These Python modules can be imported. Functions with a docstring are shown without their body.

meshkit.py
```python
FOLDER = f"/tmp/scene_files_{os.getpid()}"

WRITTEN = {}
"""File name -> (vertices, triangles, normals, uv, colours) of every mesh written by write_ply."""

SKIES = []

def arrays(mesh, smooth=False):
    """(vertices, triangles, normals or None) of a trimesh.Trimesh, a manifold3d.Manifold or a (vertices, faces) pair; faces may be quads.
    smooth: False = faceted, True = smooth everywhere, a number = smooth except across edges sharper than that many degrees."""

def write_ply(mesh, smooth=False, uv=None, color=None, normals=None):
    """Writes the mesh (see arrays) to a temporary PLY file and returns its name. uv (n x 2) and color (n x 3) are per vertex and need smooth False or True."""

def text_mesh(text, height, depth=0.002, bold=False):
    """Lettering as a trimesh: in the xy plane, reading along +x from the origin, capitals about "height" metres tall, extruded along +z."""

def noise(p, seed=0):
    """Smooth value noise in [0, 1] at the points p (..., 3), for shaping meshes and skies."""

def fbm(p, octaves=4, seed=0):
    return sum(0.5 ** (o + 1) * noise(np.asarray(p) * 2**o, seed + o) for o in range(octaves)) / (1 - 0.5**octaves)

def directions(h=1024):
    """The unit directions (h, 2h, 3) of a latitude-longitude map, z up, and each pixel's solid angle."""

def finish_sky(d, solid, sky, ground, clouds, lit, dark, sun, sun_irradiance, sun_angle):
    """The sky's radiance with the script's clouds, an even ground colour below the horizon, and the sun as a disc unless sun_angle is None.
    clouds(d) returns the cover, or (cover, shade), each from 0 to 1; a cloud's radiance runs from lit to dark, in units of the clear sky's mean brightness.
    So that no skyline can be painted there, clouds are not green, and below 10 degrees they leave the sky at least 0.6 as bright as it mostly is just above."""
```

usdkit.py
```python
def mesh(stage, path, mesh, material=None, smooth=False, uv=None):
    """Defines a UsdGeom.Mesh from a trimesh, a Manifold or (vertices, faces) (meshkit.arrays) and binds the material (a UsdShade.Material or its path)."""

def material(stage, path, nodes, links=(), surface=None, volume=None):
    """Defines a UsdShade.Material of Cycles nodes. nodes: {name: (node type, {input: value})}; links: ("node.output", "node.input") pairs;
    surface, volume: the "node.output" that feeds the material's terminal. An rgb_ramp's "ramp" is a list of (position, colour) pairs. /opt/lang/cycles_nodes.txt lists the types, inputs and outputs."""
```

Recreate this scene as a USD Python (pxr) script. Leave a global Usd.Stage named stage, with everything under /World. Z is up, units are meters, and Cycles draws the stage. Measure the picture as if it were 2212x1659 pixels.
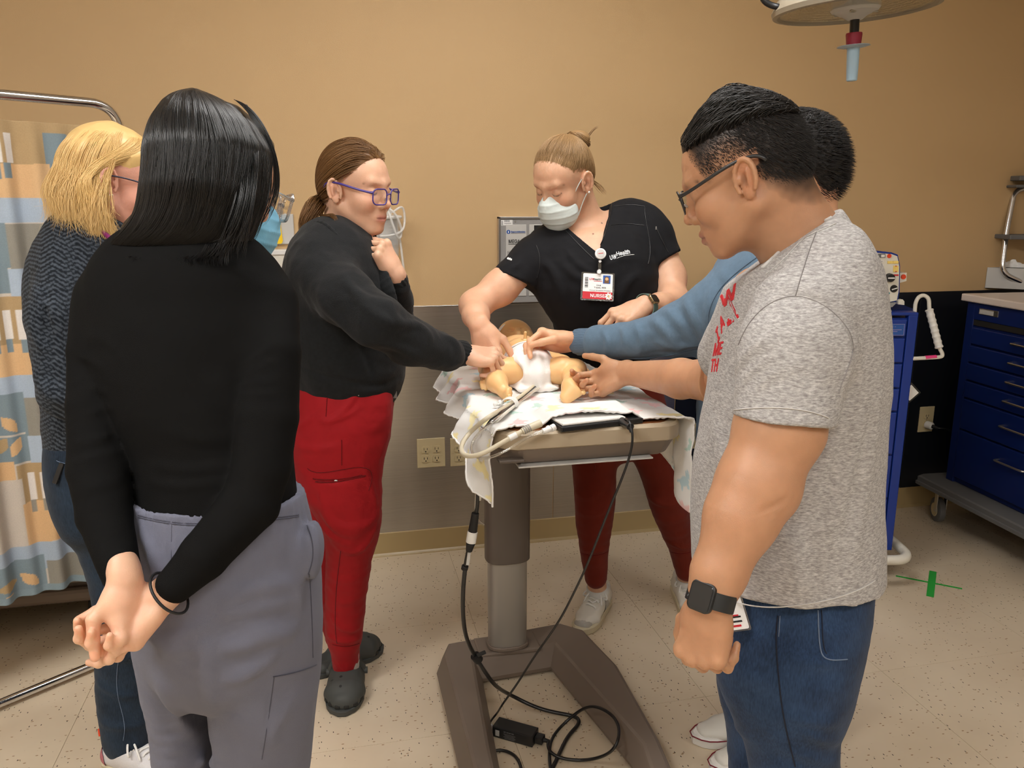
import math, random
import numpy as np
import trimesh
import manifold3d as m3
from scipy.interpolate import CubicSpline
from scipy.spatial import cKDTree
from pxr import Usd, UsdGeom, UsdLux, UsdShade, Gf, Sdf, Vt
import usdkit, meshkit

stage = Usd.Stage.CreateInMemory()
UsdGeom.SetStageUpAxis(stage, 'Z'); UsdGeom.SetStageMetersPerUnit(stage, 1.0)
UsdGeom.Xform.Define(stage, '/World'); UsdGeom.Scope.Define(stage, '/World/Looks')

# ------------------------------------------------------------------ camera
EXPOSURE = 0.0
PITCH, YAW, CAM_H, FPX, IW, IH = .2237, .2229, 1.46, 1720.0, 2212, 1659
CF = np.array([math.sin(YAW)*math.cos(PITCH), math.cos(YAW)*math.cos(PITCH), -math.sin(PITCH)])
CR = np.array([math.cos(YAW), -math.sin(YAW), 0.0]); CU = np.cross(CR, CF)
CP = np.array([0, 0, CAM_H])
camera = UsdGeom.Camera.Define(stage, '/World/camera')
M = np.eye(4); M[0, :3] = CR; M[1, :3] = CU; M[2, :3] = -CF; M[3, :3] = CP
camera.AddTransformOp().Set(Gf.Matrix4d(*M.ravel().tolist()))
camera.CreateHorizontalApertureAttr(36.0); camera.CreateVerticalApertureAttr(27.0)
camera.CreateFocalLengthAttr(FPX/IW*36.0); camera.CreateClippingRangeAttr(Gf.Vec2f(0.05, 100))
camera.CreateExposureAttr(EXPOSURE)

# ------------------------------------------------------------------ lights: recessed ceiling panels of the room
ROOM = dict(x0=-2.6, x1=3.5, y0=-2.6, y1=3.18, z1=2.75)
LAMPS = [(-1.3, .45, 1.25), (.75, -.75, .75), (-1.3, -1.7, .8), (2.6, -.9, .35), (.6, 1.8, .65)]   # x, y, strength
LAMP_POWER = 21.5
LAMP_COLOR = (1.0, .975, .945)

# ------------------------------------------------------------------ pixel of the photograph + depth -> point in the room
def ray(u, v): return CF + (u-IW/2)/FPX*CR - (v-IH/2)/FPX*CU
def at(u, v, t): return CP + ray(u, v)*t
def at_y(u, v, y): d = ray(u, v); return CP + d*(y/d[1])
def at_z(u, v, z): d = ray(u, v); return CP + d*((z-CAM_H)/d[2])
def at_x(u, v, x): d = ray(u, v); return CP + d*(x/d[0])
def V(*a): return np.array(a, float)
def unit(a): a = np.asarray(a, float); return a/np.linalg.norm(a)
def rotm(axis, ang): return trimesh.transformations.rotation_matrix(ang, axis)[:3, :3]
def R3(x=0, y=0, z=0):
    return rotm((0, 0, 1), z) @ rotm((0, 1, 0), y) @ rotm((1, 0, 0), x)

# ------------------------------------------------------------------ prims
used = {}
def numbered(path):
    n = used.get(path, 0); used[path] = n+1
    return path if n == 0 else f'{path}_{n:03d}'
def meta(p, label=None, cat=None, group=None, kind=None):
    for k, v in (('label', label), ('category', cat), ('group', group), ('kind', kind)):
        if v: p.SetCustomDataByKey(k, v)
    return p
def thing(name, label, cat, loc=(0, 0, 0), rz=0, group=None):
    x = UsdGeom.Xform.Define(stage, numbered('/World/'+name))
    x.AddTranslateOp().Set(Gf.Vec3d(*map(float, loc))); x.AddRotateZOp().Set(float(math.degrees(rz)))
    p = x.GetPrim(); meta(p, label, cat, group)
    p_loc[str(p.GetPath())] = (np.array(loc, float), rz)
    return p
p_loc = {}
def root_of(parent):
    return '/'.join(str(parent.GetPath()).split('/')[:3])
def obj(name, mesh, mat, parent=None, smooth=30, label=None, local=False, color=None):
    """One Mesh prim. Vertices are given in world coordinates unless local; they are stored relative to the thing's base."""
    path = numbered((str(parent.GetPath()) if parent else '/World')+'/'+name)
    v, f, n = meshkit.arrays(mesh, True if color is not None else smooth)
    if parent is not None and not local:
        loc, rz = p_loc.get(root_of(parent), (np.zeros(3), 0))
        c, s = math.cos(-rz), math.sin(-rz); Rz = np.array([[c, -s, 0], [s, c, 0], [0, 0, 1]])
        v = (v-loc) @ Rz.T
        n = None if n is None else n @ Rz.T
    m = UsdGeom.Mesh.Define(stage, path)
    m.CreatePointsAttr(Vt.Vec3fArray.FromNumpy(v.astype(np.float32)))
    m.CreateFaceVertexCountsAttr(Vt.IntArray.FromNumpy(np.full(len(f), 3, np.int32)))
    m.CreateFaceVertexIndicesAttr(Vt.IntArray.FromNumpy(f.astype(np.int32).ravel()))
    m.CreateSubdivisionSchemeAttr('none')
    if n is not None:
        m.CreateNormalsAttr(Vt.Vec3fArray.FromNumpy(n.astype(np.float32))); m.SetNormalsInterpolation('vertex')
    if color is not None:
        UsdGeom.PrimvarsAPI(m).CreatePrimvar('tint', Sdf.ValueTypeNames.Color3fArray, 'vertex').Set(Vt.Vec3fArray.FromNumpy(np.asarray(color, np.float32)))
    UsdShade.MaterialBindingAPI.Apply(m.GetPrim()).Bind(MAT[mat])
    if label: meta(m.GetPrim(), label)
    return m.GetPrim()
def curves(name, strands, widths, mat, parent, taper=True, label=None):
    path = numbered(str(parent.GetPath())+'/'+name)
    loc, rz = p_loc[root_of(parent)]
    c, s = math.cos(-rz), math.sin(-rz); Rz = np.array([[c, -s, 0], [s, c, 0], [0, 0, 1]])
    b = UsdGeom.BasisCurves.Define(stage, path)
    b.CreateTypeAttr('linear'); b.CreateWrapAttr('nonperiodic')
    pts = np.concatenate([(x-loc) @ Rz.T for x in strands]); b.CreatePointsAttr(Vt.Vec3fArray.FromNumpy(pts.astype(np.float32)))
    b.CreateCurveVertexCountsAttr(Vt.IntArray.FromNumpy(np.array([len(x) for x in strands], np.int32)))
    w = []
    for x, wd in zip(strands, np.broadcast_to(widths, len(strands))):
        t = np.linspace(0, 1, len(x)); w.append(wd*(np.minimum(1, (1-t)*3+.15) if taper else np.ones(len(x))))
    b.CreateWidthsAttr(Vt.FloatArray.FromNumpy(np.concatenate(w).astype(np.float32))); b.SetWidthsInterpolation('vertex')
    UsdShade.MaterialBindingAPI.Apply(b.GetPrim()).Bind(MAT[mat])
    if label: meta(b.GetPrim(), label)
    return b.GetPrim()
cat = trimesh.util.concatenate
def TM(v, f): return trimesh.Trimesh(np.asarray(v, float), np.asarray(f), process=False)
def quads(v, q):
    q = np.asarray(q); return TM(v, np.vstack([q[:, [0, 1, 2]], q[:, [0, 2, 3]]]))
def box(lo, hi, r=0.0):
    """Axis-aligned box with chamfered edges (r) from corner to corner."""
    lo, hi = np.minimum(lo, hi).astype(float), np.maximum(lo, hi).astype(float)
    if r <= 0: return trimesh.creation.box(bounds=[lo, hi])
    r = min(r, .49*(hi-lo).min()); P = []
    for s in np.ndindex(2, 2, 2):
        c = np.where(np.array(s) == 0, lo+r, hi-r); sg = np.where(np.array(s) == 0, -1, 1)
        for k in range(3):
            e = np.zeros(3); e[k] = sg[k]*r; P.append(c+e)
        P.append(c+sg*r*.68)
    return trimesh.convex.convex_hull(np.array(P))
def xf(mesh, R=None, t=(0, 0, 0)):
    m = mesh.copy(); v = m.vertices if R is None else m.vertices @ np.asarray(R).T
    m.vertices = v+np.asarray(t); return m
def rbox(c, size, R=None, r=.003):
    s = np.asarray(size, float)/2; return xf(box(-s, s, r), R, c)
def lathe(prof, sec=32, axis=(0, 0, 1), at=(0, 0, 0)):
    """Revolve (radius, height) pairs about an axis."""
    m = trimesh.creation.revolve(np.asarray(prof, float), sections=sec)
    if m.volume < 0: m.invert()
    z = unit(axis); x = unit(np.cross(z, (0, 1, 0) if abs(z[1]) < .9 else (1, 0, 0))); y = np.cross(z, x)
    return xf(m, np.stack([x, y, z], 1), at)
def cyl(p0, p1, r0, r1=None, sec=24, bev=0.0):
    p0, p1 = np.asarray(p0, float), np.asarray(p1, float); L = np.linalg.norm(p1-p0); r1 = r0 if r1 is None else r1
    b = min(bev, L*.4, .9*min(r0, r1)) if bev else 0
    prof = [(0, 0), (r0-b, 0), (r0, b), (r1, L-b), (r1-b, L), (0, L)] if b else [(0, 0), (r0, 0), (r1, L), (0, L)]
    return lathe(prof, sec, p1-p0, p0)
def spline(P, n):
    P = np.asarray(P, float); d = np.r_[0, np.cumsum(np.linalg.norm(np.diff(P, axis=0), axis=1)**.6)]
    return CubicSpline(d, P)(np.linspace(0, d[-1], n))
def tube(P, r, sides=10, n=None, cap=True):
    """Swept round tube through points P; n re-samples a spline through them."""
    P = np.asarray(P, float)
    if n: P = spline(P, n)
    r = np.broadcast_to(r, len(P)) if np.ndim(r) == 0 or len(r) == len(P) else np.interp(np.linspace(0, 1, len(P)), np.linspace(0, 1, len(r)), r)
    T = np.gradient(P, axis=0); T /= np.linalg.norm(T, axis=1)[:, None]+1e-12
    a = np.zeros_like(P); a[0] = unit(np.cross(T[0], (0, 0, 1) if abs(T[0][2]) < .9 else (1, 0, 0)))
    for i in range(1, len(P)): a[i] = unit(a[i-1]-T[i]*(a[i-1]@T[i]))
    b = np.cross(T, a); g = np.arange(sides)*2*np.pi/sides
    v = P[:, None]+r[:, None, None]*(np.cos(g)[None, :, None]*a[:, None]+np.sin(g)[None, :, None]*b[:, None])
    i, j = np.meshgrid(np.arange(len(P)-1), np.arange(sides), indexing='ij')
    q = np.stack([i*sides+j, i*sides+(j+1) % sides, (i+1)*sides+(j+1) % sides, (i+1)*sides+j], -1).reshape(-1, 4)
    v = v.reshape(-1, 3); f = np.vstack([q[:, [0, 1, 2]], q[:, [0, 2, 3]]])
    if cap:
        n0 = len(v); v = np.vstack([v, P[0], P[-1]]); k = np.arange(sides); e = (len(P)-1)*sides
        f = np.vstack([f, np.stack([np.full(sides, n0), (k+1) % sides, k], 1), np.stack([np.full(sides, n0+1), e+k, e+(k+1) % sides], 1)])
    return TM(v, f)
def prism(poly, depth, R=None, t=(0, 0, 0)):
    """Extrude a 2-D outline (shapely polygon or points) by depth along +z, then place it."""
    from shapely.geometry import Polygon
    p = poly if hasattr(poly, 'exterior') else Polygon(poly)
    return xf(trimesh.creation.extrude_polygon(p, depth, engine='earcut'), R, t)
def rrect(w, h, r, n=6):
    from shapely.geometry import box as sb
    return sb(-w/2+r, -h/2+r, w/2-r, h/2-r).buffer(r, quad_segs=n)
def frame(x, z):
    """Rotation whose columns are: x axis, (z cross x), z axis."""
    z = unit(z); x = unit(np.asarray(x, float)-z*(np.asarray(x, float)@z)); return np.stack([x, np.cross(z, x), z], 1)
def words(text, h, origin, R, depth=.0006, bold=False, center=False, squeeze=1.0):
    m = meshkit.text_mesh(text, h, depth, bold)
    if center: m.apply_translation([-(m.bounds[0][0]+m.bounds[1][0])/2, -h/2, 0])
    m.apply_scale([squeeze, 1, 1]); return xf(m, R, origin)

# ------------------------------------------------------------------ implicit surfaces for bodies and cloth
class Sdf3:
    def __init__(s): s.ops = []; s.disp = []
    def ec(s, p0, p1, a0, a1=None, b0=None, b1=None, side=None, k=.015, op='u'):
        """Tapering limb of elliptic section between two joints: a along side, b across it."""
        a1 = a0 if a1 is None else a1; b0 = a0 if b0 is None else b0; b1 = a1 if b1 is None else b1
        p0, p1 = np.asarray(p0, float), np.asarray(p1, float)
        d = p1-p0; L = np.linalg.norm(d)
        d = d/L if L > 1e-9 else V(0, 0, 1)
        if side is None: side = np.cross(d, (0, 0, 1) if abs(d[2]) < .9 else (1, 0, 0))
        side = np.asarray(side, float); side = unit(side-d*(side@d)); n = np.cross(d, side)
        r = max(a0, a1, b0, b1); f4 = lambda x: x.astype(np.float32); s.ops.append((op, k, np.minimum(p0, p1)-r, np.maximum(p0, p1)+r, 'ec', (f4(p0), f4(d), float(L), f4(side), f4(n), float(a0), float(a1), float(b0), float(b1))))
        return s
    def ell(s, c, rad, R=None, k=.015, op='u'):
        R = np.eye(3) if R is None else R; rad = np.asarray(rad, float)
        h = np.abs(R) @ rad; s.ops.append((op, k, np.asarray(c)-h, np.asarray(c)+h, 'ell', (np.asarray(c, np.float32), np.asarray(R, np.float32), rad.astype(np.float32)))); return s
    def loft(s, C, A, B, side, sub=4, k=.015, kin=.004):
        """Closed form through spline-blended elliptic sections: centres, half-widths along side, half-depths."""
        C, A, B = np.asarray(C, float), np.asarray(A, float), np.asarray(B, float)
        sd = np.broadcast_to(np.asarray(side, float), C.shape)
        x = np.arange(len(C)); xs = np.linspace(0, len(C)-1, (len(C)-1)*sub+1)
        from scipy.interpolate import PchipInterpolator as PI
        c, a, b, sd = CubicSpline(x, C)(xs), PI(x, A)(xs), PI(x, B)(xs), PI(x, sd)(xs)
        g = Sdf3()
        for i in range(len(xs)-1): g.ec(c[i], c[i+1], a[i], a[i+1], b[i], b[i+1], sd[i], k=kin)
        return s.add(g, k)
    def add(s, g, k=.0, op='u'):
        lo, hi = g.bounds(); s.ops.append((op, k, lo, hi, 'sdf', g)); return s
    def carve(s, planes, lo, hi):
        """Take a wedge out: what lies behind all the planes (point, outward normal)."""
        s.ops.append(('s', .0, np.asarray(lo, float), np.asarray(hi, float), 'wedge', [(np.asarray(p, np.float32), unit(n).astype(np.float32)) for p, n in planes])); return s
    def cut(s, p, n):
        """Keep the side that n points away from."""
        s.ops.append(('c', 0, None, None, 'cut', (np.asarray(p, float), unit(n)))); return s
    def bounds(s):
        o = [x for x in s.ops if x[0] == 'u']; return np.min([x[2] for x in o], 0), np.max([x[3] for x in o], 0)
    @staticmethod
    def prim(kind, a, P):
        if kind == 'ec':
            p0, d, L, side, n, a0, a1, b0, b1 = a
            q = P-p0; ax = q@d; t = np.clip(ax/max(L, 1e-9), 0, 1); x = q@side; y = q@n; z = ax-t*L
            A = a0+(a1-a0)*t; B = b0+(b1-b0)*t; Cc = np.minimum(A, B)
            k1 = np.sqrt((x/A)**2+(y/B)**2+(z/Cc)**2); k2 = np.sqrt((x/A**2)**2+(y/B**2)**2+(z/Cc**2)**2)+1e-9
            return np.where(k1 < 1e-4, -Cc, k1*(k1-1)/k2)
        if kind == 'ell':
            c, R, rad = a; q = (P-c) @ R
            k1 = np.sqrt(((q/rad)**2).sum(-1)); k2 = np.sqrt(((q/rad**2)**2).sum(-1))+1e-9
            return np.where(k1 < 1e-4, -rad.min(), k1*(k1-1)/k2)
        if kind == 'wedge': return np.max([(P-p) @ n for p, n in a], 0)
        if kind == 'cut': return (P-a[0]) @ a[1]
        return a.eval(P)
    @staticmethod
    def comb(op, k, d, e):
        if op == 'c': return np.maximum(d, e)
        if op == 's':
            e = -e
            if k <= 0: return np.maximum(d, e)
            h = np.clip(.5-.5*(d-e)/k, 0, 1); return d*(1-h)+e*h+k*h*(1-h)
        if k <= 0: return np.minimum(d, e)
        h = np.clip(.5+.5*(e-d)/k, 0, 1); return e*(1-h)+d*h-k*h*(1-h)
    def eval(s, P, disp=True):
        P = np.asarray(P, float); d = np.full(P.shape[:-1], 1.0); flat = P.reshape(-1, 3); df = d.reshape(-1)
        for op, k, lo, hi, kind, a in s.ops:
            if lo is None: df[:] = s.comb(op, k, df, s.prim(kind, a, flat)); continue
            m = .03+1.5*k; w = np.nonzero(((flat > lo-m) & (flat < hi+m)).all(1))[0]
            if len(w): df[w] = s.comb(op, k, df[w], s.prim(kind, a, flat[w]))
        if disp and s.disp:
            w = np.nonzero(np.abs(df) < .03)[0]
            if len(w): df[w] = df[w]-sum(f(flat[w]) for f in s.disp)
        return d
    def field(s, lo, hi, h):
        n = np.ceil((np.asarray(hi)-lo)/h).astype(int)+1; ax = [(lo[i]+h*np.arange(n[i])).astype(np.float32) for i in range(3)]
        d = np.full(n, 1.0, np.float32)
        for op, k, l, u, kind, a in s.ops:
            if l is None:
                p, nn = a; e = ((ax[0]-p[0])*nn[0])[:, None, None]+((ax[1]-p[1])*nn[1])[None, :, None]+((ax[2]-p[2])*nn[2])[None, None, :]
                d = np.maximum(d, e.astype(np.float32)); continue
            m = .012+1.5*k+2*h; sl = tuple(slice(max(0, int((l[i]-m-lo[i])/h)), max(0, min(n[i], int((u[i]+m-lo[i])/h)+2))) for i in range(3))
            if any(x.stop <= x.start for x in sl): continue
            G = np.stack(np.meshgrid(*[ax[i][sl[i]] for i in range(3)], indexing='ij'), -1)
            e = a.fieldpart(G) if kind == 'sdf' else s.prim(kind, a, G)
            d[sl] = s.comb(op, k, d[sl], e)
        if s.disp:
            w = np.nonzero(np.abs(d) < 2*h+.011)
            if len(w[0]):
                P = np.stack([ax[i][w[i]] for i in range(3)], -1); d[w] -= sum(f(P) for f in s.disp)
        return d
    def fieldpart(s, G):
        lo, hi = G[0, 0, 0], G[-1, -1, -1]; n = G.shape[:3]
        h = (hi-lo)/np.maximum(np.array(n)-1, 1); h = h.max()
        d = s.field(lo, lo+h*(np.array(n)-1)-h*.01, h); return d[:n[0], :n[1], :n[2]]
    def mesh(s, h=.004, lo=None, hi=None, smooth=2):
        l, u = s.bounds(); l = l-3*h-.01 if lo is None else np.maximum(lo, l-3*h-.01); u = u+3*h+.01 if hi is None else np.minimum(hi, u+3*h+.01)
        return nets(s.field(l, u, h), l, h, smooth)
    def hits(s, UV, t0=.6, t1=4.2):
        """Where the camera's rays through pixels of the photograph first meet the surface (sphere tracing)."""
        UV = np.asarray(UV, float); D = CF+((UV[:, 0]-IW/2)/FPX)[:, None]*CR-((UV[:, 1]-IH/2)/FPX)[:, None]*CU; nd = np.linalg.norm(D, axis=1)
        lo, hi = s.bounds(); cn = (lo+hi)/2; rad = np.linalg.norm(hi-lo)/2; near = max(t0, np.linalg.norm(cn-CP)/nd.max()-rad-.02)
        t = np.full(len(D), near); live = np.ones(len(D), bool); best = np.full(len(D), 9.0); bt = t.copy()
        for i in range(130):
            w = np.nonzero(live)[0]
            if not len(w): break
            e = s.eval(CP+D[w]*t[w, None], disp=i > 4); m = np.abs(e) < best[w]; best[w[m]] = np.abs(e[m]); bt[w[m]] = t[w[m]]
            live[w] = (np.abs(e) > .0002) & (t[w] < t1); st = np.clip(e*.8/nd[w], -.01, .03); t[w] += np.where(live[w], st, 0)
        return CP+D*bt[:, None]
    def hit(s, u, v, t0=.6, t1=4.2): return s.hits([(u, v)], t0, t1)[0]
    def normal(s, p, e=.002):
        p = np.asarray(p, float); D = np.eye(3)*e
        g = np.stack([s.eval(p+D[i])-s.eval(p-D[i]) for i in range(3)], -1); return g/(np.linalg.norm(g, axis=-1, keepdims=True)+1e-12)
    def path(s, uv, n=None, t0=.6, t1=4.2, lift=0.0):
        """A line drawn on the surface along pixels."""
        uv = np.asarray(uv, float)
        if n: uv = spline(uv, n) if len(uv) > 2 else uv[0]+(uv[1]-uv[0])*np.linspace(0, 1, n)[:, None]
        P = s.hits(uv, t0, t1)
        if lift: P = P+s.normal(P)*lift
        return P

def nets(d, lo, h, smooth=2):
    """Surface nets: a smooth closed mesh of the field's zero level."""
    d = np.pad(d, 1, constant_values=1.0); lo = np.asarray(lo)-h
    ins = d < 0; n = np.array(d.shape)-1
    c = np.zeros(n, np.int8)
    for s in np.ndindex(2, 2, 2): c += ins[s[0]:s[0]+n[0], s[1]:s[1]+n[1], s[2]:s[2]+n[2]]
    act = (c > 0) & (c < 8); I = np.argwhere(act); idx = np.full(n, -1, np.int64); idx[tuple(I.T)] = np.arange(len(I))
    acc = np.zeros((len(I), 3)); cnt = np.zeros(len(I))
    for s in np.ndindex(2, 2, 2):
        for k in range(3):
            if s[k]: continue
            e = list(s); e[k] = 1; a = d[tuple((I+s).T)].astype(float); b = d[tuple((I+e).T)].astype(float)
            m = (a < 0) != (b < 0); t = a[m]/(a[m]-b[m]); p = np.tile(np.array(s, float), (m.sum(), 1)); p[:, k] += t
            acc[m] += p; cnt[m] += 1
    v = lo+h*(I+acc/cnt[:, None]); Q = []
    for k in range(3):
        i, j = (k+1) % 3, (k+2) % 3
        a = np.swapaxes(ins, 0, k); x = a[:-1] != a[1:]; x = np.swapaxes(x, 0, k)
        E = np.argwhere(x); E = E[(E[:, i] > 0) & (E[:, j] > 0) & (E[:, i] < n[i]) & (E[:, j] < n[j])]
        def g(di, dj):
            q = E.copy(); q[:, i] -= di; q[:, j] -= dj; return idx[tuple(q.T)]
        q = np.stack([g(1, 1), g(0, 1), g(0, 0), g(1, 0)], 1); fl = ~ins[tuple(E.T)]
        q[fl] = q[fl][:, ::-1]; Q.append(q)
    q = np.vstack(Q); q = q[(q >= 0).all(1)]
    if smooth:
        ed = np.vstack([q[:, [0, 1]], q[:, [1, 2]], q[:, [2, 3]], q[:, [3, 0]]]); ed = np.vstack([ed, ed[:, ::-1]])
        deg = np.bincount(ed[:, 0], minlength=len(v))[:, None]
        for it in range(smooth):
            for lam in (.5, -.52):
                s = np.stack([np.bincount(ed[:, 0], v[ed[:, 1], i], len(v)) for i in range(3)], 1); v = v+lam*(s/np.maximum(deg, 1)-v)
    return quads(v, q)
def rnd(seed): return np.random.default_rng(seed)
def fold_line(P, w, hgt, flat=None):
    """A raised crease along a polyline on the cloth (hgt < 0: a groove)."""
    tree_pts = spline(P, max(24, int(12*len(P)))) if len(P) > 2 else np.asarray(P[0])+(np.asarray(P[-1])-P[0])*np.linspace(0, 1, 24)[:, None]
    tr = cKDTree(tree_pts); env = np.sin(np.pi*np.clip(np.linspace(.02, .98, len(tree_pts)), 0, 1))**.6; lo, hi = tree_pts.min(0)-2.6*w, tree_pts.max(0)+2.6*w
    def f(X):
        o = np.zeros(len(X)); c = np.nonzero(((X > lo) & (X < hi)).all(1))[0]
        if len(c):
            dd, ii = tr.query(X[c], distance_upper_bound=2.6*w); ok = np.isfinite(dd); o[c[ok]] = hgt*np.exp(-(dd[ok]/w)**2)*env[ii[ok]]
        return o
    return f
def pmesh(jobs):
    """Mesh several implicit surfaces side by side: (surface, cell[, lo, hi])."""
    from concurrent.futures import ThreadPoolExecutor
    with ThreadPoolExecutor(4) as ex: return list(ex.map(lambda j: j[0].mesh(*j[1:]), jobs))
def ripple(scale, amp, seed=0, stretch=(1, 1, 1), R=None):
    """Soft creases: ridged noise, stretched along an axis."""
    R = np.eye(3) if R is None else R
    def f(X):
        q = (X @ R)*np.asarray(stretch)*scale; n = meshkit.noise(q, seed); m = meshkit.noise(q*2.1+7, seed+5)
        return amp*((1-2*np.abs(n-.5))*.7+(1-2*np.abs(m-.5))*.35-.62)
    return f
# ------------------------------------------------------------------ materials
MAT = {}
def srgb(r, g, b):
    c = np.array([r, g, b], float)/255; return tuple(np.where(c <= .04045, c/12.92, ((c+.055)/1.055)**2.4))
def mat(name, color, rough=.5, metallic=0.0, spec=.5, bump=0.0, bscale=200.0, var=0.0, vscale=4.0, stretch=None, **kw):
    """Plain procedural material: base colour with slight cloudy variation and fine relief."""
    N = {'p': ('principled_bsdf', {'base_color': color, 'roughness': rough, 'metallic': metallic, 'specular_ior_level': spec, **kw}), 'tc': ('texture_coordinate', {})}
    L = []
    src = 'tc.object'
    if stretch is not None:
        N['mp'] = ('mapping', {'scale': stretch}); L.append(('tc.object', 'mp.vector')); src = 'mp.vector'
    if var:
        c = np.array(color)
        N['n'] = ('noise_texture', {'scale': vscale, 'detail': 4.0}); N['r'] = ('rgb_ramp', {'ramp': [(.3, tuple(c*(1-var))), (.7, tuple(np.minimum(1, c*(1+var))))]})
        L += [(src, 'n.vector'), ('n.fac', 'r.fac'), ('r.color', 'p.base_color')]
    if bump:
        N['bn'] = ('noise_texture', {'scale': bscale, 'detail': 3.0}); N['b'] = ('bump', {'strength': bump, 'distance': .001})
        L += [(src, 'bn.vector'), ('bn.fac', 'b.height'), ('b.normal', 'p.normal')]
    MAT[name] = usdkit.material(stage, '/World/Looks/'+name, N, L, surface='p.BSDF'); return MAT[name]
def tinted(name, rough=.5, bump=0.0, bscale=300.0, spec=.5, var=0.0, vscale=30.0, **kw):
    """Base colour from the mesh's own painted colour."""
    N = {'a': ('attribute', {'attribute': 'tint'}), 'p': ('principled_bsdf', {'roughness': rough, 'specular_ior_level': spec, **kw}), 'tc': ('texture_coordinate', {})}
    L = []
    if var:
        N['n'] = ('noise_texture', {'scale': vscale, 'detail': 5.0}); N['r'] = ('rgb_ramp', {'ramp': [(.3, (1-var,)*3), (.7, (1+var,)*3)]}); N['m'] = ('mix_color', {'blend_type': 'multiply', 'fac': 1.0, 'use_clamp': False})
        L += [('tc.object', 'n.vector'), ('n.fac', 'r.fac'), ('a.color', 'm.a'), ('r.color', 'm.b'), ('m.result', 'p.base_color')]
    else: L.append(('a.color', 'p.base_color'))
    if bump:
        N['bn'] = ('noise_texture', {'scale': bscale, 'detail': 3.0}); N['b'] = ('bump', {'strength': bump, 'distance': .001})
        L += [('tc.object', 'bn.vector'), ('bn.fac', 'b.height'), ('b.normal', 'p.normal')]
    MAT[name] = usdkit.material(stage, '/World/Looks/'+name, N, L, surface='p.BSDF')
def glassy(name, tint=(1, 1, 1), rough=.05, lo=.04, hi=.5):
    """Thin clear plastic or glass: light passes straight through, edges and highlights reflect."""
    MAT[name] = usdkit.material(stage, '/World/Looks/'+name, {'f': ('layer_weight', {'blend': .25}), 'c': ('map_range', {'to_min': lo, 'to_max': hi}), 't': ('transparent_bsdf', {'color': tint}), 'g': ('glossy_bsdf', {'color': (1, 1, 1), 'roughness': rough}), 'm': ('mix_closure', {})},
        [('f.facing', 'c.value'), ('c.result', 'm.fac'), ('t.BSDF', 'm.closure1'), ('g.BSDF', 'm.closure2')], surface='m.closure')

# walls, floor
mat('wall_paint', srgb(200, 168, 124), .55, spec=.3, bump=.25, bscale=420, var=.02, vscale=2)
mat('ceiling_white', (.75, .74, .7), .9)
mat('far_wall', (.42, .36, .28), .8)
mat('baseboard_vinyl', srgb(176, 154, 110), .35, var=.03, vscale=3)
mat('black_laminate', srgb(22, 24, 30), .3, spec=.6)
N = {'tc': ('texture_coordinate', {}), 'mp': ('mapping', {'scale': (1.2, 9, 420)}), 'n': ('noise_texture', {'scale': 3.0, 'detail': 6.0}), 'mp2': ('mapping', {'scale': (2.6, 1, .5)}), 'n2': ('noise_texture', {'scale': 1.6, 'detail': 2.0}),
     'r': ('rgb_ramp', {'ramp': [(.3, (.44, .42, .39)), (.7, (.58, .56, .53))]}), 'rr': ('map_range', {'from_min': .3, 'from_max': .7, 'to_min': .31, 'to_max': .35}), 'b': ('bump', {'strength': .04, 'distance': .0003}), 'p': ('principled_bsdf', {'metallic': 1.0})}
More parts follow.
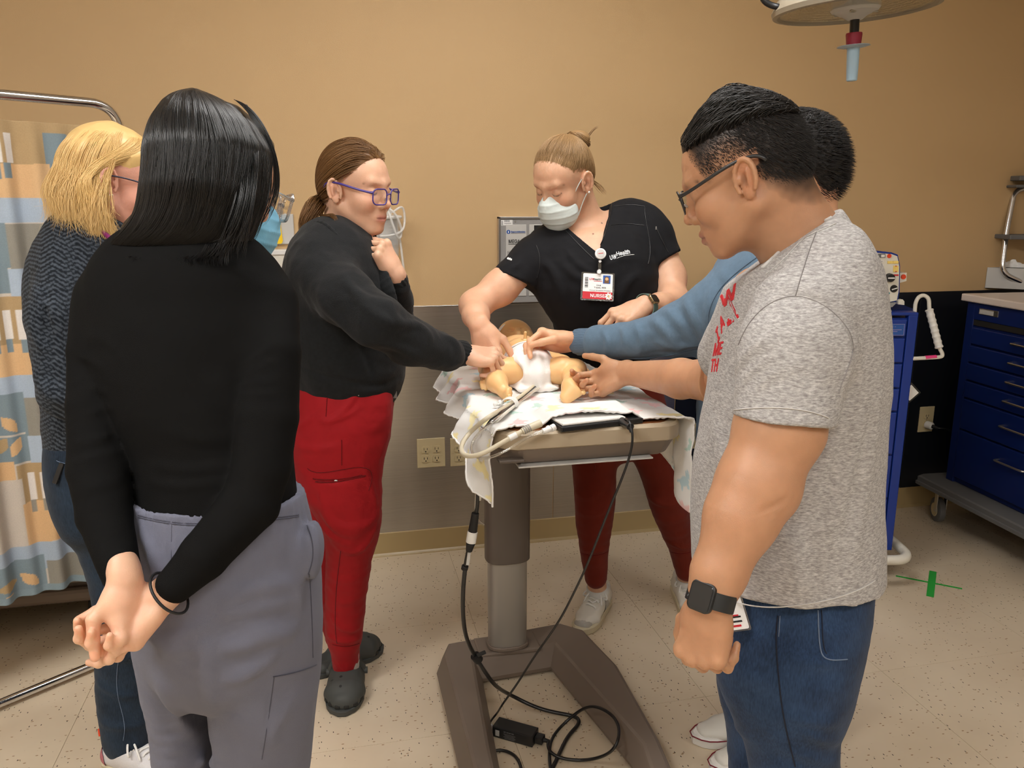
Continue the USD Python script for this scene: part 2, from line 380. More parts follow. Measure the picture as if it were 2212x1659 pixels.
MAT['brushed_steel'] = usdkit.material(stage, '/World/Looks/brushed_steel', N, [('tc.object', 'mp.vector'), ('mp.vector', 'n.vector'), ('tc.object', 'mp2.vector'), ('mp2.vector', 'n2.vector'), ('n2.fac', 'r.fac'), ('r.color', 'p.base_color'), ('n.fac', 'rr.value'), ('rr.result', 'p.roughness'), ('n.fac', 'b.height'), ('b.normal', 'p.normal')], surface='p.BSDF')
# vinyl floor tile: cream with thin dark and tan chips
N = {'tc': ('texture_coordinate', {}), 'g': ('geometry', {}), 'nw': ('noise_texture', {'scale': 14.0, 'detail': 2.0}), 'wa': ('vector_math', {'math_type': 'multiply_add', 'vector2': (.05, .05, 0)}),
     'mpa': ('mapping', {'scale': (1, .42, 1), 'rotation': (0, 0, .5)}), 'va': ('voronoi_texture', {'scale': 104.0, 'randomness': 1.0}), 'ra': ('rgb_ramp', {'ramp': [(.0, (1, 1, 1)), (.12, (1, 1, 1)), (.17, (0, 0, 0)), (1, (0, 0, 0))]}),
     'mpb': ('mapping', {'scale': (.45, 1, 1), 'rotation': (0, 0, -.35), 'location': (3.3, 1.7, 0)}), 'vb': ('voronoi_texture', {'scale': 92.0, 'randomness': 1.0}), 'rb': ('rgb_ramp', {'ramp': [(.0, (1, 1, 1)), (.13, (1, 1, 1)), (.19, (0, 0, 0)), (1, (0, 0, 0))]}),
     'wn': ('separate_color', {}), 'th': ('math', {'math_type': 'less_than', 'value2': .42}), 'ma': ('math', {'math_type': 'multiply'}), 'wb': ('separate_color', {}), 'thb': ('math', {'math_type': 'less_than', 'value2': .5}), 'mb': ('math', {'math_type': 'multiply'}),
     'nb': ('noise_texture', {'scale': 3.0, 'detail': 5.0}), 'rbase': ('rgb_ramp', {'ramp': [(.3, srgb(208, 190, 164)), (.7, srgb(219, 203, 178))]}),
     'm1': ('mix_color', {'b': srgb(150, 120, 85)}), 'm2': ('mix_color', {'b': srgb(62, 52, 42)}), 'p': ('principled_bsdf', {'roughness': .33, 'specular_ior_level': .45})}
MAT['vinyl_tile'] = usdkit.material(stage, '/World/Looks/vinyl_tile', N, [('g.position', 'mpa.vector'), ('mpa.vector', 'va.vector'), ('va.distance', 'ra.fac'), ('va.color', 'wn.color'), ('wn.r', 'th.value1'), ('ra.color', 'ma.value1'), ('th.value', 'ma.value2'),
    ('g.position', 'mpb.vector'), ('mpb.vector', 'vb.vector'), ('vb.distance', 'rb.fac'), ('vb.color', 'wb.color'), ('wb.g', 'thb.value1'), ('rb.color', 'mb.value1'), ('thb.value', 'mb.value2'),
    ('g.position', 'nb.vector'), ('nb.fac', 'rbase.fac'), ('rbase.color', 'm1.a'), ('mb.value', 'm1.fac'), ('m1.result', 'm2.a'), ('ma.value', 'm2.fac'), ('m2.result', 'p.base_color')], surface='p.BSDF')
mat('tile_joint', srgb(150, 128, 98), .8)
# metals, plastics
mat('chrome', (.72, .72, .74), .16, 1.0); mat('steel_satin', (.55, .54, .52), .34, 1.0); mat('pole_grey', srgb(156, 150, 142), .38, .35, var=.02)
mat('screw_steel', (.5, .48, .42), .35, 1.0)
mat('taupe_plastic', srgb(122, 109, 98), .5, bump=.15, bscale=900, spec=.4); mat('dark_taupe', srgb(92, 82, 74), .45, spec=.4); mat('beige_trim', srgb(178, 162, 138), .42, spec=.4)
mat('wood_laminate', srgb(120, 72, 38), .4, var=.2, vscale=10, stretch=(1, 14, 1))
mat('black_plastic', (.012, .012, .013), .38); mat('black_rubber', (.011, .011, .012), .55, spec=.4); mat('cord_black', (.008, .008, .009), .33, spec=.6)
mat('white_plastic', (.80, .79, .76), .35); mat('offwhite_plastic', srgb(226, 222, 210), .4); mat('ivory_plastic', srgb(206, 190, 150), .35); mat('grey_plastic', srgb(150, 148, 146), .45); mat('light_grey', srgb(196, 194, 190), .45)
mat('cream_cable', srgb(206, 196, 172), .38); mat('slot_dark', (.012, .01, .008), .8); mat('dark_grey', srgb(66, 66, 68), .5)
mat('cart_blue', srgb(14, 52, 142), .38, spec=.5, bump=.08, bscale=700); mat('cart_navy', srgb(10, 32, 92), .4, spec=.5, bump=.08, bscale=700); mat('bumper_grey', srgb(104, 104, 104), .6); mat('worktop_white', srgb(226, 214, 206), .4)
mat('ink_black', (.012, .012, .013), .6); mat('ink_white', (.85, .85, .84), .6); mat('ink_red', srgb(196, 30, 44), .6); mat('ink_blue', srgb(38, 84, 160), .6); mat('ink_grey', srgb(110, 110, 112), .6); mat('ink_teal', srgb(46, 136, 140), .6); mat('ink_pale', srgb(140, 130, 180), .6)
mat('yellow_plate', srgb(246, 206, 30), .4); mat('orange_button', srgb(226, 72, 34), .4); mat('amber_label', srgb(246, 216, 120), .5); mat('cover_blue', srgb(168, 196, 216), .45, spec=.35); mat('cover_flange', srgb(170, 184, 196), .5); mat('collar_red', srgb(150, 30, 56), .38)
mat('lamp_shell', srgb(152, 142, 124), .42); mat('tape_green', srgb(48, 168, 66), .55); mat('tape_blue', srgb(120, 160, 200), .6); mat('pink_marker', srgb(232, 60, 130), .45)
mat('screen_glass', srgb(120, 130, 150), .15); mat('watch_glass', (.01, .011, .013), .08, spec=.7); mat('paper_white', (.82, .81, .79), .7); mat('tissue', (.86, .85, .84), .8)
N = {'tc': ('texture_coordinate', {}), 'v': ('voronoi_texture', {'scale': 46.0}), 'w': ('wave_texture', {'wave_type': 'rings', 'rings_direction': 'z', 'scale': 26.0, 'distortion': 5.0, 'detail': 2.0, 'detail_scale': 3.0}), 'b': ('bump', {'strength': .8, 'distance': .004}), 'p': ('principled_bsdf', {'metallic': 1.0, 'base_color': (.52, .46, .32), 'roughness': .22})}
MAT['reflector'] = usdkit.material(stage, '/World/Looks/reflector', N, [('tc.object', 'w.vector'), ('w.fac', 'b.height'), ('b.normal', 'p.normal')], surface='p.BSDF')
for _i, _l in enumerate(LAMPS): MAT[f'lamp_diffuser_{_i}'] = usdkit.material(stage, f'/World/Looks/lamp_diffuser_{_i}', {'e': ('emission', {'color': LAMP_COLOR, 'strength': LAMP_POWER*_l[2]})}, surface='e.emission')
glassy('clear_plastic', (.93, .94, .94), .10, .10, .55); glassy('lens', (.97, .98, .98), .03, .035, .3); glassy('clear_tube', (.90, .90, .88), .15, .18, .7)
mat('clear_frame', (.78, .77, .76), .08, spec=.8, transmission_weight=.85)
mat('frosted', (.86, .87, .87), .25, alpha=.22); mat('tube_frost', (.84, .83, .80), .22, alpha=.55)
# cloth
def cloth(name, color, rough=.85, weave=900.0, bump=.5, sheen=.1, var=.05, vscale=26.0, spec=.2):
    mat(name, color, rough, spec=spec, bump=bump, bscale=weave, var=var, vscale=vscale, sheen_weight=sheen, sheen_roughness=.5)
cloth('black_knit', (.0052, .0052, .0052), weave=700, sheen=.0, spec=.08); cloth('black_fleece', (.0085, .0095, .0105), weave=380, bump=.9, sheen=.07, var=.2, vscale=120); cloth('black_scrub', (.0075, .0075, .009), weave=800, sheen=.02)
cloth('slate_scrub', srgb(104, 106, 121), weave=1000, sheen=.05, var=.03); cloth('slate_seam', srgb(74, 75, 88), weave=1000); cloth('red_scrub', srgb(150, 16, 24), weave=900, sheen=.04, var=.04, rough=.7); cloth('red_seam', srgb(104, 4, 10), weave=900)
cloth('rust_jersey', srgb(112, 36, 22), weave=700, sheen=.08, var=.06); cloth('blue_sweat', srgb(92, 114, 134), weave=600, sheen=.08, var=.05, vscale=90); cloth('blue_rib', srgb(84, 104, 124), weave=600, sheen=.08)
cloth('magenta_trim', srgb(128, 46, 100), weave=500); cloth('white_sock', (.7, .69, .66), weave=700); cloth('grey_sock', srgb(180, 172, 166), weave=700)
cloth('mask_white', srgb(214, 224, 222), weave=900, bump=.3, sheen=.0, var=.02); cloth('mask_blue', srgb(124, 186, 218), weave=900, bump=.3, var=.04); cloth('diaper', (.82, .80, .78), weave=500, bump=.5, var=.02); cloth('maroon_pad', srgb(80, 20, 26), weave=300, bump=.1, rough=.45)
def denim(name, dark, light):
    N = {'tc': ('texture_coordinate', {}), 'mp': ('mapping', {'rotation': (.2, .5, .3), 'scale': (1, 1, .18)}), 'n': ('noise_texture', {'scale': 420.0, 'detail': 3.0}), 'n2': ('noise_texture', {'scale': 12.0, 'detail': 5.0}), 'mx': ('math', {'math_type': 'multiply_add', 'value2': .45, 'value3': -.02}), 'ad': ('math', {'math_type': 'multiply_add', 'value2': .55}),
         'r': ('rgb_ramp', {'ramp': [(.28, dark), (.72, light)]}), 'b': ('bump', {'strength': .6, 'distance': .0008}), 'p': ('principled_bsdf', {'roughness': .85, 'specular_ior_level': .2, 'sheen_weight': .06})}
    MAT[name] = usdkit.material(stage, '/World/Looks/'+name, N, [('tc.object', 'mp.vector'), ('mp.vector', 'n.vector'), ('tc.object', 'n2.vector'), ('n.fac', 'mx.value1'), ('n2.fac', 'ad.value1'), ('mx.value', 'ad.value3'), ('ad.value', 'r.fac'), ('r.color', 'p.base_color'), ('n.fac', 'b.height'), ('b.normal', 'p.normal')], surface='p.BSDF')
denim('denim_blue', srgb(20, 32, 54), srgb(50, 74, 108)); denim('denim_dark', srgb(18, 26, 38), srgb(44, 60, 78)); mat('denim_stitch', srgb(96, 112, 134), .85); mat('denim_groove', srgb(16, 24, 42), .9)
# heather grey jersey: short horizontal flecks of pale and dark yarn
N = {'tc': ('texture_coordinate', {}), 'mp': ('mapping', {'scale': (1, 1, 3.6)}), 'n': ('noise_texture', {'scale': 120.0, 'detail': 5.0, 'roughness': .62}), 'r': ('rgb_ramp', {'ramp': [(.30, srgb(126, 122, 121)), (.5, srgb(162, 159, 157)), (.70, srgb(196, 193, 191))]}), 'n2': ('noise_texture', {'scale': 900.0}), 'b': ('bump', {'strength': .4, 'distance': .0007}), 'p': ('principled_bsdf', {'roughness': .9, 'specular_ior_level': .15, 'sheen_weight': .1})}
MAT['heather_grey'] = usdkit.material(stage, '/World/Looks/heather_grey', N, [('tc.object', 'mp.vector'), ('mp.vector', 'n.vector'), ('n.fac', 'r.fac'), ('r.color', 'p.base_color'), ('tc.object', 'n2.vector'), ('n2.fac', 'b.height'), ('b.normal', 'p.normal')], surface='p.BSDF')
mat('heather_seam', srgb(128, 124, 122), .9); mat('heather_pale', srgb(190, 187, 184), .9)
tinted('print_cloth', .85, bump=.4, bscale=900, spec=.2, sheen_weight=.05)
tinted('curtain_cloth', .85, bump=.4, bscale=700, spec=.15, var=.05, vscale=300)
tinted('herringbone', .95, bump=.9, bscale=500, spec=.1, sheen_weight=.06)
tinted('skin', .46, bump=.22, bscale=520, spec=.42, var=.05, vscale=45, subsurface_weight=.18, subsurface_scale=.012, subsurface_radius=(1, .35, .2))
tinted('shoe_leather', .5, bump=.15, bscale=400); tinted('stubble_skin', .6, bump=.3, bscale=900, spec=.3)
mat('manikin_skin', srgb(232, 184, 128), .38, spec=.45, subsurface_weight=.15, subsurface_scale=.01); mat('manikin_line', srgb(176, 110, 76), .5)
mat('clog_grey', srgb(70, 72, 70), .6, spec=.35); mat('clog_dark', srgb(30, 31, 30), .7); mat('shoe_white', srgb(216, 212, 202), .6, var=.03); mat('sole_cream', srgb(206, 196, 168), .55); mat('sole_white', srgb(226, 222, 216), .5); mat('shoe_grey', srgb(178, 174, 166), .7); mat('shoe_pink', srgb(176, 106, 116), .7); mat('lace_white', (.78, .77, .74), .8); mat('shoe_line', srgb(120, 20, 40), .6); mat('knit_white', srgb(206, 204, 206), .8, bump=.5, bscale=300)
def hairmat(name, color, rough=.3, tint=.5, spec=.5):
    N = {'hi': ('hair_info', {}), 'wn': ('white_noise_texture', {'dimensions': '1D'}), 'r': ('rgb_ramp', {'ramp': [(.0, tuple(np.array(color)*(1-tint))), (1.0, tuple(np.minimum(1, np.array(color)*(1+tint))))]}), 'p': ('principled_bsdf', {'roughness': rough, 'specular_ior_level': spec})}
    MAT[name] = usdkit.material(stage, '/World/Looks/'+name, N, [('hi.index', 'wn.w'), ('wn.value', 'r.fac'), ('r.color', 'p.base_color')], surface='p.BSDF')
hairmat('hair_black', (.006, .0055, .0055), .30, spec=.4); hairmat('hair_short_black', (.011, .009, .008), .42, spec=.35); hairmat('hair_blonde', srgb(212, 178, 118), .4); hairmat('hair_brown', srgb(108, 76, 44), .42, spec=.35); hairmat('hair_ash', srgb(142, 112, 76), .42, spec=.35)
mat('frame_purple', srgb(70, 56, 132), .25, spec=.6); mat('frame_black', (.012, .012, .013), .35, spec=.6); mat('frame_dark', srgb(40, 40, 60), .3); mat('gold', (.75, .55, .3), .25, 1.0); mat('strap_sage', srgb(92, 116, 108), .6); mat('watch_black', srgb(30, 32, 33), .5); mat('pearl', (.85, .82, .76), .2, spec=.7)
# ------------------------------------------------------------------ the room
def struct(name, mesh, m, parent=None, **kw):
    p = obj(name, mesh, m, parent, **kw)
    if parent is None: meta(p, kind='structure')
    return p
def setting(name, label=None):
    p = UsdGeom.Xform.Define(stage, '/World/'+name).GetPrim(); meta(p, label, kind='structure'); p_loc['/World/'+name] = (np.zeros(3), 0); return p
X0, X1, Y0, Y1, Z1 = ROOM['x0'], ROOM['x1'], ROOM['y0'], ROOM['y1'], ROOM['z1']
PANEL = 1.0583
wb = setting('wall_back', 'tan painted back wall of the room above steel and black wainscot')
obj('plaster', box((X0, Y1, 0), (X1, Y1+.12, Z1)), 'wall_paint', wb)
struct('wall_left', box((X0-.12, Y0, 0), (X0, Y1, Z1)), 'far_wall', label='tan side wall beyond the left edge')
struct('wall_right', box((X1, Y0, 0), (X1+.12, Y1, Z1)), 'far_wall', label='tan side wall beyond the right edge')
struct('wall_front', box((X0, Y0-.12, 0), (X1, Y0, Z1)), 'far_wall', label='tan wall behind the camera')
struct('ceiling', box((X0, Y0, Z1), (X1, Y1, Z1+.1)), 'ceiling_white', label='white ceiling')
# wainscot sheets on the wall: brushed steel to the left, black laminate to the right
xs = [X0+.02, -1.08, .905, 1.46]
for a, b in zip(xs[:-1], xs[1:]): obj('steel_sheet', box((a+.0015, Y1-.004, .1), (b-.0015, Y1, PANEL-.004), .001), 'brushed_steel', wb, smooth=False)
obj('steel_cap', box((xs[0], Y1-.007, PANEL-.006), (xs[-1], Y1, PANEL), .001), 'steel_satin', wb, smooth=False)
for a, b in ((1.462, 2.66), (2.662, X1-.02)): obj('black_sheet', box((a, Y1-.006, .1), (b, Y1, PANEL), .001), 'black_laminate', wb, smooth=False)
bb = setting('baseboard_back', 'tan vinyl cove base along the back wall')
prof = [(0, 0), (-.018, 0), (-.016, .004), (-.008, .012), (-.0065, .022), (-.0065, .1), (-.004, .104), (0, .104)]
for a, b in ((X0, 1.1), (1.1, X1)):
    m = trimesh.creation.extrude_polygon(__import__('shapely.geometry', fromlist=['x']).Polygon(prof), b-a-.001, engine='earcut')
    obj('base_strip', xf(m, np.array([[0, 0, 1], [1, 0, 0], [0, 1, 0]], float), (a, Y1, 0)), 'baseboard_vinyl', bb)
# floor: slab with joints and 61 cm vinyl tiles, each a piece of its own
fl = setting('floor', 'cream speckled vinyl tile floor')
obj('joint_bed', box((X0, Y0, -.08), (X1, Y1, -.0012)), 'tile_joint', fl)
T = .6096
for i in range(-6, 8):
    for j in range(-9, 2):
        a = V(.4368+T*i, 2.5708+T*j); b = a+T; a = np.maximum(a+.0005, (X0, Y0)); b = np.minimum(b-.0005, (X1, Y1))
        if (b-a).min() < .02: continue
        obj('floor_tile', box((a[0], a[1], -.004), (b[0], b[1], 0), .0004), 'vinyl_tile', fl, smooth=False)
# ceiling light fittings (above the picture, they light the room)
for li, ((x, y, s), where) in enumerate(zip(LAMPS, ('over the left of the room, before the privacy screen', 'over the middle of the room, behind the camera', 'at the back left of the room, behind the camera', 'at the right of the room, behind the camera', 'above the overbed table'))):
    t = thing('ceiling_light', 'recessed white ceiling light panel '+where, 'ceiling light', (x, y, Z1-.03))
    fr = cat([box((x-.62, y-.32, Z1-.03), (x+.62, y-.29, Z1+.0)), box((x-.62, y+.29, Z1-.03), (x+.62, y+.32, Z1)), box((x-.62, y-.32, Z1-.03), (x-.59, y+.32, Z1)), box((x+.59, y-.32, Z1-.03), (x+.62, y+.32, Z1))])
    obj('frame', fr, 'white_plastic', t, smooth=False)
    obj('diffuser', box((x-.59, y-.29, Z1-.02), (x+.59, y+.29, Z1-.012)), f'lamp_diffuser_{li}', t, smooth=False)
# ------------------------------------------------------------------ overbed table
TZ = .950                                             # table top height
TX0, TX1, TY0, TY1 = .347, .812, 1.665, 2.43
def layered(outline, zs, inset):
    """Chamfered slab: the outline shrunk by inset[i] at height zs[i], joined into one closed surface."""
    from shapely.geometry import Polygon
    p = np.asarray(outline, float)
    n = len(p); V_, F_ = [], []
    for z, d in zip(zs, inset):
        q = np.zeros_like(p)
        for i in range(n):
            a, b, c = p[i-1], p[i], p[(i+1) % n]; e1, e2 = unit(b-a), unit(c-b); n1, n2 = V(-e1[1], e1[0]), V(-e2[1], e2[0])
            m = unit(n1+n2); q[i] = b+m*d/max(.35, m@n1)
        V_.append(np.column_stack([q, np.full(n, z)]))
    for k in range(len(zs)-1):
        for i in range(n):
            j = (i+1) % n; F_.append([k*n+i, k*n+j, (k+1)*n+j, (k+1)*n+i])
    V_ = np.vstack(V_); m = quads(V_, F_)
    for k, up in ((0, False), (len(zs)-1, True)):
        pl = Polygon(V_[k*n:(k+1)*n, :2]); tv, tf = trimesh.creation.triangulate_polygon(pl, engine='earcut')
        d = cKDTree(V_[k*n:(k+1)*n, :2]).query(tv)[1]+k*n; tf = d[tf]
        nz = np.cross(V_[tf[:, 1]]-V_[tf[:, 0]], V_[tf[:, 2]]-V_[tf[:, 0]])[:, 2]; tf = np.where(((nz > 0) == up)[:, None], tf, tf[:, ::-1])
        m = TM(m.vertices, np.vstack([m.faces, tf]))
    return m
table = thing('overbed_table', 'taupe overbed table with a steel column carrying the baby manikin', 'table', (.49, 2.2, 0))
base = [(.262, 1.45), (.262, 2.22), (.292, 2.305), (.70, 2.35), (.775, 2.28), (.815, 2.05), (.803, 1.70), (.77, 1.42), (.66, 1.42), (.705, 1.69), (.618, 2.175), (.396, 2.160), (.366, 1.77), (.35, 1.45)][::-1]
base = np.array(base)[::-1]
if sum(base[i][0]*base[(i+1) % len(base)][1]-base[(i+1) % len(base)][0]*base[i][1] for i in range(len(base))) < 0: base = base[::-1]
obj('base', layered(base, [.012, .028, .082, .088, .092], [.006, 0, .022, .026, .034]), 'taupe_plastic', table, smooth=20)
for x, y in ((.31, 1.5), (.72, 1.47), (.33, 2.25), (.72, 2.29)): obj('foot_glide', cyl((x, y, 0), (x, y, .014), .018), 'black_rubber', table)
br = rbox((.49, 2.235, .088), (.20, .10, .018), None, .006); obj('base_hub', br, 'taupe_plastic', table, smooth=20)
def oval(rx, ry, z0, z1, n=40, cx=.489, cy=2.225, bev=.002):
    g = np.arange(n)*2*np.pi/n; cs, sn = np.sign(np.cos(g))*np.abs(np.cos(g))**.75, np.sign(np.sin(g))*np.abs(np.sin(g))**.75
    return layered(np.column_stack([cx+rx*cs, cy+ry*sn]), [z0, z0+bev, z1-bev, z1], [bev, 0, 0, bev])
obj('inner_column', oval(.0605, .045, .1, .46), 'pole_grey', table, smooth=40)
obj('outer_column', oval(.069, .052, .392, .86), 'dark_taupe', table, smooth=40)
obj('column_collar', oval(.066, .051, .1, .112), 'taupe_plastic', table, smooth=40)
def tray_outline(grow=0.0, front=0.0, n=14):
    x0, x1, y0, y1 = TX0-grow, TX1+grow, TY0-grow+front, TY1+grow; r = .06
    P = []
    for cx, cy, a0 in ((x1-r, y1-r, 0), (x0+r, y1-r, 90), (x0+.05, y0+.085, 180), (x1-.05, y0+.085, 270)):
        for a in np.linspace(a0, a0+90, n):
            rr = r if cy > 2 else .05; P.append((cx+rr*math.cos(math.radians(a)), cy+rr*math.sin(math.radians(a))))
    P = np.array(P)
    # bowed front edge
    w = P[:, 1] < TY0+.2; u = (P[:, 0]-(x0+x1)/2)/((x1-x0)/2); P[w, 1] -= .035*(1-u[w]**2)
    return P
obj('tray_rim', layered(tray_outline(), [.908, .912, .944, TZ], [.006, 0, .001, .007]), 'beige_trim', table, smooth=35)
obj('tray_top', layered(tray_outline(-.018), [TZ-.004, TZ+.0008], [0, .001]), 'wood_laminate', table, smooth=35)
obj('tray_body', layered(tray_outline(-.006), [.866, .872, .909], [.03, .02, 0]), 'taupe_plastic', table, smooth=35)
obj('bracket_plate', rbox((.565, 1.96, .8660), (.33, .53, .004), None, .001), 'light_grey', table, smooth=False)
obj('gearbox', rbox((.52, 2.2, .845), (.16, .2, .04), None, .01), 'dark_taupe', table)
obj('release_lever', rbox((TX0+.035, 1.70, .885), (.06, .03, .008), None, .003), 'dark_taupe', table)

# ------------------------------------------------------------------ blanket over the table
blanket = thing('baby_blanket', 'white cotton baby blanket with pastel animal print draped over the table', 'blanket', (.58, 2.05, TZ))
bz = TZ+.0065
ns, nw = 260, 250
SW = np.linspace(-1, 1, ns); WY = np.linspace(0, 1, nw)
def lane(w):
    """Left and right overhang and the front/back line at depth parameter w (0 front .. 1 back)."""
    hl = np.interp(w, [0, .06, .15, .35, .6, 1], [.205, .185, .125, .085, .08, .075]); hr = np.interp(w, [0, .08, .2, .38, .5, .7, 1], [.26, .25, .20, .10, .03, -.03, -.03]); return hl, hr
def front_y(x):
    return np.interp(x, [.30, .352, .40, .46, .53, .62, .70, .77, .815, .86], [1.67, 1.688, 1.720, 1.718, 1.718, 1.717, 1.715, 1.708, 1.69, 1.71])
Pb = np.zeros((nw, ns, 3)); Sb = np.zeros((nw, ns, 2))
for i, w in enumerate(WY):
    hl, hr = lane(w); wid = TX1-TX0; tot = hl+wid+hr; s = (SW+1)/2*tot-hl            # arc length, 0 at the left table edge
    r = .016
    x = np.where(s < 0, TX0-.004, TX0+s); z = np.full(ns, bz)
    dl = np.maximum(0, -s); dr = np.maximum(0, s-wid)
    def drape(d, out):
        a = np.minimum(d/(r*math.pi/2), 1)*math.pi/2; down = r*(1-np.cos(a))+np.maximum(0, d-r*math.pi/2)*out[1]; side = r*np.sin(a)+np.maximum(0, d-r*math.pi/2)*out[0]; return side, down
    sl, zl = drape(dl, (.46*np.interp(w, [0, .2, 1], [.12, .9, 1]), .93)); sr, zr = drape(dr, (.06, .99))
    x = np.where(dl > 0, TX0-sl, x); x = np.where(dr > 0, TX1+sr, x); z = z-np.where(dl > 0, zl, 0)-np.where(dr > 0, zr, 0)
    y0 = front_y(x); y0 = y0+np.where(dl > .02, .02+.0*dl, 0)+np.where(dr > .02, .015*np.minimum(dr, .1)/.1, 0)
    y = y0+(2.425-y0)*w
    Pb[i] = np.column_stack([x, y, z]); Sb[i] = np.column_stack([s, np.full(ns, 1.68+w*.8)])
flat = Pb.reshape(-1, 3); n1 = meshkit.noise(flat*V(9, 14, 9), 3); n2 = meshkit.noise(flat*V(30, 24, 30), 4)
dl = np.clip((TX0-flat[:, 0])/.03, 0, 1); dr = np.clip((flat[:, 0]-TX1)/.03, 0, 1); top = np.clip(1-dl-dr, 0, 1)
flat[:, 2] += top*(np.maximum(0, n1-.42)*.022+n2*.002)
lift_ = np.clip((.125-np.abs(flat[:, 0]-.585))/.03, 0, 1)*np.clip((1.87-flat[:, 1])/.05, 0, 1); flat[:, 2] += top*.0185*(lift_*lift_*(3-2*lift_))
flat[:, 0] += (dl+dr)*((n1-.5)*.035+.012*np.sin(flat[:, 1]*38)+(n2-.5)*.01)
flat[:, 0] = np.where(dl > .5, np.minimum(flat[:, 0], TX0-.008), flat[:, 0]); flat[:, 0] = np.where(dr > .5, np.maximum(flat[:, 0], TX1+.008), flat[:, 0])
# wavy sewn edge
edge = np.zeros((nw, ns)); edge[:5] = np.linspace(1, 0, 5)[:, None]; g = np.arange(ns); flat[:, 2] += (edge*(.0014*np.sin(g*.9+2*np.sin(g*.37))[None]+.001)*(np.abs(SW)[None] < .72)).ravel()
def animals(S, seed, scale=1.0):
    """Printed pastel animals: little blobs with head, ears and legs."""
    R_ = rnd(seed); col = np.tile(V(.80, .79, .77), (len(S), 1)); pal = [srgb(236, 168, 170), srgb(246, 226, 128), srgb(150, 200, 186), srgb(156, 204, 220), srgb(240, 178, 180), srgb(248, 232, 150)]
    lo, hi = S.min(0), S.max(0); pitch = .075*scale; k = 0
    for a in np.arange(lo[0], hi[0]+pitch, pitch):
        for b in np.arange(lo[1]+(k % 2)*pitch/2, hi[1]+pitch, pitch*1.05):
            c = V(a, b)+R_.uniform(-.014, .014, 2); th = R_.uniform(0, 6.28); q = (S-c) @ np.array([[math.cos(th), -math.sin(th)], [math.sin(th), math.cos(th)]])/(.95*scale); f = -1 if R_.random() < .5 else 1; q = q*V(f, 1)
            cl = np.array(pal[R_.integers(len(pal))])*.62+V(.80, .79, .77)*.38; m = np.zeros(len(S), bool)
            for (ex, ey, ax, ay) in ((0, 0, .019, .011), (.019, .010, .009, .008), (.024, .019, .003, .005), (.015, .018, .003, .005), (-.012, -.013, .004, .007), (.010, -.013, .004, .007), (-.022, .004, .006, .003)):
                m |= ((q[:, 0]-ex)/ax)**2+((q[:, 1]-ey)/ay)**2 < 1
            col[m] = cl
        k += 1
    return col
i, j = np.meshgrid(np.arange(nw-1), np.arange(ns-1), indexing='ij')
q = np.stack([i*ns+j, i*ns+j+1, (i+1)*ns+j+1, (i+1)*ns+j], -1).reshape(-1, 4)
top_s = quads(flat, q); th = .0022
nv = top_s.vertex_normals; under = flat-nv*th; nn = len(flat)
ring = np.r_[np.arange(ns), np.arange(1, nw)*ns+ns-1, (nw-1)*ns+np.arange(ns-2, -1, -1), np.arange(nw-2, 0, -1)*ns]
rq = np.stack([ring, ring+nn, np.roll(ring, -1)+nn, np.roll(ring, -1)], 1)
sheet = quads(np.vstack([flat, under]), np.vstack([q, q[:, ::-1]+nn, rq])); cb = animals(Sb.reshape(-1, 2), 5, 1.25)
obj('cloth', sheet, 'print_cloth', blanket, color=np.vstack([cb, cb*.97]))
hem = np.array([flat[k]+V(0, 0, .001) for k in ring[::2]]); hem += (meshkit.noise(hem*160, 2)-.5)[:, None]*V(.003, .003, .004)
obj('hem', tube(np.vstack([hem, hem[:1]]), .0024, 6, cap=False), 'diaper', blanket, smooth=True)

# ------------------------------------------------------------------ control unit on the table front, its plugs
unit_ = thing('simulator_control_unit', 'white and black flat control unit peeping from under the blanket front', 'control unit', (.6, 1.76, TZ))
Rz = R3(z=.16)
obj('case_bottom', rbox((.590, 1.744, TZ+.0075), (.215, .115, .013), Rz, .003), 'black_plastic', unit_, smooth=False)
obj('case_top', rbox((.570, 1.740, TZ+.0175), (.165, .105, .007), Rz, .003), 'white_plastic', unit_, smooth=False)

# ------------------------------------------------------------------ surgical light at the top right
sl = thing('surgical_light', 'taupe domed surgical light with reflector hanging from the ceiling', 'surgical light', at(1848, 18, 2.2))
c0 = at(1848, 14, 2.2); ax = unit(V(.06, .02, -1)); LR = .218
obj('housing', lathe([(0, -.10), (.09, -.098), (.16, -.075), (LR-.01, -.03), (LR+.004, .0), (LR, .012), (LR-.012, .014), (LR-.02, .004), (LR-.025, -.012), (0, -.05)][::1], 64, ax, c0), 'lamp_shell', sl, smooth=35)
obj('reflector', lathe([(0, -.030), (.08, -.026), (.14, -.014), (LR-.028, .001), (LR-.022, .004), (LR-.022, -.004), (.14, -.022), (0, -.045)], 64, ax, c0), 'reflector', sl, smooth=50)
obj('cover_glass', lathe([(.066, .007), (LR-.02, .007), (LR-.02, .009), (.066, .009)], 64, ax, c0), 'lens', sl, smooth=40)
hub = obj('hub', lathe([(0, -.03), (.062, -.03), (.066, .006), (.060, .014), (.034, .024), (.02, .034), (0, .035)], 40, ax, c0), 'light_grey', sl, smooth=30)
fx = frame((1, 0, 0), ax)
for a in (.6, 2.3, 3.8, 5.4): obj('hub_clip', rbox(c0+fx @ V(.05*math.cos(a), .05*math.sin(a), .016), (.016, .01, .01), fx, .002), 'screw_steel', hub and sl, smooth=False)
obj('stem', cyl(c0+ax*.03, c0+ax*.072, .0125), 'black_plastic', sl)
arm = tube([c0-ax*.09, c0-ax*.2+V(.1, .05, .0), c0-ax*.42+V(.28, .1, 0), V(c0[0]+.35, c0[1]+.15, Z1-.25), V(c0[0]+.36, c0[1]+.15, Z1)], .025, 12, 40); obj('arm', arm, 'lamp_shell', sl, smooth=True)
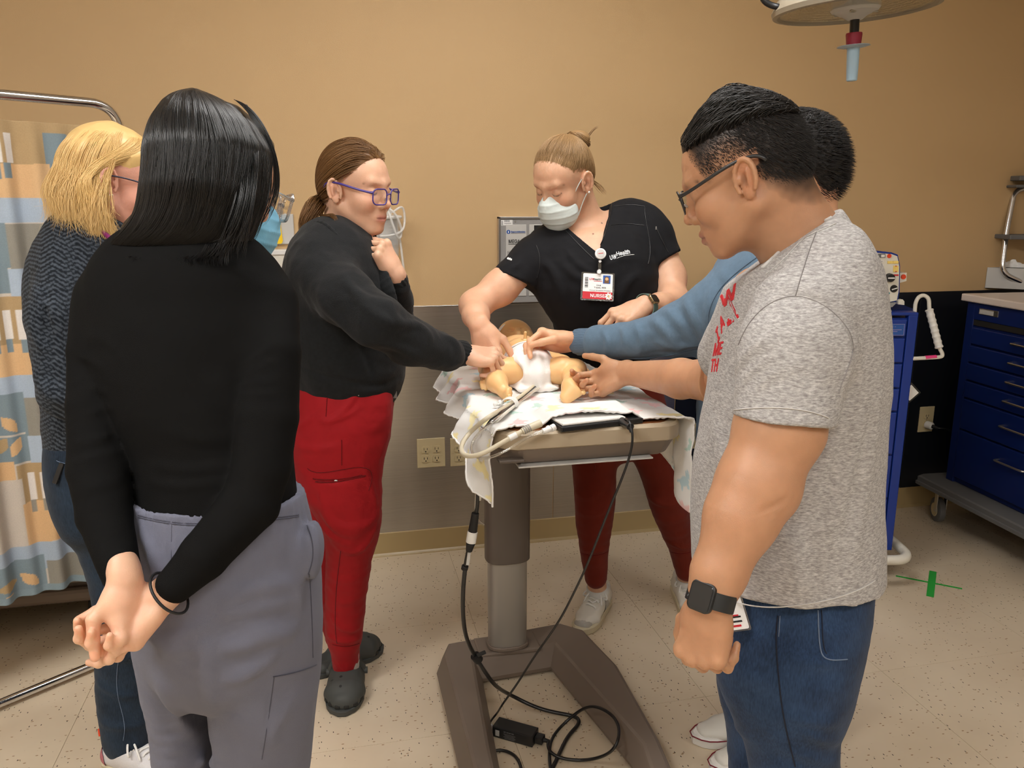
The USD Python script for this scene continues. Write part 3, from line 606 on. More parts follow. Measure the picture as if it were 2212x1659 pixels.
obj('ceiling_plate', cyl((c0[0]+.36, c0[1]+.15, Z1-.03), (c0[0]+.36, c0[1]+.15, Z1), .1), 'lamp_shell', sl)
obj('side_handle', tube([c0-fx @ V(LR-.01, 0, 0)-ax*.0, at(1668, 12, 2.2), at(1650, 0, 2.2), at(1646, -20, 2.2), c0-fx @ V(LR-.03, 0, 0)-ax*.06], .0085, 8, 24), 'black_plastic', sl, smooth=True)
hd = thing('light_handle', 'pale blue sterile light handle with crimson collar under the surgical light', 'light handle', c0+ax*.1)
obj('collar', lathe([(0, .068), (.021, .068), (.022, .072), (.019, .104), (0, .106)], 32, ax, c0), 'collar_red', hd)
obj('flange', lathe([(0, .103), (.042, .101), (.044, .103), (.03, .106), (0, .108)], 48, ax, c0), 'cover_flange', hd)
obj('grip', lathe([(0, .106), (.0168, .107), (.0158, .16), (.0145, .192), (.012, .194), (0, .194)], 32, ax, c0), 'cover_blue', hd)

# ------------------------------------------------------------------ things on the back wall
wy = Y1
FW = np.stack([V(1, 0, 0), V(0, 0, 1), V(0, -1, 0)], 1)      # lettering frame on the back wall: x right, y up, z out of the wall
def on_wall(name, x0, x1, z0, z1, d, m, parent, r=.003, off=0.0, **kw): return obj(name, box((x0, wy-off-d, z0), (x1, wy-off, z1), r), m, parent, smooth=False, **kw)
def wtext(s, h, x, z, off, m, parent, bold=False, center=False, name='lettering', sq=1.0): return obj(name, words(s, h, (x, wy-off, z), FW, .0005, bold, center, sq), m, parent, smooth=False)
def socket(parent, x, z, off, plug=False):
    f = obj('socket_face', cat([prism(rrect(.034, .030, .009), .003, FW, (x, wy-off, z))]), 'ivory_plastic', parent, smooth=False)
    sl_ = cat([box((x-.0078, wy-off-.0036, z-.002), (x-.0058, wy-off-.002, z+.008)), box((x+.0058, wy-off-.0036, z-.002), (x+.0078, wy-off-.002, z+.007)), cyl((x, wy-off-.0036, z-.0085), (x, wy-off-.002, z-.0085), .0028, sec=12)])
    obj('slots', sl_, 'slot_dark', parent, smooth=False); return f
def outlet(label, x, z, w, h, cols, off=.004, plugged=False):
    o = thing('wall_outlet', label, 'outlet', (x, wy-off, z))
    on_wall('plate', x-w/2, x+w/2, z-h/2, z+h/2, .006, 'ivory_plastic', o, .002, off)
    for cx in cols:
        for dz in (-.0205, .0205): socket(o, x+cx, z+dz-.004, off+.006)
        obj('screw', cyl((x+cx, wy-off-.0065, z), (x+cx, wy-off-.0055, z), .003, sec=12), 'screw_steel', o)
    return o
outlet('ivory double outlet with four sockets on the steel panel left of the table', .373, .443, .117, .126, (-.023, .023))
outlet('ivory outlet half hidden behind the blanket corner beside the table column', .512, .438, .117, .122, (-.023, .023))
outlet('ivory outlet on black panel between the nurse and the grey shirt', 1.548, .438, .075, .118, (0,))
outlet('ivory outlet with a white plug in the lower socket on black panel', 2.766, .443, .080, .126, (0,))
plug = thing('power_plug', 'white round power plug with black cord in right wall outlet', 'plug', (2.766, wy-.01, .418))
obj('plug_body', lathe([(0, 0), (.017, 0), (.0185, .004), (.0175, .03), (.013, .034), (0, .034)], 24, (.25, -1, -.05), (2.766, wy-.013, .4185)), 'white_plastic', plug)
obj('strain_relief', lathe([(0, 0), (.009, 0), (.006, .03), (0, .031)], 16, (.4, -1, -.1), (2.773, wy-.045, .417)), 'black_rubber', plug)
obj('cord', tube([V(2.78, wy-.07, .414), V(2.86, wy-.10, .39), V(2.98, wy-.11, .25), V(3.1, wy-.1, .06), V(3.2, wy-.12, .01)], .004, 8, 40), 'cord_black', plug, smooth=True)

cp = thing('gas_control_panel', 'white wall control panel with round black-rimmed pressure gauge', 'control panel', (-.26, wy, 1.15))
on_wall('box', -.40, -.06, .93, 1.287, .075, 'offwhite_plastic', cp, .004)
on_wall('top_flange', -.403, -.057, 1.272, 1.29, .08, 'white_plastic', cp, .002)
on_wall('red_label', -.352, -.288, 1.2365, 1.2485, .001, 'ink_red', cp, 0, .0755)
wtext('CONTROL PANEL', .0092, -.353, 1.2245, .0757, 'ink_black', cp)
on_wall('maker_label', -.3455, -.289, 1.181, 1.217, .001, 'ink_black', cp, 0, .0755)
on_wall('maker_mark', -.342, -.3285, 1.195, 1.213, .0006, 'ink_blue', cp, 0, .0767)
wtext('MED-CON', .0062, -.326, 1.190, .0767, 'ink_grey', cp, True); on_wall('label_line', -.326, -.293, 1.2005, 1.203, .0005, 'ink_grey', cp, 0, .0767)
gx, gz = -.2215, 1.1755
g = obj('gauge', lathe([(0, 0), (.046, 0), (.046, .012), (.042, .016), (.033, .016), (.031, .012), (0, .012)], 48, (0, -1, 0), (gx, wy-.075, gz)), 'black_plastic', cp)
def gchild(name, m, mt): return obj(name, m, mt, g, smooth=False)
gchild('dial', cyl((gx, wy-.0868, gz), (gx, wy-.0880, gz), .031, sec=40), 'paper_white')
gchild('needle', prism([(-.0016, -.018), (.0016, -.018), (.0006, .022), (-.0006, .022)], .0006, FW @ R3(z=math.radians(128)), (gx, wy-.0888, gz)), 'ink_black')
gchild('needle_hub', cyl((gx, wy-.088, gz), (gx, wy-.0895, gz), .004, sec=16), 'ink_black')
gchild('scale', cat([prism([(-.0004, .021), (.0004, .021), (.0004, .026), (-.0004, .026)], .0003, FW @ R3(z=a), (gx, wy-.0882, gz)) for a in np.linspace(-2.3, 2.3, 25)]), 'ink_red')
gchild('rim_marks', cat([prism([(-.0011, .0355), (.0011, .0355), (.0011, .046), (-.0011, .046)], .0006, FW @ R3(z=a+.15), (gx, wy-.0912, gz)) for a in np.arange(14)*2*np.pi/14]), 'ink_white')
gchild('lens', lathe([(0, .0135), (.031, .0135), (.031, .0142), (0, .0142)], 32, (0, -1, 0), (gx, wy-.075, gz)), 'clear_plastic')
on_wall('lower_label', -.205, -.165, 1.118, 1.127, .001, 'ink_black', cp, 0, .0755); on_wall('lower_label_face', -.203, -.167, 1.1195, 1.1255, .0005, 'paper_white', cp, 0, .0767)
mp = thing('medical_air_plate', 'grey wall plate with yellow air outlet above the control panel', 'gas outlet', (-.26, wy, 1.36))
on_wall('plate', -.385, -.126, 1.307, 1.419, .010, 'light_grey', mp, .002)
for x in (-.385, -.2795): on_wall('plate_cover', x+.001, x+.1045 if x < -.3 else -.128, 1.309, 1.417, .003, 'light_grey', mp, .001, .0098)
ys = [(-.0225, -.041), (.0245, -.041), (.0285, -.034), (.0235, .03), (.019, .039), (-.006, .040), (-.016, .035), (-.0195, .015), (-.0225, -.012), (-.0295, -.033)]
from shapely.geometry import Polygon as _Pg
obj('yellow_cover', prism(_Pg(ys).buffer(.003), .009, FW, (-.2005, wy-.0125, 1.354)), 'yellow_plate', mp, smooth=False)
wtext('MEDICAL AIR', .0042, -.219, 1.382, .0218, 'ink_black', mp, True)
obj('port', cat([cyl((-.2035, wy-.0212, 1.3615), (-.2035, wy-.0235, 1.3615), .0052, sec=20), cyl((-.1855, wy-.0212, 1.362), (-.1855, wy-.0225, 1.362), .0034, sec=16)]), 'black_plastic', mp)
on_wall('mark', -.196, -.190, 1.3545, 1.3575, .0005, 'ink_black', mp, 0, .0217); on_wall('mark', -.207, -.2035, 1.374, 1.3775, .0005, 'ink_black', mp, 0, .0217)
# zone alarm board
ab = thing('gas_alarm_board', 'grey framed gas alarm board partly hidden behind the nurse', 'alarm board', (1.0, wy, 1.2))
on_wall('back_plate', .663, 1.36, 1.062, 1.404, .022, 'grey_plastic', ab, .003)
for nm, a in (('frame_side', (.660, .668, 1.06, 1.406)), ('frame_side', (1.357, 1.365, 1.06, 1.406)), ('frame_side', (.660, 1.365, 1.398, 1.406))): on_wall(nm, *a, .028, 'steel_satin', ab, .001)
on_wall('module', .690, .775, 1.09, 1.376, .003, 'light_grey', ab, .001, .022); on_wall('module', .786, .871, 1.09, 1.376, .003, 'light_grey', ab, .001, .022); on_wall('module', .882, .967, 1.09, 1.376, .003, 'light_grey', ab, .001, .022)
on_wall('asset_tag', .671, .718, 1.372, 1.394, .0012, 'paper_white', ab, 0, .0222)
obj('tag_barcode', cat([box((.684+k*.0023, wy-.0241, 1.386), (.684+k*.0023+(.0014 if k % 3 else .0007), wy-.0234, 1.393)) for k in range(10)]+[box((.6725, wy-.0241, 1.374+k*.0028), (.678, wy-.0234, 1.3755+k*.0028)) for k in range(6)]+[box((.684, wy-.0241, 1.380), (.712, wy-.0236, 1.3815))]), 'ink_grey', ab, smooth=False)
obj('tag_screw', cyl((.729, wy-.022, 1.387), (.729, wy-.025, 1.387), .0028, sec=16), 'screw_steel', ab)
obj('maker_mark', cyl((.7005, wy-.0252, 1.347), (.7005, wy-.026, 1.347), .0078, sec=24), 'ink_blue', ab)
obj('maker_mark', prism([(-.0012, -.005), (.0008, -.005), (.002, .0005), (.0005, .005), (-.0022, .001)], .0004, FW, (.7005, wy-.0261, 1.347)), 'ink_white', ab, smooth=False)
wtext('BeaconMed\u00e6s', .0066, .7105, 1.3440, .0257, 'ink_blue', ab, True, sq=.92); on_wall('mark_line', .7105, .771, 1.3405, 1.3415, .0004, 'ink_grey', ab, 0, .0255)
wtext('MEGA-', .0135, .700, 1.303, .0257, 'ink_black', ab, True, sq=.88); on_wall('mark_line', .700, .760, 1.2975, 1.2995, .0004, 'ink_black', ab, 0, .0255)
obj('shield_mark', cat([prism(_Pg([(-.008, .009), (.008, .009), (.008, -.004), (0, -.010), (-.008, -.004)]).difference(_Pg([(-.0066, .0076), (.0066, .0076), (.0066, -.0034), (0, -.0084), (-.0066, -.0034)])), .0005, FW, (.7045, wy-.0256, 1.262)), box((.6995, wy-.0261, 1.2635), (.7095, wy-.0256, 1.2665)), box((.701, wy-.0261, 1.259), (.708, wy-.0256, 1.2605))]), 'ink_grey', ab, smooth=False)
obj('display', box((.806, wy-.0262, 1.352), (.852, wy-.025, 1.372)), 'black_plastic', ab, smooth=False); obj('display', box((.796, wy-.0262, 1.34), (.816, wy-.025, 1.346)), 'ink_black', ab, smooth=False)
# suction canister
sc = thing('suction_canister', 'clear graduated suction canister with coiled tubing on the wall', 'suction canister', (.215, 3.10, 1.27))
cx, cy = .213, 3.105
can = lathe([(0, 1.258), (.040, 1.258), (.046, 1.262), (.0555, 1.40), (.058, 1.404), (.055, 1.404), (.0528, 1.40), (.0435, 1.264), (0, 1.262)], 48, (0, 0, 1), (cx, cy, 0)); obj('canister', can, 'frosted', sc, smooth=50)
obj('lid', lathe([(0, 1.402), (.061, 1.402), (.063, 1.407), (.061, 1.413), (.04, 1.417), (.014, 1.418), (.013, 1.43), (0, 1.43)], 48, (0, 0, 1), (cx, cy, 0)), 'white_plastic', sc, smooth=40)
obj('lid_spout', cyl((cx+.012, cy-.02, 1.41), (cx+.012, cy-.03, 1.445), .010, .008), 'white_plastic', sc)
marks = []
for k in range(11):
    z = 1.275+k*.011; rr = .0440+(z-1.262)*.069
    for a0, a1 in ((.15, .5 if k % 2 == 0 else .36), (-.62, -.30 if k % 2 == 0 else -.42)):
        for a in np.linspace(a0, a1, 6)[:-1]:
            b = a+(a1-a0)/5; p, q_ = V(cx+rr*math.sin(a), cy-rr*math.cos(a), z), V(cx+rr*math.sin(b), cy-rr*math.cos(b), z); marks.append(cyl(p, q_, .0008, sec=5))
obj('graduations', cat(marks), 'ink_white', sc, smooth=False)
obj('wall_bracket', box((cx-.05, cy+.045, 1.30), (cx+.05, wy, 1.40), .004), 'white_plastic', sc, smooth=False)
tb = lambda P, r=.0045: tube(P, r, 10, 60)
obj('tubing', tb([V(cx+.012, cy-.028, 1.437), V(cx+.03, cy-.05, 1.43), at_y(868, 448, cy-.04), at_y(874, 478, cy-.03), at_y(866, 500, cy-.06), at_y(846, 508, cy-.07), at_y(820, 510, cy-.075)]), 'tube_frost', sc, smooth=True)
obj('tubing', tb([at_y(838, 457, cy-.066), at_y(850, 490, cy-.075), at_y(862, 515, cy-.06), at_y(867, 505, cy-.045), at_y(858, 470, cy-.06), at_y(842, 452, cy-.06), V(cx-.02, cy-.03, 1.418)]), 'tube_frost', sc, smooth=True)
obj('tubing', tb([at_y(860, 500, cy-.03), at_y(867, 540, cy-.02), at_y(873, 590, cy-.02), at_y(875, 630, cy), at_y(862, 665, cy), at_y(845, 690, cy+.02), at_y(800, 720, cy+.03)]), 'tube_frost', sc, smooth=True)

# ------------------------------------------------------------------ floor marks
tp = thing('floor_tape_cross', 'green tape cross stuck on the floor near the right cart', 'tape mark', at_z(2010, 1262, 0))
def strip(name, uv0, uv1, w, m, parent, z0=0.0):
    a, b = at_z(*uv0, z0), at_z(*uv1, z0); d = unit(b-a); n = V(-d[1], d[0], 0)*w/2
    v = np.array([a-n, b-n, b+n, a+n]); obj(name, TM(np.vstack([v, v+V(0, 0, .0005)]), [[0, 2, 1], [0, 3, 2], [4, 5, 6], [4, 6, 7], [0, 1, 5], [0, 5, 4], [1, 2, 6], [1, 6, 5], [2, 3, 7], [2, 7, 6], [3, 0, 4], [3, 4, 7]]), m, parent, smooth=False)
strip('tape_strip', (1935, 1244), (2078.5, 1272), .0125, 'tape_green', tp); strip('tape_strip', (2015.5, 1234), (2009, 1289), .026, 'tape_green', tp, .0004)
fs = thing('tape_scrap', 'small pale blue tape scrap on the floor by the baseboard', 'tape scrap', at_z(894, 1195, 0)); strip('tape_strip', (887, 1196), (901, 1195), .012, 'tape_blue', fs)
# ------------------------------------------------------------------ blue crash cart behind the two men, turned to the camera
c1 = at_y(1986, 671, 2.49); c1o = V(c1[0], 2.49, 0)                       # front right corner on the floor plan
ux, uy = V(CR[0], CR[1], 0), V(math.sin(YAW), math.cos(YAW), 0)            # to the right along its front, to its back
RC = np.stack([ux, uy, V(0, 0, 1)], 1)
def cl(x, y, z): return c1o+ux*x+uy*y+V(0, 0, z)                           # x <= 0 towards the left
CW, CD, CTOP = .60, .46, 1.06
cart = thing('crash_cart', 'bright blue drawer cart with defibrillator behind the grey shirt', 'cart', cl(-CW/2, CD/2, 0))
def cbox(name, a, b, m, r=.002, parent=None, **kw):
    a, b = np.array(a, float), np.array(b, float); return obj(name, rbox(cl(*((a+b)/2)), np.abs(b-a), RC, r), m, parent or cart, smooth=False, **kw)
cbox('body', (-CW+.012, .012, .14), (-.012, CD, CTOP-.012), 'cart_blue', .004)
cbox('post', (-.036, 0, .135), (0, .03, CTOP), 'cart_blue', .004); cbox('post', (-CW, 0, .135), (-CW+.036, .03, CTOP), 'cart_blue', .004)
cbox('top_panel', (-CW, 0, CTOP-.002), (0, CD, CTOP+.01), 'cart_blue', .004)
cbox('top_mat', (-CW+.03, .03, CTOP+.008), (-.085, CD-.03, CTOP+.013), 'worktop_white', .002)
zt = [(.985, 1.045), (.885, .975), (.790, .878), (.700, .783), (.530, .693), (.355, .523), (.165, .348)]
for k, (a, b) in enumerate(zt): cbox('drawer', (-CW+.042, -.004, a), (-.042, .03, b), 'cart_blue', .003)
cbox('warning_label', (-.30, -.0055, .985), (-.048, -.003, 1.030), 'ink_blue', 0)
RL = np.stack([ux, V(0, 0, 1), -uy], 1)
def ctext(s, h, x, z, m, y=-.0058, bold=False): return obj('lettering', words(s, h, cl(x, y, z), RL, .0005, bold), m, cart, smooth=False)
ctext('- WARNING -', .009, -.165, 1.0145, 'ink_pale', bold=True)
for k, (x0, x1) in enumerate(((-.17, -.06), (-.17, -.075), (-.17, -.10))): cbox('label_line', (x0, -.0062, 1.006-k*.0065), (x1, -.0053, 1.0085-k*.0065), 'ink_pale', 0)
for a, b in (((-.298, 1.027), (-.05, 1.0285)), ((-.298, .9865), (-.05, .988)), ((-.0515, .988), (-.05, 1.027))): cbox('label_line', (a[0], -.0062, a[1]), (b[0], -.0053, b[1]), 'ink_pale', 0)
loop = [cl(-CW-.03, CD-.05, .12), cl(-CW-.05, -.02, .12), cl(-CW-.02, -.055, .12), cl(-.1, -.055, .12), cl(.02, -.052, .12), cl(.052, -.02, .125), cl(.05, .04, .13), cl(.035, CD-.05, .14)]
def chamfer_path(P, r=.03, n=6):
    o = [P[0]]
    for a, b, c in zip(P[:-2], P[1:-1], P[2:]):
        d0, d1 = min(r, .45*np.linalg.norm(a-b)), min(r, .45*np.linalg.norm(c-b)); p, q = b+unit(a-b)*d0, b+unit(c-b)*d1
        for t in np.linspace(0, 1, n): o.append((1-t)**2*p+2*t*(1-t)*b+t*t*q)
    return np.array(o+[P[-1]])
obj('bumper_rail', tube(chamfer_path(loop), .019, 12), 'offwhite_plastic', cart, smooth=True)
for x in (-CW+.05, -.05):
    for y in (.05, CD-.05):
        cs = obj('caster', lathe([(0, -.014), (.05, -.014), (.055, -.008), (.055, .008), (.05, .014), (0, .014)], 28, ux, cl(x, y, .055)), 'dark_grey', cart); obj('fork', cat([rbox(cl(x-.02, y+.01, .09), (.005, .03, .09), RC, .001), rbox(cl(x+.02, y+.01, .09), (.005, .03, .09), RC, .001), rbox(cl(x, y+.01, .134), (.045, .03, .006), RC, .001)]), 'steel_satin', cs and cart, smooth=False)
# things hung on the cart's right side: a bent white rail with a grip, its marker rod
g0, g1 = at(2007, 668, 2.95), at(2029, 752, 2.95)
obj('side_rail', tube(chamfer_path(np.array([at(1976, 676, 2.95), at(1977, 655, 2.95), at(1984, 641, 2.95), at(1996, 637, 2.95), at(2007, 645, 2.95), g0, g1, at(2036, 764, 2.95), at(2035, 771, 2.95), at(2015, 772.5, 2.95), at(1965, 775, 2.95)]), .02), .0072, 10), 'offwhite_plastic', cart, smooth=True)
gp = [(0, 0), (.0125, 0)]; Lg = np.linalg.norm(g1-g0)
for k in range(60): gp.append((.0155-.0028*abs(math.sin(math.pi*7*k/59))**.6, .004+(Lg-.008)*k/59))
obj('rail_grip', lathe(gp+[(.0125, Lg), (0, Lg)], 20, g1-g0, g0), 'white_plastic', cart, smooth=50)
obj('marker_sleeve', tube([at(1998, 772.9, 2.95), at(2022, 771.2, 2.95)], .0078, 10), 'pink_marker', cart)
dm = at(1966, 848, 3.0); obj('placard', prism([(-.04, 0), (0, -.04), (.04, 0), (0, .04)], .002, RL, dm), 'black_plastic', cart, smooth=False); obj('placard_face', prism([(-.031, 0), (0, -.031), (.031, 0), (0, .031)], .001, RL, dm-uy*.0022), 'paper_white', cart, smooth=False)
# defibrillator
df = thing('defibrillator', 'white defibrillator with blue edge and black dials on the blue cart', 'defibrillator', cl(-.2, .2, CTOP+.013))
Rd = R3(z=-YAW) @ R3(x=-.10)
t0 = 2.93
dp0 = at(1860, 600, t0)
def dpx(u, v, off=0.0): d = ray(u, v); return CP+d*(((dp0-CP) @ uy)/(d @ uy))-uy*off
def dpoly(uv, depth, off=0.0):
    """A panel on the front of the device, outlined in its own upright plane."""
    P = np.array([dpx(*p) for p in uv]); o = P[0]; xy = np.column_stack([(P-o) @ ux, (P-o)[:, 2]]); return prism(_Pg(xy), depth, RL, o-uy*off)
body = [(1780, 640), (1776, 560), (1796, 547), (1860, 546), (1882, 541), (1925, 545), (1938, 550), (1943, 575), (1942, 630), (1937, 655), (1905, 667), (1790, 668)]
obj('case', xf(dpoly(body, .14), None, uy*.135), 'cart_blue', df, smooth=False)
front = [(1784, 640), (1780, 562), (1798, 551), (1862, 550), (1884, 545), (1923, 548.5), (1935, 553), (1939.5, 576), (1938, 628), (1934, 648), (1903, 655), (1792, 656)]
obj('front_panel', dpoly(front, .008, .004), 'offwhite_plastic', df, smooth=False)
def dbox(name, u0, v0, u1, v1, m, d=.003, off=.012, par=None): return obj(name, dpoly([(u0, v0), (u0, v1), (u1, v1), (u1, v0)], d, off), m, par or df, smooth=False)
dbox('screen_bezel', 1800, 560, 1886, 632, 'light_grey'); dbox('screen', 1806, 564, 1881, 612, 'screen_glass', .001, .0152)
dbox('display_strip', 1893, 547.5, 1908.5, 556, 'ink_grey'); dbox('display_digit', 1899.5, 549.5, 1907, 555, 'paper_white', .001, .0152)
def dknob(name, u, v, rpx, m, d=.014, ptr=None):
    r = rpx*t0/FPX; k = obj(name, lathe([(0, 0), (r, 0), (r*.94, d*.6), (r*.85, d), (0, d)], 28, -uy, dpx(u, v, .012)), m, df)
    if ptr is not None: obj('pointer', rbox(dpx(u, v, .012+d+.0005), (r*1.5, r*.3, .0015), RL @ R3(z=ptr), 0), 'ink_white', k, smooth=False)
dknob('mode_knob', 1917, 599, 9.6, 'black_plastic', .02, .0); dknob('cable_port', 1906, 622.5, 8.2, 'black_plastic', .006, .9); dknob('cable_port', 1927.5, 622.8, 8.2, 'black_plastic', .006, .3)
dknob('red_button', 1917.5, 552.5, 4.6, 'orange_button', .004); dknob('port_hole', 1877.5, 550.8, 2.2, 'ink_black', .001); dknob('port_hole', 1886.5, 550.6, 2.2, 'ink_black', .001)
for (a, b) in ((1913.5, 1924.5), (1925.5, 1937)): dbox('amber_key', a, 563.2, b, 568.8, 'amber_label')
dbox('amber_key', 1926, 573.5, 1936.5, 587, 'amber_label')
for v, s in ((575, 1), (585.2, -1)): obj('arrow_mark', dpoly([(1929, v), (1933.5, v), (1931.2, v-s*2.6)][::s], .0006, .0153), 'ink_red', df, smooth=False)
for v in (563, 571.5, 579.5, 587): dbox('soft_key', 1894, v-1.4, 1905.5, v+3.2, 'white_plastic', .002); dbox('key_line', 1896.5, v+.4, 1903, v+1.1, 'ink_grey', .0005, .0143)
dbox('red_flag', 1925, 592.2, 1937.5, 595.4, 'ink_red', .0008); dbox('teal_flag', 1895, 604.2, 1907, 607, 'ink_teal', .0008); dbox('off_label', 1895.5, 598, 1906, 600.5, 'ink_black', .0008); dknob('teal_mark', 1916.5, 633, 2.6, 'ink_teal', .001)
obj('foot', cat([dpoly([(1898, 655), (1904, 664), (1922, 662), (1932, 652)], .1, -.08)]), 'grey_plastic', df, smooth=False)
obj('carry_handle', tube(spline([dpx(1810, 552, -.06), dpx(1812, 528, -.06), dpx(1832, 517.5, -.06), dpx(1848, 521, -.06), dpx(1858, 534, -.06), dpx(1863, 550, -.06)], 40), .0075, 10), 'grey_plastic', df, smooth=True)
pb = thing('pacer_module', 'small white box with round orange button beside the defibrillator', 'module', dpx(1950, 598, -.03))
obj('case', dpoly([(1943, 590), (1943, 612), (1949, 611), (1961, 607.5), (1961.5, 589.5)], .05, -.06), 'offwhite_plastic', pb, smooth=False)
r = 5.6*t0/FPX; obj('button', lathe([(0, 0), (r, 0), (r*.9, .005), (0, .006)], 24, -uy, dpx(1954, 598.5, -.011)), 'orange_button', pb)
wp = thing('white_connector', 'white cable connector hanging at the right foot of the defibrillator', 'connector', dpx(1942, 650, 0))
obj('connector_body', dpoly([(1935, 648), (1935, 656), (1948, 657.5), (1948, 649.5), (1944.5, 645.5), (1939, 646)], .02, 0), 'offwhite_plastic', wp, smooth=False); obj('cable', tube([dpx(1941, 648, -.01), dpx(1942, 636, -.01), dpx(1941, 622, .0)], .003, 8, 12), 'offwhite_plastic', wp, smooth=True)
tr = thing('cart_tray', 'dark blue folder lying on the top of the crash cart', 'folder', cl(-.09, .12, CTOP+.012))
obj('cover', dpoly([(1922, 667), (1930, 656), (1938, 653), (1985, 671), (1975, 676), (1952, 677)], .006, -.03), 'cart_navy', tr, smooth=False)

# ------------------------------------------------------------------ navy supply cart at the right edge, facing left
a2 = at_z(2043, 1029, .22); b2 = at_z(2212, 1110, .22); f2 = unit(V(b2[0]-a2[0], b2[1]-a2[1], 0)); d2 = V(-f2[1], f2[0], 0)
if d2[0] < 0: d2 = -d2
R2 = np.stack([f2, d2, V(0, 0, 1)], 1)
def c2(x, y, z): return V(a2[0], a2[1], 0)+f2*x+d2*y+V(0, 0, z)
C2W, C2D = .78, .56; top2 = at(2094, 652, (a2-CP) @ CF*1.0)[2]
p_ = ray(2094, 650); k_ = (a2[1]/p_[1]); C2T = CAM_H+p_[2]*k_
cart2 = thing('supply_cart', 'navy drawer cart with pale worktop at the right edge', 'cart', c2(C2W/2, C2D/2, 0))
def bx2(name, a, b, m, r=.002, parent=None): a, b = np.array(a, float), np.array(b, float); return obj(name, rbox(c2(*((a+b)/2)), np.abs(b-a), R2, r), m, parent or cart2, smooth=False)
bx2('body', (0, .012, .21), (C2W, C2D, C2T), 'cart_navy', .006)
bx2('worktop', (-.02, -.022, C2T), (C2W+.02, C2D+.02, C2T+.032), 'worktop_white', .006)
bx2('face_post', (0, 0, .21), (.045, .02, C2T), 'cart_navy', .003); bx2('face_post', (C2W-.045, 0, .21), (C2W, .02, C2T), 'cart_navy', .003)
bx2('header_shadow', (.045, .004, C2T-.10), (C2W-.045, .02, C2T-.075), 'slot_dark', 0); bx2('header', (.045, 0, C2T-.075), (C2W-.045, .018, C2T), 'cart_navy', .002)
H2 = C2T-.105-.235; rows = [.105, .105, .105, .105, .19, .30]; sm = sum(rows); z = C2T-.105
for hh in rows:
    hh = hh*H2/sm; d = bx2('drawer', (.05, -.006, z-hh+.004), (C2W-.05, .02, z-.004), 'cart_navy', .004); hz = z-hh*.42 if hh < .16 else z-hh*.28
    hp = np.array([c2(.30, -.004, hz), c2(.302, -.03, hz), c2(.32, -.033, hz), c2(.44, -.033, hz), c2(.458, -.03, hz), c2(.46, -.004, hz)])
    obj('handle', tube(chamfer_path(hp, .008), .0048, 8), 'steel_satin', d, smooth=True); z -= hh
bx2('label_holder', (.075, -.003, C2T-.048), (.185, .001, C2T-.022), 'steel_satin', .001); bx2('label_card', (.08, -.004, C2T-.045), (.16, -.002, C2T-.026), 'light_grey', 0)
bx2('lock', (-.004, .10, .62), (.0, .115, .635), 'steel_satin', .001)
bump = layered(np.array([(-.07, -.10), (C2W+.07, -.10), (C2W+.09, -.06), (C2W+.09, C2D+.04), (-.09, C2D+.04), (-.09, -.06)]), [.165, .170, .183, .186, .205, .210], [.006, 0, 0, .006, .006, .014]); obj('bumper', TM(c2(0, 0, 0)+bump.vertices @ R2.T, bump.faces), 'bumper_grey', cart2, smooth=False)
for x, y in ((-.0, -.02), (C2W, -.02), (0, C2D-.04), (C2W, C2D-.04)):
    w = obj('caster', lathe([(.012, -.016), (.045, -.016), (.0565, -.012), (.0575, 0), (.0565, .012), (.045, .016), (.012, .016)], 32, d2+f2*.25, c2(x, y, .0585)), 'bumper_grey', cart2)
    w2 = unit(d2+f2*.25); obj('wheel_cap', lathe([(0, -.018), (.03, -.018), (.034, -.015), (.034, .015), (.03, .018), (0, .018)], 24, w2, c2(x, y, .0585)), 'ivory_plastic', w); rf = np.stack([np.cross(w2, (0, 0, 1)), w2, V(0, 0, 1)], 1)
    obj('fork', cat([rbox(c2(x, y, .105)+rf @ V(.02, .021, 0), (.028, .004, .1), rf, .001), rbox(c2(x, y, .105)+rf @ V(.02, -.021, 0), (.028, .004, .1), rf, .001), rbox(c2(x, y, .155)+rf @ V(.012, 0, 0), (.05, .048, .008), rf, .002)]), 'steel_satin', w, smooth=False)
# tissue box on it
tbx = thing('tissue_box', 'grey tissue box with a white tissue on the navy cart', 'tissue box', c2(.35, .2, C2T+.032))
e0, e1, e2 = (at(u, 625, (c2(.1, .08, 1)-CP) @ CF) for u in (2128, 2170, 2212))
zt0 = C2T+.032; bo = at_z(2127, 622, zt0); Rb = R3(z=-YAW+.0) @ R3(z=-.55)
bc = bo+Rb @ V(.125, .06, 0)
obj('carton', rbox((bc[0], bc[1], zt0+.048), (.25, .12, .096), Rb, .0025), 'light_grey', tbx, smooth=False)
obj('opening', prism(rrect(.12, .05, .024), .0006, Rb, (bc[0], bc[1], zt0+.0965)), 'slot_dark', tbx, smooth=False)
tv = Sdf3(); tc = V(bc[0], bc[1], zt0+.09)
for k in range(5): tv.ec(tc+Rb @ V(-.035+.017*k, 0, 0), tc+Rb @ V(-.05+.024*k, .006*(-1)**k, .028+.012*math.sin(k*1.7)), .022, .012, .008, .004, Rb @ V(1, 0, 0), k=.012)
tv.disp.append(ripple(60, .004, 3)); obj('tissue', tv.mesh(.003), 'tissue', tbx, smooth=True)
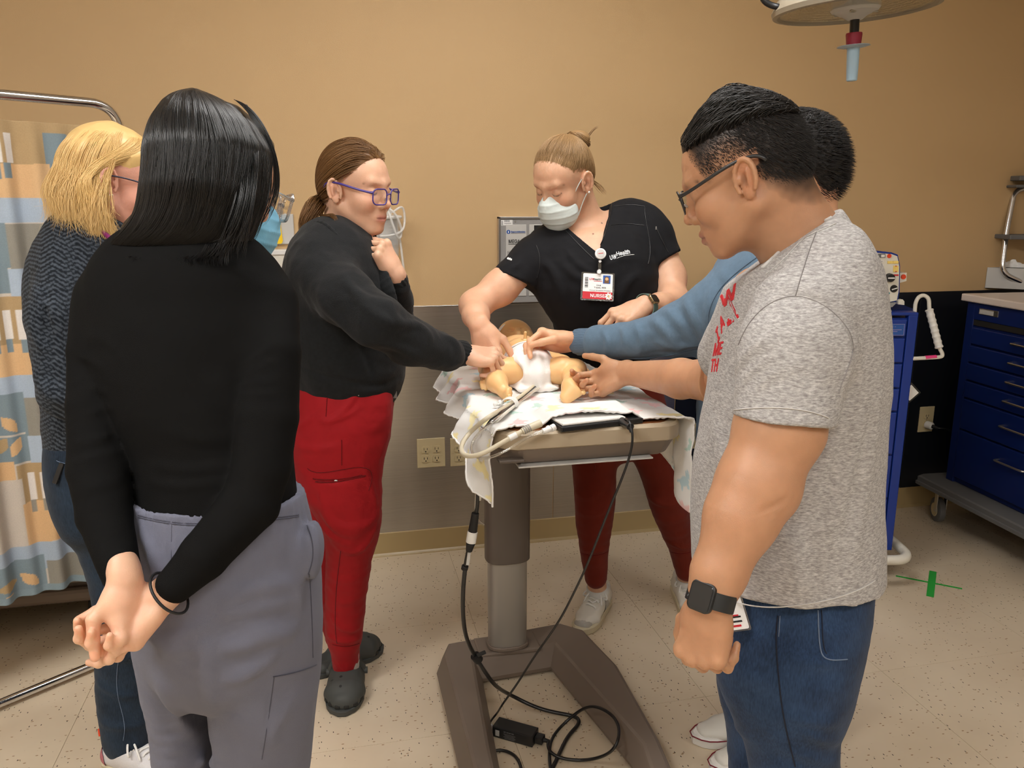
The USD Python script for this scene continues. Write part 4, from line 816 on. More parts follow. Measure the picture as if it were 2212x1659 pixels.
# chrome stand with grey shelves behind the cart
st = thing('equipment_stand', 'chrome tube stand with grey shelves standing on the navy cart', 'equipment stand', c2(.2, .3, C2T+.034))
xx = np.linspace(-.1, .8, 400); pq = np.array([c2(x, .44, C2T+.034) for x in xx])-CP; uu = IW/2+FPX*(pq @ CR)/(pq @ CF); ft = CP+pq[np.argmin(np.abs(uu-2160))]; tf = (ft-CP) @ CF
def sx(u, v, t=None): return at(u, v, t or tf)
post = np.array([ft, sx(2163, 590), sx(2174, 500), sx(2186, 440), sx(2190, 418), sx(2204, 408), sx(2240, 404), sx(2290, 404)]); obj('tube_frame', tube(chamfer_path(post, .05), .012, 12), 'chrome', st, smooth=True)
Rs = np.stack([V(CR[0], CR[1], 0), uy, V(0, 0, 1)], 1); obj('tube_frame', tube(chamfer_path(post[:6]*V(1, 1, 1)+CR*.30-V(0, 0, 0), .05), .012, 12), 'chrome', st, smooth=True)
for (u0, v, th) in ((2177, 384, .022), (2170, 401, .012), (2157, 509, .02)): obj('shelf', rbox(sx(u0, v)+CR*.17+V(0, 0, -.004), (.34, .18, th), Rs, .004), 'bumper_grey', st, smooth=False)
[obj('stand_foot', rbox(ft+ux*o_+V(0, 0, .006), (.05, .06, .012), Rs, .004), 'bumper_grey', st, smooth=False) for o_ in (0, .30)]
obj('shelf_knob', cyl(sx(2199, 514)-uy*.10, sx(2212, 511)-uy*.10, .008), 'white_plastic', st)

# ------------------------------------------------------------------ folding privacy screen at the left edge
r0, r1 = at_z(0, 1522, .02), at_z(210, 1435, .02); sd = unit(r1-r0); sn = V(-sd[1], sd[0], 0)
def on_screen(u, v):   # a pixel on the screen's vertical plane
    d = ray(u, v); return CP+d*(((r0-CP) @ sn)/(d @ sn))
pt = on_screen(262, 300)
xr = (pt-r0) @ sd; ztop = on_screen(100, 213)[2]
scr = thing('privacy_screen', 'chrome framed folding privacy screen with patchwork curtain at left edge', 'privacy screen', r0+sd*(xr-.4)-V(0, 0, .02))
def S(x, z, o=0.0): return V(r0[0], r0[1], 0)+sd*x+sn*o+V(0, 0, z)
top_l, top_r = on_screen(0, 210), on_screen(205, 225)
obj('frame', tube(chamfer_path(np.array([S(xr-.95, .04), S(xr-.95, ztop), S(xr, (top_r[2]-top_l[2])/((top_r-top_l) @ sd)*.0+ztop), S(xr, .04)]), .085, 10), .0135, 14), 'chrome', scr, smooth=True)
obj('floor_rail', tube(np.array([S(-1.0, .024), S(xr, .024)]), .0125, 12), 'chrome', scr, smooth=True)
for x in (xr, xr-.95): obj('foot', lathe([(0, 0), (.02, 0), (.022, .01), (.018, .03), (0, .032)], 20, (0, 0, 1), S(x, 0)), 'grey_plastic', scr); obj('stabiliser', tube(np.array([S(x, .03, -.09), S(x, .03, .06)]), .011, 10), 'chrome', scr, smooth=True)
# curtain cloth: gathered at a top sleeve, printed with patches, bars and leaves
bl, br_ = on_screen(0, 1310), on_screen(228, 1237); tl, tr_ = on_screen(0, 258), on_screen(255, 272)
nx, nz = 330, 470; xs_ = np.linspace(-.62, xr-.012, nx); UU = np.linspace(0, 1, nz)
def lerp(x, pa, pb): xa, xb = (pa-r0) @ sd, (pb-r0) @ sd; return pa[2]+(pb[2]-pa[2])*(x-xa)/(xb-xa)
Pc = np.zeros((nz, nx, 3)); Cc = np.zeros((nz, nx, 3))
rs = rnd(8)
tan, peach, blue, slate, grey, cream, white = [np.array(srgb(*c)) for c in ((176, 150, 112), (214, 176, 132), (168, 182, 198), (126, 142, 150), (146, 142, 132), (200, 190, 178), (222, 216, 210))]
gather = .006*np.sin(xs_*85)+.004*np.sin(xs_*53+1.3)
for k, u in enumerate(UU):
    zt_, zb_ = tl[2]+.0*xs_, lerp(xs_, bl, br_); z = zt_+(zb_-zt_)*u
    wave = gather*np.interp(u, [0, .02, .05, .3, 1], [.6, .7, 1.3, 1.6, 2.2])+.012*u*np.sin(xs_*14+.6)
    Pc[k] = V(r0[0], r0[1], 0)+sd*xs_[:, None]+sn*(wave)[:, None]; Pc[k, :, 2] = z
XX, HH = np.meshgrid(xs_-(xr-.012), np.zeros(nz), indexing='xy'); HH = (UU*(tl[2]-.5))[:, None]+np.zeros((1, nx))
def patch(h0, h1, x0, x1, c): m = (HH >= h0) & (HH < h1) & (XX >= x0) & (XX < x1); Cc[m] = c
def leafs(lst, c):
    for (x, h, a, b, th) in lst:
        q0 = (XX-x)*math.cos(th)+(HH-h)*math.sin(th); q1 = -(XX-x)*math.sin(th)+(HH-h)*math.cos(th); m = np.abs(q1) < b*(1-(q0/a)**2); m &= np.abs(q0) < a; Cc[m] = c
Cc[:] = cream
KX, KZ = (Pc @ CR), Pc[..., 2]; q_ = Pc-CP; dz_ = q_ @ CF; PU = IW/2+FPX*(q_ @ CR)/dz_; PV = IH/2-FPX*(q_ @ CU)/dz_
# the print, measured off the cloth: (x from the right hem in metres, height) rectangles
def XH(u, v): p = on_screen(u, v); return (p-r0) @ sd-(xr-.012), p[2]
HZ_ = Pc[..., 2]
def rect(u0, v0, u1, v1, c):
    xa, xb = XH(u0, v0)[0], XH(u1, v0)[0]; um = min(max((max(u0, 0)+min(u1, 240))/2, 0), 240); za, zb = XH(um, v0)[1], XH(um, v1)[1]; m = (XX >= min(xa, xb)) & (XX < max(xa, xb)) & (HZ_ <= max(za, zb)) & (HZ_ > min(za, zb)); Cc[m] = c
for args in ((-400, 255, 300, 300, tan), (-400, 285, 92, 356, tan), (92, 290, 300, 388, slate), (-400, 354, 108, 428, peach), (105, 386, 300, 482, blue), (-400, 427, 110, 480, blue), (10, 481, 300, 578, grey), (-400, 481, 10, 580, slate), (16, 576, 300, 632, blue*1.05), (-400, 578, 17, 634, slate), (-400, 632, 300, 735, tan), (-400, 733, 300, 805, peach), (-400, 800, 300, 856, blue), (-400, 850, 50, 1005, slate), (50, 844, 300, 940, grey), (60, 925, 300, 985, blue*1.05), (-400, 1000, 30, 1042, peach), (32, 985, 300, 1100, tan), (-400, 1040, 48, 1168, cream), (46, 1066, 300, 1155, peach), (-400, 1162, 300, 1222, blue*.95), (-400, 1212, 100, 1330, slate), (98, 1190, 300, 1300, grey*.95)): rect(*args)
for args in ((3, 286, 22, 352, white), (-22, 300, -3, 352, white), (5, 670, 22, 734, white), (33, 668, 52, 732, white), (-24, 672, -6, 735, white), (60, 1022, 74, 1082, white), (82, 1016, 96, 1075, white), (104, 1010, 118, 1068, white), (128, 1004, 142, 1062, white)): rect(*args)
for args in ((3, 352, 22, 384, slate), (-22, 352, -3, 386, slate), (14, 733, 30, 762, slate), (42, 732, 58, 760, slate), (-18, 735, 0, 764, slate), (68, 1080, 80, 1108, grey), (90, 1074, 102, 1100, grey), (110, 1066, 122, 1094, grey), (134, 1060, 146, 1088, grey)): rect(*args)
rect(173, 290, 175, 470, grey); rect(-200, 940, 58, 943, cream)
def pl(u, v, a, b, th, c): x, z = XH(u, v); q0 = (XX-x)*math.cos(th)+(HZ_-z)*math.sin(th); q1 = -(XX-x)*math.sin(th)+(HZ_-z)*math.cos(th); Cc[(np.abs(q0) < a) & (np.abs(q1) < b*(1-(q0/a)**2))] = c
for u, v, th, c in ((158, 298, 2.1, tan), (188, 294, .9, tan), (162, 334, 2.3, peach), (188, 325, 1.0, peach), (164, 375, 2.4, tan), (186, 372, .9, peach), (22, 918, 2.2, peach), (36, 966, 1.1, peach), (6, 968, 1.0, tan), (68, 1252, 2.3, peach), (20, 1268, .2, tan), (84, 1284, .7, peach), (14, 1300, .5, peach)): pl(u, v, .030, .015, th, c)
Cc[-8:] = slate*1.1
ii, jj = np.meshgrid(np.arange(nz-1), np.arange(nx-1), indexing='ij'); qc = np.stack([ii*nx+jj, ii*nx+jj+1, (ii+1)*nx+jj+1, (ii+1)*nx+jj], -1).reshape(-1, 4)
fr_ = Pc.reshape(-1, 3); nvv = quads(fr_, qc).vertex_normals; bk = fr_-nvv*.0015; n_ = len(fr_); rg = np.r_[np.arange(nx), np.arange(1, nz)*nx+nx-1, (nz-1)*nx+np.arange(nx-2, -1, -1), np.arange(nz-2, 0, -1)*nx]
obj('curtain', quads(np.vstack([fr_, bk]), np.vstack([qc, qc[:, ::-1]+n_, np.stack([rg, rg+n_, np.roll(rg, -1)+n_, np.roll(rg, -1)], 1)])), 'curtain_cloth', scr, color=np.vstack([Cc.reshape(-1, 3)]*2))
obj('curtain_rod', tube(np.array([S(xr-.94, tl[2]-.02, .030), S(xr-.012, tl[2]-.02, .030)]), .005, 10), 'chrome', scr, smooth=True)

# ------------------------------------------------------------------ stretcher behind the screen
bd = thing('hospital_stretcher', 'taupe hospital stretcher base with maroon mattress behind the privacy screen', 'stretcher', (-1.55, 2.95, 0))
bx0, bx1, by0, by1 = -2.5, -.70, 2.76, 3.16
obj('skirt', box((bx0, by0+.05, .10), (bx1, by1, .21), .01), 'dark_taupe', bd, smooth=False)
obj('skirt_ledge', box((bx0-.0, by0, .195), (bx1+.02, by1, .232), .012), 'taupe_plastic', bd, smooth=False); obj('skirt_lip', box((bx0, by0+.02, .115), (bx1+.01, by1, .165), .015), 'taupe_plastic', bd, smooth=False)
obj('deck', box((bx0, by0+.06, .235), (bx1, by1, .30), .01), 'dark_taupe', bd, smooth=False); obj('mattress', box((bx0, by0+.02, .30), (bx1+.02, by1, .47), .03), 'maroon_pad', bd)
for x in (bx1-.15, bx0+.2):
    for y in (by0+.12, by1-.1): obj('caster', lathe([(0, -.02), (.05, -.02), (.055, 0), (.05, .02), (0, .02)], 24, (0, 1, 0), (x, y, .055)), 'black_rubber', bd)
# ------------------------------------------------------------------ people: shared builders
def basis(fwd, up=(0, 0, 1), roll=0.0):
    """Columns: forward, left, up."""
    f = unit(fwd); l = unit(np.cross(up, f)); u = np.cross(f, l); R = np.stack([f, l, u], 1)
    return R if not roll else rotm(f, roll) @ R
def img(r, d, u): return CR*r+CF*d+CU*u
class Head:
    def __init__(s, c, R, k=1.0): s.c, s.R, s.k = np.asarray(c, float), R, k
    def W(s, *p): return s.c+s.R @ (s.k*np.asarray(p, float))
    def L(s, P): return ((P-s.c) @ s.R)/s.k
    def build(s, S, neck, nr=.052, jaw=1.0, nose=1.0, ears=(1, -1), cheek=1.0, nape=None):
        k_ = s.k
        def E(p, rad, k=.02, op='u', R=None): S.ell(s.W(*p), k_*np.asarray(rad), s.R if R is None else s.R @ R, k*k_, op)
        def C(p, q, a, b, k=.012, op='u'): S.ec(s.W(*p), s.W(*q), a*k_, b*k_, k=k*k_, op=op)
        E((-.012, 0, .040), (.098, .0755, .092), .0); E((-.045, 0, .0), (.052, .060, .062), .03)
        E((.040, 0, -.015), (.053, .059, .085), .02); E((.038, 0, .045), (.052, .062, .055), .02)
        for g in (1, -1):
            C((-.004, g*.054*jaw, -.045), (.068, g*.018, -.098), .017, .015, .03); E((.058, g*.037, -.026), (.027*cheek, .025, .028), .02)
        E((.033, 0, -.07), (.048, .043*jaw, .034), .02); E((.076, 0, -.097), (.016, .018, .014), .014); E((.077, 0, -.062), (.021, .026, .026), .018)
        C((.080, -.036, .031), (.0885, 0, .027), .009, .009, .016); C((.080, .036, .031), (.0885, 0, .027), .009, .009, .016)
        for g in (1, -1): E((.099, g*.032, .010), (.015, .017, .010), .012, 's'); E((.0775, g*.0315, .007), (.0125, .0145, .0125), .005)
        C((.090, 0, .018), (.106*1+.002*nose, 0, -.022), .0065, .0085*nose, .012); E((.108, 0, -.028), (.0125*nose, .0105, .010), .007)
        for g in (1, -1): E((.098, g*.0115, -.0335), (.0105, .0072, .0078), .006); C((.0905, g*.019, -.0635), (.0985, 0, -.0605), .0038, .0055, .005); C((.089, g*.018, -.0705), (.0965, 0, -.0725), .004, .0066, .005)
        for g in (1, -1): C((.0935, g*.021, -.0668), (.1045, 0, -.0662), .0012, .0016, .003, 's'); E((.1055, g*.006, -.0375), (.0045, .0028, .003), .002, 's')
        C((-.022, 0, -.045), neck_l(s, neck), nr*.97/k_, nr*1.06/k_, .028)
        if nape is not None: C((-.048, 0, -.02), neck_l(s, nape), .040, nr*.9/k_, .03)
        for g in ears:
            Re = R3(z=g*math.radians(-22), y=math.radians(-12)); o = V(-.010, g*.079, .002)
            E(o+V(-.003, g*.002, 0), (.017, .0055, .030), .008, 'u', Re); E(o+V(.004, g*.001, -.026), (.0095, .0055, .011), .005, 'u', Re)
            a = np.linspace(-.6, 3.9, 12); rim = [o+Re @ V(.018*math.cos(x)*-1+.0, g*.0055, .031*math.sin(x)*1.0-.002) for x in a]
            for p, q in zip(rim[:-1], rim[1:]): C(p, q, .0040, .0040, .002)
            E(o+Re @ V(.0035, g*.007, -.004), (.0075, .0055, .0125), .003, 's', Re); C(o+Re @ V(-.005, g*.0055, .010), o+Re @ V(-.006, g*.0055, -.012), .0033, .003, .003); E(o+Re @ V(.010, g*.004, -.004), (.004, .004, .006), .003, 'u', Re)
    def paint(s, P, col, skin, brow=(.1, .06, .04), lips=(.45, .13, .12), blush=.35, lash=True, open_eye=False):
        q = s.L(P); near = (np.abs(q) < .16).all(1); g = np.abs(q[:, 1])
        def mix(m, c): nonlocal col; m = np.clip(m, 0, 1)[:, None]*near[:, None]; col = col*(1-m)+np.asarray(c)*m
        red = np.asarray(skin)*V(1.08, .72, .68)
        mix(blush*np.exp(-((q[:, 0]-.07)/.03)**2-((g-.042)/.02)**2-((q[:, 2]+.022)/.02)**2), red); mix(blush*1.2*np.exp(-((q[:, 0]-.112)/.014)**2-(g/.012)**2-((q[:, 2]+.03)/.012)**2), red)
        mix(.55*np.exp(-((g-.084)/.010)**2-((q[:, 0]+.012)/.022)**2-((q[:, 2])/.035)**2), red); mix(.75*np.clip(1-np.hypot((q[:, 0]+.006)/.007, (q[:, 2]+.002)/.013), 0, 1)*(g > .070)*(g < .087)*(np.abs(q[:, 2]) < .02), np.asarray(skin)*.35)
        ps = [(.088, .012, .027), (.087, .024, .034), (.078, .040, .034), (.066, .052, .026)]; d = seg_dist(np.column_stack([q[:, 0], g, q[:, 2]]), ps); mix(.85*np.exp(-(d/.0042)**4), brow)
        if lash: d = seg_dist(np.column_stack([q[:, 0], g, q[:, 2]]), [(.086, .019, .003), (.0895, .028, -.002), (.086, .038, -.001), (.078, .046, .004)]); mix(.9*np.exp(-(d/.0018)**2), (.03, .02, .018))
        z = q[:, 2]; lipm = np.exp(-((g/.0225)**6))*np.exp(-(((z+.0665)/.0105)**4))*(q[:, 0] > .083); mix(.7*lipm, lips); mix(.8*np.exp(-((g/.021)**6))*np.exp(-(((z+.0665)/.0016)**2))*(q[:, 0] > .085), np.asarray(lips)*.3)
        return col
def neck_l(h, p): return tuple(h.L(np.asarray(p)[None])[0])
def seg_dist(P, pts):
    pts = np.asarray(pts, float); d = np.full(len(P), 9.0)
    for a, b in zip(pts[:-1], pts[1:]):
        ab = b-a; t = np.clip((P-a) @ ab/(ab @ ab), 0, 1); d = np.minimum(d, np.linalg.norm(P-a-t[:, None]*ab, axis=1))
    return d
FING = [(.031, .090, (.043, .026, .022), .0090), (.0105, .095, (.047, .030, .023), .0094), (-.0105, .089, (.044, .028, .023), .0089), (-.029, .079, (.034, .021, .020), .0080)]
def hand(S, w, d, n, side, curl, thumb, size=1.0, spread=(6, 1, -4, -10), wr=(.029, .020), knuckle=1.0):
    """Palm, four separate fingers (curl: three bend angles per finger) and a thumb (three directions: across, along, dorsal). Returns nail spots."""
    d = unit(d); n = unit(np.asarray(n, float)-d*(np.asarray(n, float) @ d)); t = side*np.cross(d, n); z = size; P = lambda x, y, h: w+z*(t*x+d*y+n*h)
    S.ec(P(0, -.012, 0), P(0, .030, 0), wr[0]*z, .033*z, wr[1]*z, .018*z, t, k=.015)
    for (ac, fw, ln, r) in FING: S.ec(P(ac*.45, .028, -.001), P(ac, fw-.006, -.001), .0150*z, .0118*z, k=.014*z)
    S.ell(P(.026, .038, -.010), z*V(.018, .032, .016), np.stack([t, d, n], 1), .014*z); S.ell(P(-.024, .045, -.008), z*V(.014, .034, .014), np.stack([t, d, n], 1), .014*z)
    spots = []
    for i, (ac, fw, ln, r) in enumerate(FING):
        p = P(ac, fw, 0); S.ell(p+n*z*.0015*knuckle, z*V(.0112, .0125, .0112), np.stack([t, d, n], 1), .006*z)
        sp = math.radians(spread[i]); dd = unit(d*math.cos(sp)+t*math.sin(sp)); ax = np.cross(dd, n); a = 0; F = Sdf3(); rr = r
        for j in range(3):
            a += math.radians(curl[i][j]); dj = dd*math.cos(a)-n*math.sin(a); q = p+z*ln[j]*dj; r2 = rr*(.93 if j < 2 else .80); F.ec(p, q, rr*z, r2*z, k=.003 if j else 0)
            if j < 2: F.ell(q, V(1, 1, 1)*r2*z*1.05, None, .003)
            p, rr = q, r2
        nn = dd*math.sin(a)+n*math.cos(a); spots.append((p+nn*z*rr*.75-dj*z*.002, nn, dj, .0065*z)); S.add(F, .0035)
    p = P(.022, .020, -.006); F = Sdf3(); rr = .0135
    for j, (v, L) in enumerate(zip(thumb, (.046, .034, .027))):
        v = unit(v[0]*t+v[1]*d+v[2]*n); q = p+z*L*v; r2 = (.0112, .0098, .0078)[j]; F.ec(p, q, rr*z, r2*z, k=.004 if j else 0); p, rr = q, r2
    S.add(F, .010*z)
    tn = unit(np.cross(v, np.cross(n*.5+t*.8, v))); spots.append((p+tn*z*.006-v*z*.003, tn, v, .0075*z)); return spots
def nail_paint(P, col, spots, skin):
    for (c, nn, dj, r) in spots:
        q = P-c; a = q @ dj; b = q @ np.cross(nn, dj); h = q @ nn; m = (np.hypot(a/(r*1.15), b/r) < 1) & (h > -.004) & (h < .005); col[m] = np.clip(np.asarray(skin)*V(1.08, .92, .9), 0, 1)
        m2 = (np.linalg.norm(q, axis=1) < .018); col[m2] = col[m2]*.75+.25*np.asarray(skin)*V(1.04, .78, .74)
    return col
def merge(parts):
    """One closed continuous surface from overlapping closed pieces."""
    try:
        o = None
        for p in parts:
            m = m3.Manifold(m3.Mesh(np.asarray(p.vertices, np.float32), np.asarray(p.faces, np.uint32)))
            if m.status() != m3.Error.NoError: raise ValueError(m.status())
            o = m if o is None else o+m
        r = o.to_mesh(); return TM(r.vert_properties[:, :3], r.tri_verts)
    except Exception as e:
        print('merge', e); return cat(parts)
def around(pts, m=.1):
    pts = np.asarray(pts); return pts.min(0)-m, pts.max(0)+m
def px_ec(S, a, b, wa, wb, da=None, db=None, k=.015):
    """Limb between two (u, v, depth) joints; half-widths in photograph pixels, depth half-thickness in metres."""
    p, q = at(*a), at(*b); A0, A1 = wa*a[2]/FPX, wb*b[2]/FPX; d = unit(q-p); s = np.cross(d, CF); s = CR if np.linalg.norm(s) < .2 else unit(s)
    S.ec(p, q, A0, A1, A0 if da is None else da, A1 if db is None else db, s, k=k); return p, q
def px_loft(S, rows, side=None, sub=4, k=.015):
    """Torso or trouser leg through rows of (v, u_left, u_right, depth, half-depth)."""
    C = [at((r[1]+r[2])/2, r[0], r[3]) for r in rows]; A = [(r[2]-r[1])/2*r[3]/FPX for r in rows]; B = [r[4] for r in rows]
    S.loft(C, A, B, CR if side is None else side, sub, k); return C
def strands_on(S, roots, flow, n, step, lift, jitter, seed=0, stop=None):
    """Hair strands that start at roots and run along a flow field while hugging a surface."""
    R_ = rnd(seed); P = np.asarray(roots, float).copy(); out = [P.copy()]; lf = lift+R_.uniform(0, jitter, len(P))
    for i in range(n):
        d = flow(P, i/n); d = d/(np.linalg.norm(d, axis=1, keepdims=True)+1e-9); P = P+d*step
        e = S.eval(P); nn = S.normal(P); P = P-nn*(e-lf)[:, None]; out.append(P.copy())
    A = np.stack(out, 1); return A
# footwear --------------------------------------------------------------------------------------
def shoe_frame(toe, heel, z=0.0):
    toe, heel = np.asarray(toe, float), np.asarray(heel, float); f = unit(V(toe[0]-heel[0], toe[1]-heel[1], 0)); return np.stack([f, np.cross((0, 0, 1), f), V(0, 0, 1)], 1), V(heel[0], heel[1], z), np.linalg.norm((toe-heel)[:2])
def ankle_heel(toe, ankle, L=.265):
    toe = np.asarray(toe, float); d = unit(V(ankle[0]-toe[0], ankle[1]-toe[1], 0)); return toe+d*L
def sneaker(parent, toe, heel, mats, side=1, laces=True, line=None, w=.10, patch=None, collar=.075, drop=None):
    """Low lace-up trainer: sole, upper, tongue, toe cap, heel tab, laces."""
    R, o, L = shoe_frame(toe, heel); k = L/.28; G = lambda x, y, z: o+R @ (k*V(x, y, z))
    xs = np.linspace(0, .28, 15); hw = np.interp(xs, [0, .02, .07, .12, .19, .235, .262, .28], [.014, .030, .034, .033, .046, .043, .029, .010])*w/.10; cy = np.interp(xs, [0, .12, .2, .28], [0, side*-.004, side*.002, side*.010])
    out = np.vstack([np.column_stack([xs, cy-hw]), np.column_stack([xs, cy+hw])[::-1]]); sole = layered(out, [0, .004, .024, .030], [.004, 0, -.001, .004])
    sh = obj('shoe', xf(sole, R*k, o), mats['sole'], parent, smooth=40)
    U = Sdf3()
    U.ec(G(.035, 0, .045), G(.10, 0, .052), .031*k, .032*k, .026*k, .026*k, R[:, 1], k=.02); U.ec(G(.10, 0, .05), G(.20, side*.002, .034), .034*k, .042*k, .034*k, .020*k, R[:, 1], k=.03); U.ec(G(.2, side*.002, .034), G(.248, side*.006, .031), .042*k, .028*k, .020*k, .016*k, R[:, 1], k=.02)
    U.ec(G(.052, 0, .05), G(.062, 0, collar+.005), .031*k, .034*k, .040*k, .045*k, R[:, 1], k=.02); U.ec(G(.09, 0, .07), G(.165, 0, .052), .030*k, .03*k, .02*k, .018*k, R[:, 1], k=.03); U.cut(G(0, 0, .022), -R[:, 2]); U.cut(G(.05, 0, collar+.02), R[:, 2]+R[:, 0]*.25)
    obj('upper', U.mesh(.0035), mats['upper'], sh, smooth=True)
    T = Sdf3(); T.ec(G(.088, 0, .088), G(.105, 0, collar+.042), .019*k, .022*k, .006*k, .005*k, R[:, 1]); obj('tongue', T.mesh(.003), mats.get('tongue', mats['upper']), sh, smooth=True)
    if laces:
        lc = []
        for i in range(5):
            x = .105+i*.016; y = .020
            a, b = U_top(U, G(x, -y, .16), R), U_top(U, G(x+.012*(-1)**i, y, .16), R); m = U_top(U, G(x+.004, 0, .16), R)
            lc.append(tube(spline([a, (a+m)/2+R[:, 2]*.006, m+R[:, 2]*.004, (b+m)/2+R[:, 2]*.006, b], 12), .0034*k, 6))
        kx = U_top(U, G(.100, 0, .2), R)+R[:, 2]*.006
        for g in (1, -1): lc.append(tube(spline([kx, kx+R @ V(.012, g*.025, .012), kx+R @ V(.03, g*.045, -.008), kx+R @ V(.022, g*.03, -.012), kx], 20), .0028*k, 6)); lc.append(tube(spline([kx, kx+R @ V(.03, g*.02, .004), kx+R @ V(.055, g*.034, -.022)], 12), .0028*k, 6))
        obj('laces', cat(lc), 'lace_white', sh, smooth=True)
    def band(name, c, rad, m, k2=.0025):
        B = Sdf3(); B.add(U); Q = Sdf3()
        q = U.mesh(.0035); v = q.vertices; l = ((v-o) @ R)/k; inside = (((l-np.asarray(c))/np.asarray(rad))**2).sum(1) < 1; fm = inside[q.faces].all(1)
        if fm.sum() < 8: return
        f = q.faces[fm]; ids = np.unique(f); mp = np.full(len(v), -1); mp[ids] = np.arange(len(ids)); vv = v[ids]+q.vertex_normals[ids]*k2; obj(name, TM(np.vstack([vv, v[ids]-q.vertex_normals[ids]*.001]), np.vstack([mp[f], (mp[f]+len(ids))[:, ::-1]])), m, sh, smooth=True)
    if patch:
        for nm, c, rad, m in patch: band(nm, c, rad, m)
    if line:
        lo = np.vstack([out, out[:1]]); P = o+np.column_stack([lo*1.012, np.full(len(lo), .0265)]) @ (R*k).T; obj('sole_line', tube(P, .0017, 6, cap=False), line, sh, smooth=True)
    return sh
def U_top(U, p, R):
    zs = np.linspace(0, .2, 80); Q = p-R[:, 2]*zs[:, None]; e = U.eval(Q); w = np.nonzero(e < 0)[0]; return Q[w[0]] if len(w) else p-R[:, 2]*.1
def clog(parent, toe, heel, side=1):
    """Foam clog with rounded toe box, round vents, square side vents and heel strap."""
    R, o, L = shoe_frame(toe, heel); k = L/.28; G = lambda x, y, z: o+R @ (k*V(x, y, z)); S = Sdf3()
    S.ec(G(.045, 0, .028), G(.13, 0, .028), .042*k, .044*k, .026*k, .028*k, R[:, 1], k=.02); S.ec(G(.13, 0, .03), G(.205, side*.002, .034), .046*k, .056*k, .040*k, .040*k, R[:, 1], k=.03); S.ec(G(.205, side*.002, .034), G(.238, side*.006, .03), .056*k, .040*k, .040*k, .028*k, R[:, 1], k=.02)
    S.ec(G(.125, 0, .055), G(.16, 0, .05), .040*k, .044*k, .034*k, .034*k, R[:, 1], k=.03); S.ell(G(.06, 0, .085), k*V(.062, .033, .055), R, .006, 's'); S.cut(G(0, 0, .012), -R[:, 2])
    sh = obj('clog', S.mesh(.0035), 'clog_grey', parent, smooth=True)
    xs = np.linspace(.005, .275, 15); hw = np.interp(xs, [0, .03, .1, .2, .25, .275], [.02, .040, .042, .057, .044, .012]); out = np.vstack([np.column_stack([xs, -hw]), np.column_stack([xs, hw])[::-1]]); obj('sole', xf(layered(out, [0, .004, .017, .019], [.004, 0, -.001, .003]), R*k, o), 'clog_grey', sh, smooth=40)
    hol = []
    for (x, y, r) in [(.175, -.022, .0046), (.178, .018, .0046), (.195, -.008, .0046), (.197, .030, .0046), (.197, -.034, .0046), (.212, -.022, .0044), (.214, .008, .0044), (.213, .034, .0042), (.228, -.006, .0042), (.230, .020, .0042), (.227, -.034, .0042), (.160, .030, .0044), (.160, -.030, .0044)]:
        p = U_top(S, G(x, y, .16), R); n = S.normal(p[None])[0]; hol.append(cyl(p-n*.004, p+n*.0006, r*k, sec=14))
    obj('vent', cat(hol), 'clog_dark', sh, smooth=False)
    sq = []
    for a in (-1.1, -.62, -.2, .2, .62, 1.1):
        dv = R @ V(math.cos(a), math.sin(a), 0); p0 = G(.2, 0, .026)
        rr = np.linspace(0, .12, 160); Q = p0+dv*rr[:, None]; e = S.eval(Q); w = np.nonzero(e > 0)[0]
        if len(w): sq.append(rbox(Q[w[0]]-dv*.001, (.006, .015, .011), np.stack([dv, np.cross((0, 0, 1), dv), V(0, 0, 1)], 1), .002))
    obj('side_vent', cat(sq), 'clog_dark', sh, smooth=False)
    P = [G(.118, .047, .048), G(.122, .040, .076), G(.132, .018, .094), G(.135, 0, .098), G(.132, -.018, .094), G(.122, -.040, .076), G(.118, -.047, .048)]
    st = tube(P, .010*k, 10, 30); c = spline(P, 30).mean(0); obj('strap', st, 'clog_grey', sh, smooth=True); obj('rivet', cat([cyl(G(.118, g*.052, .05), G(.118, g*.061, .05), .010*k, sec=18) for g in (1, -1)]), 'clog_grey', sh)
    return sh
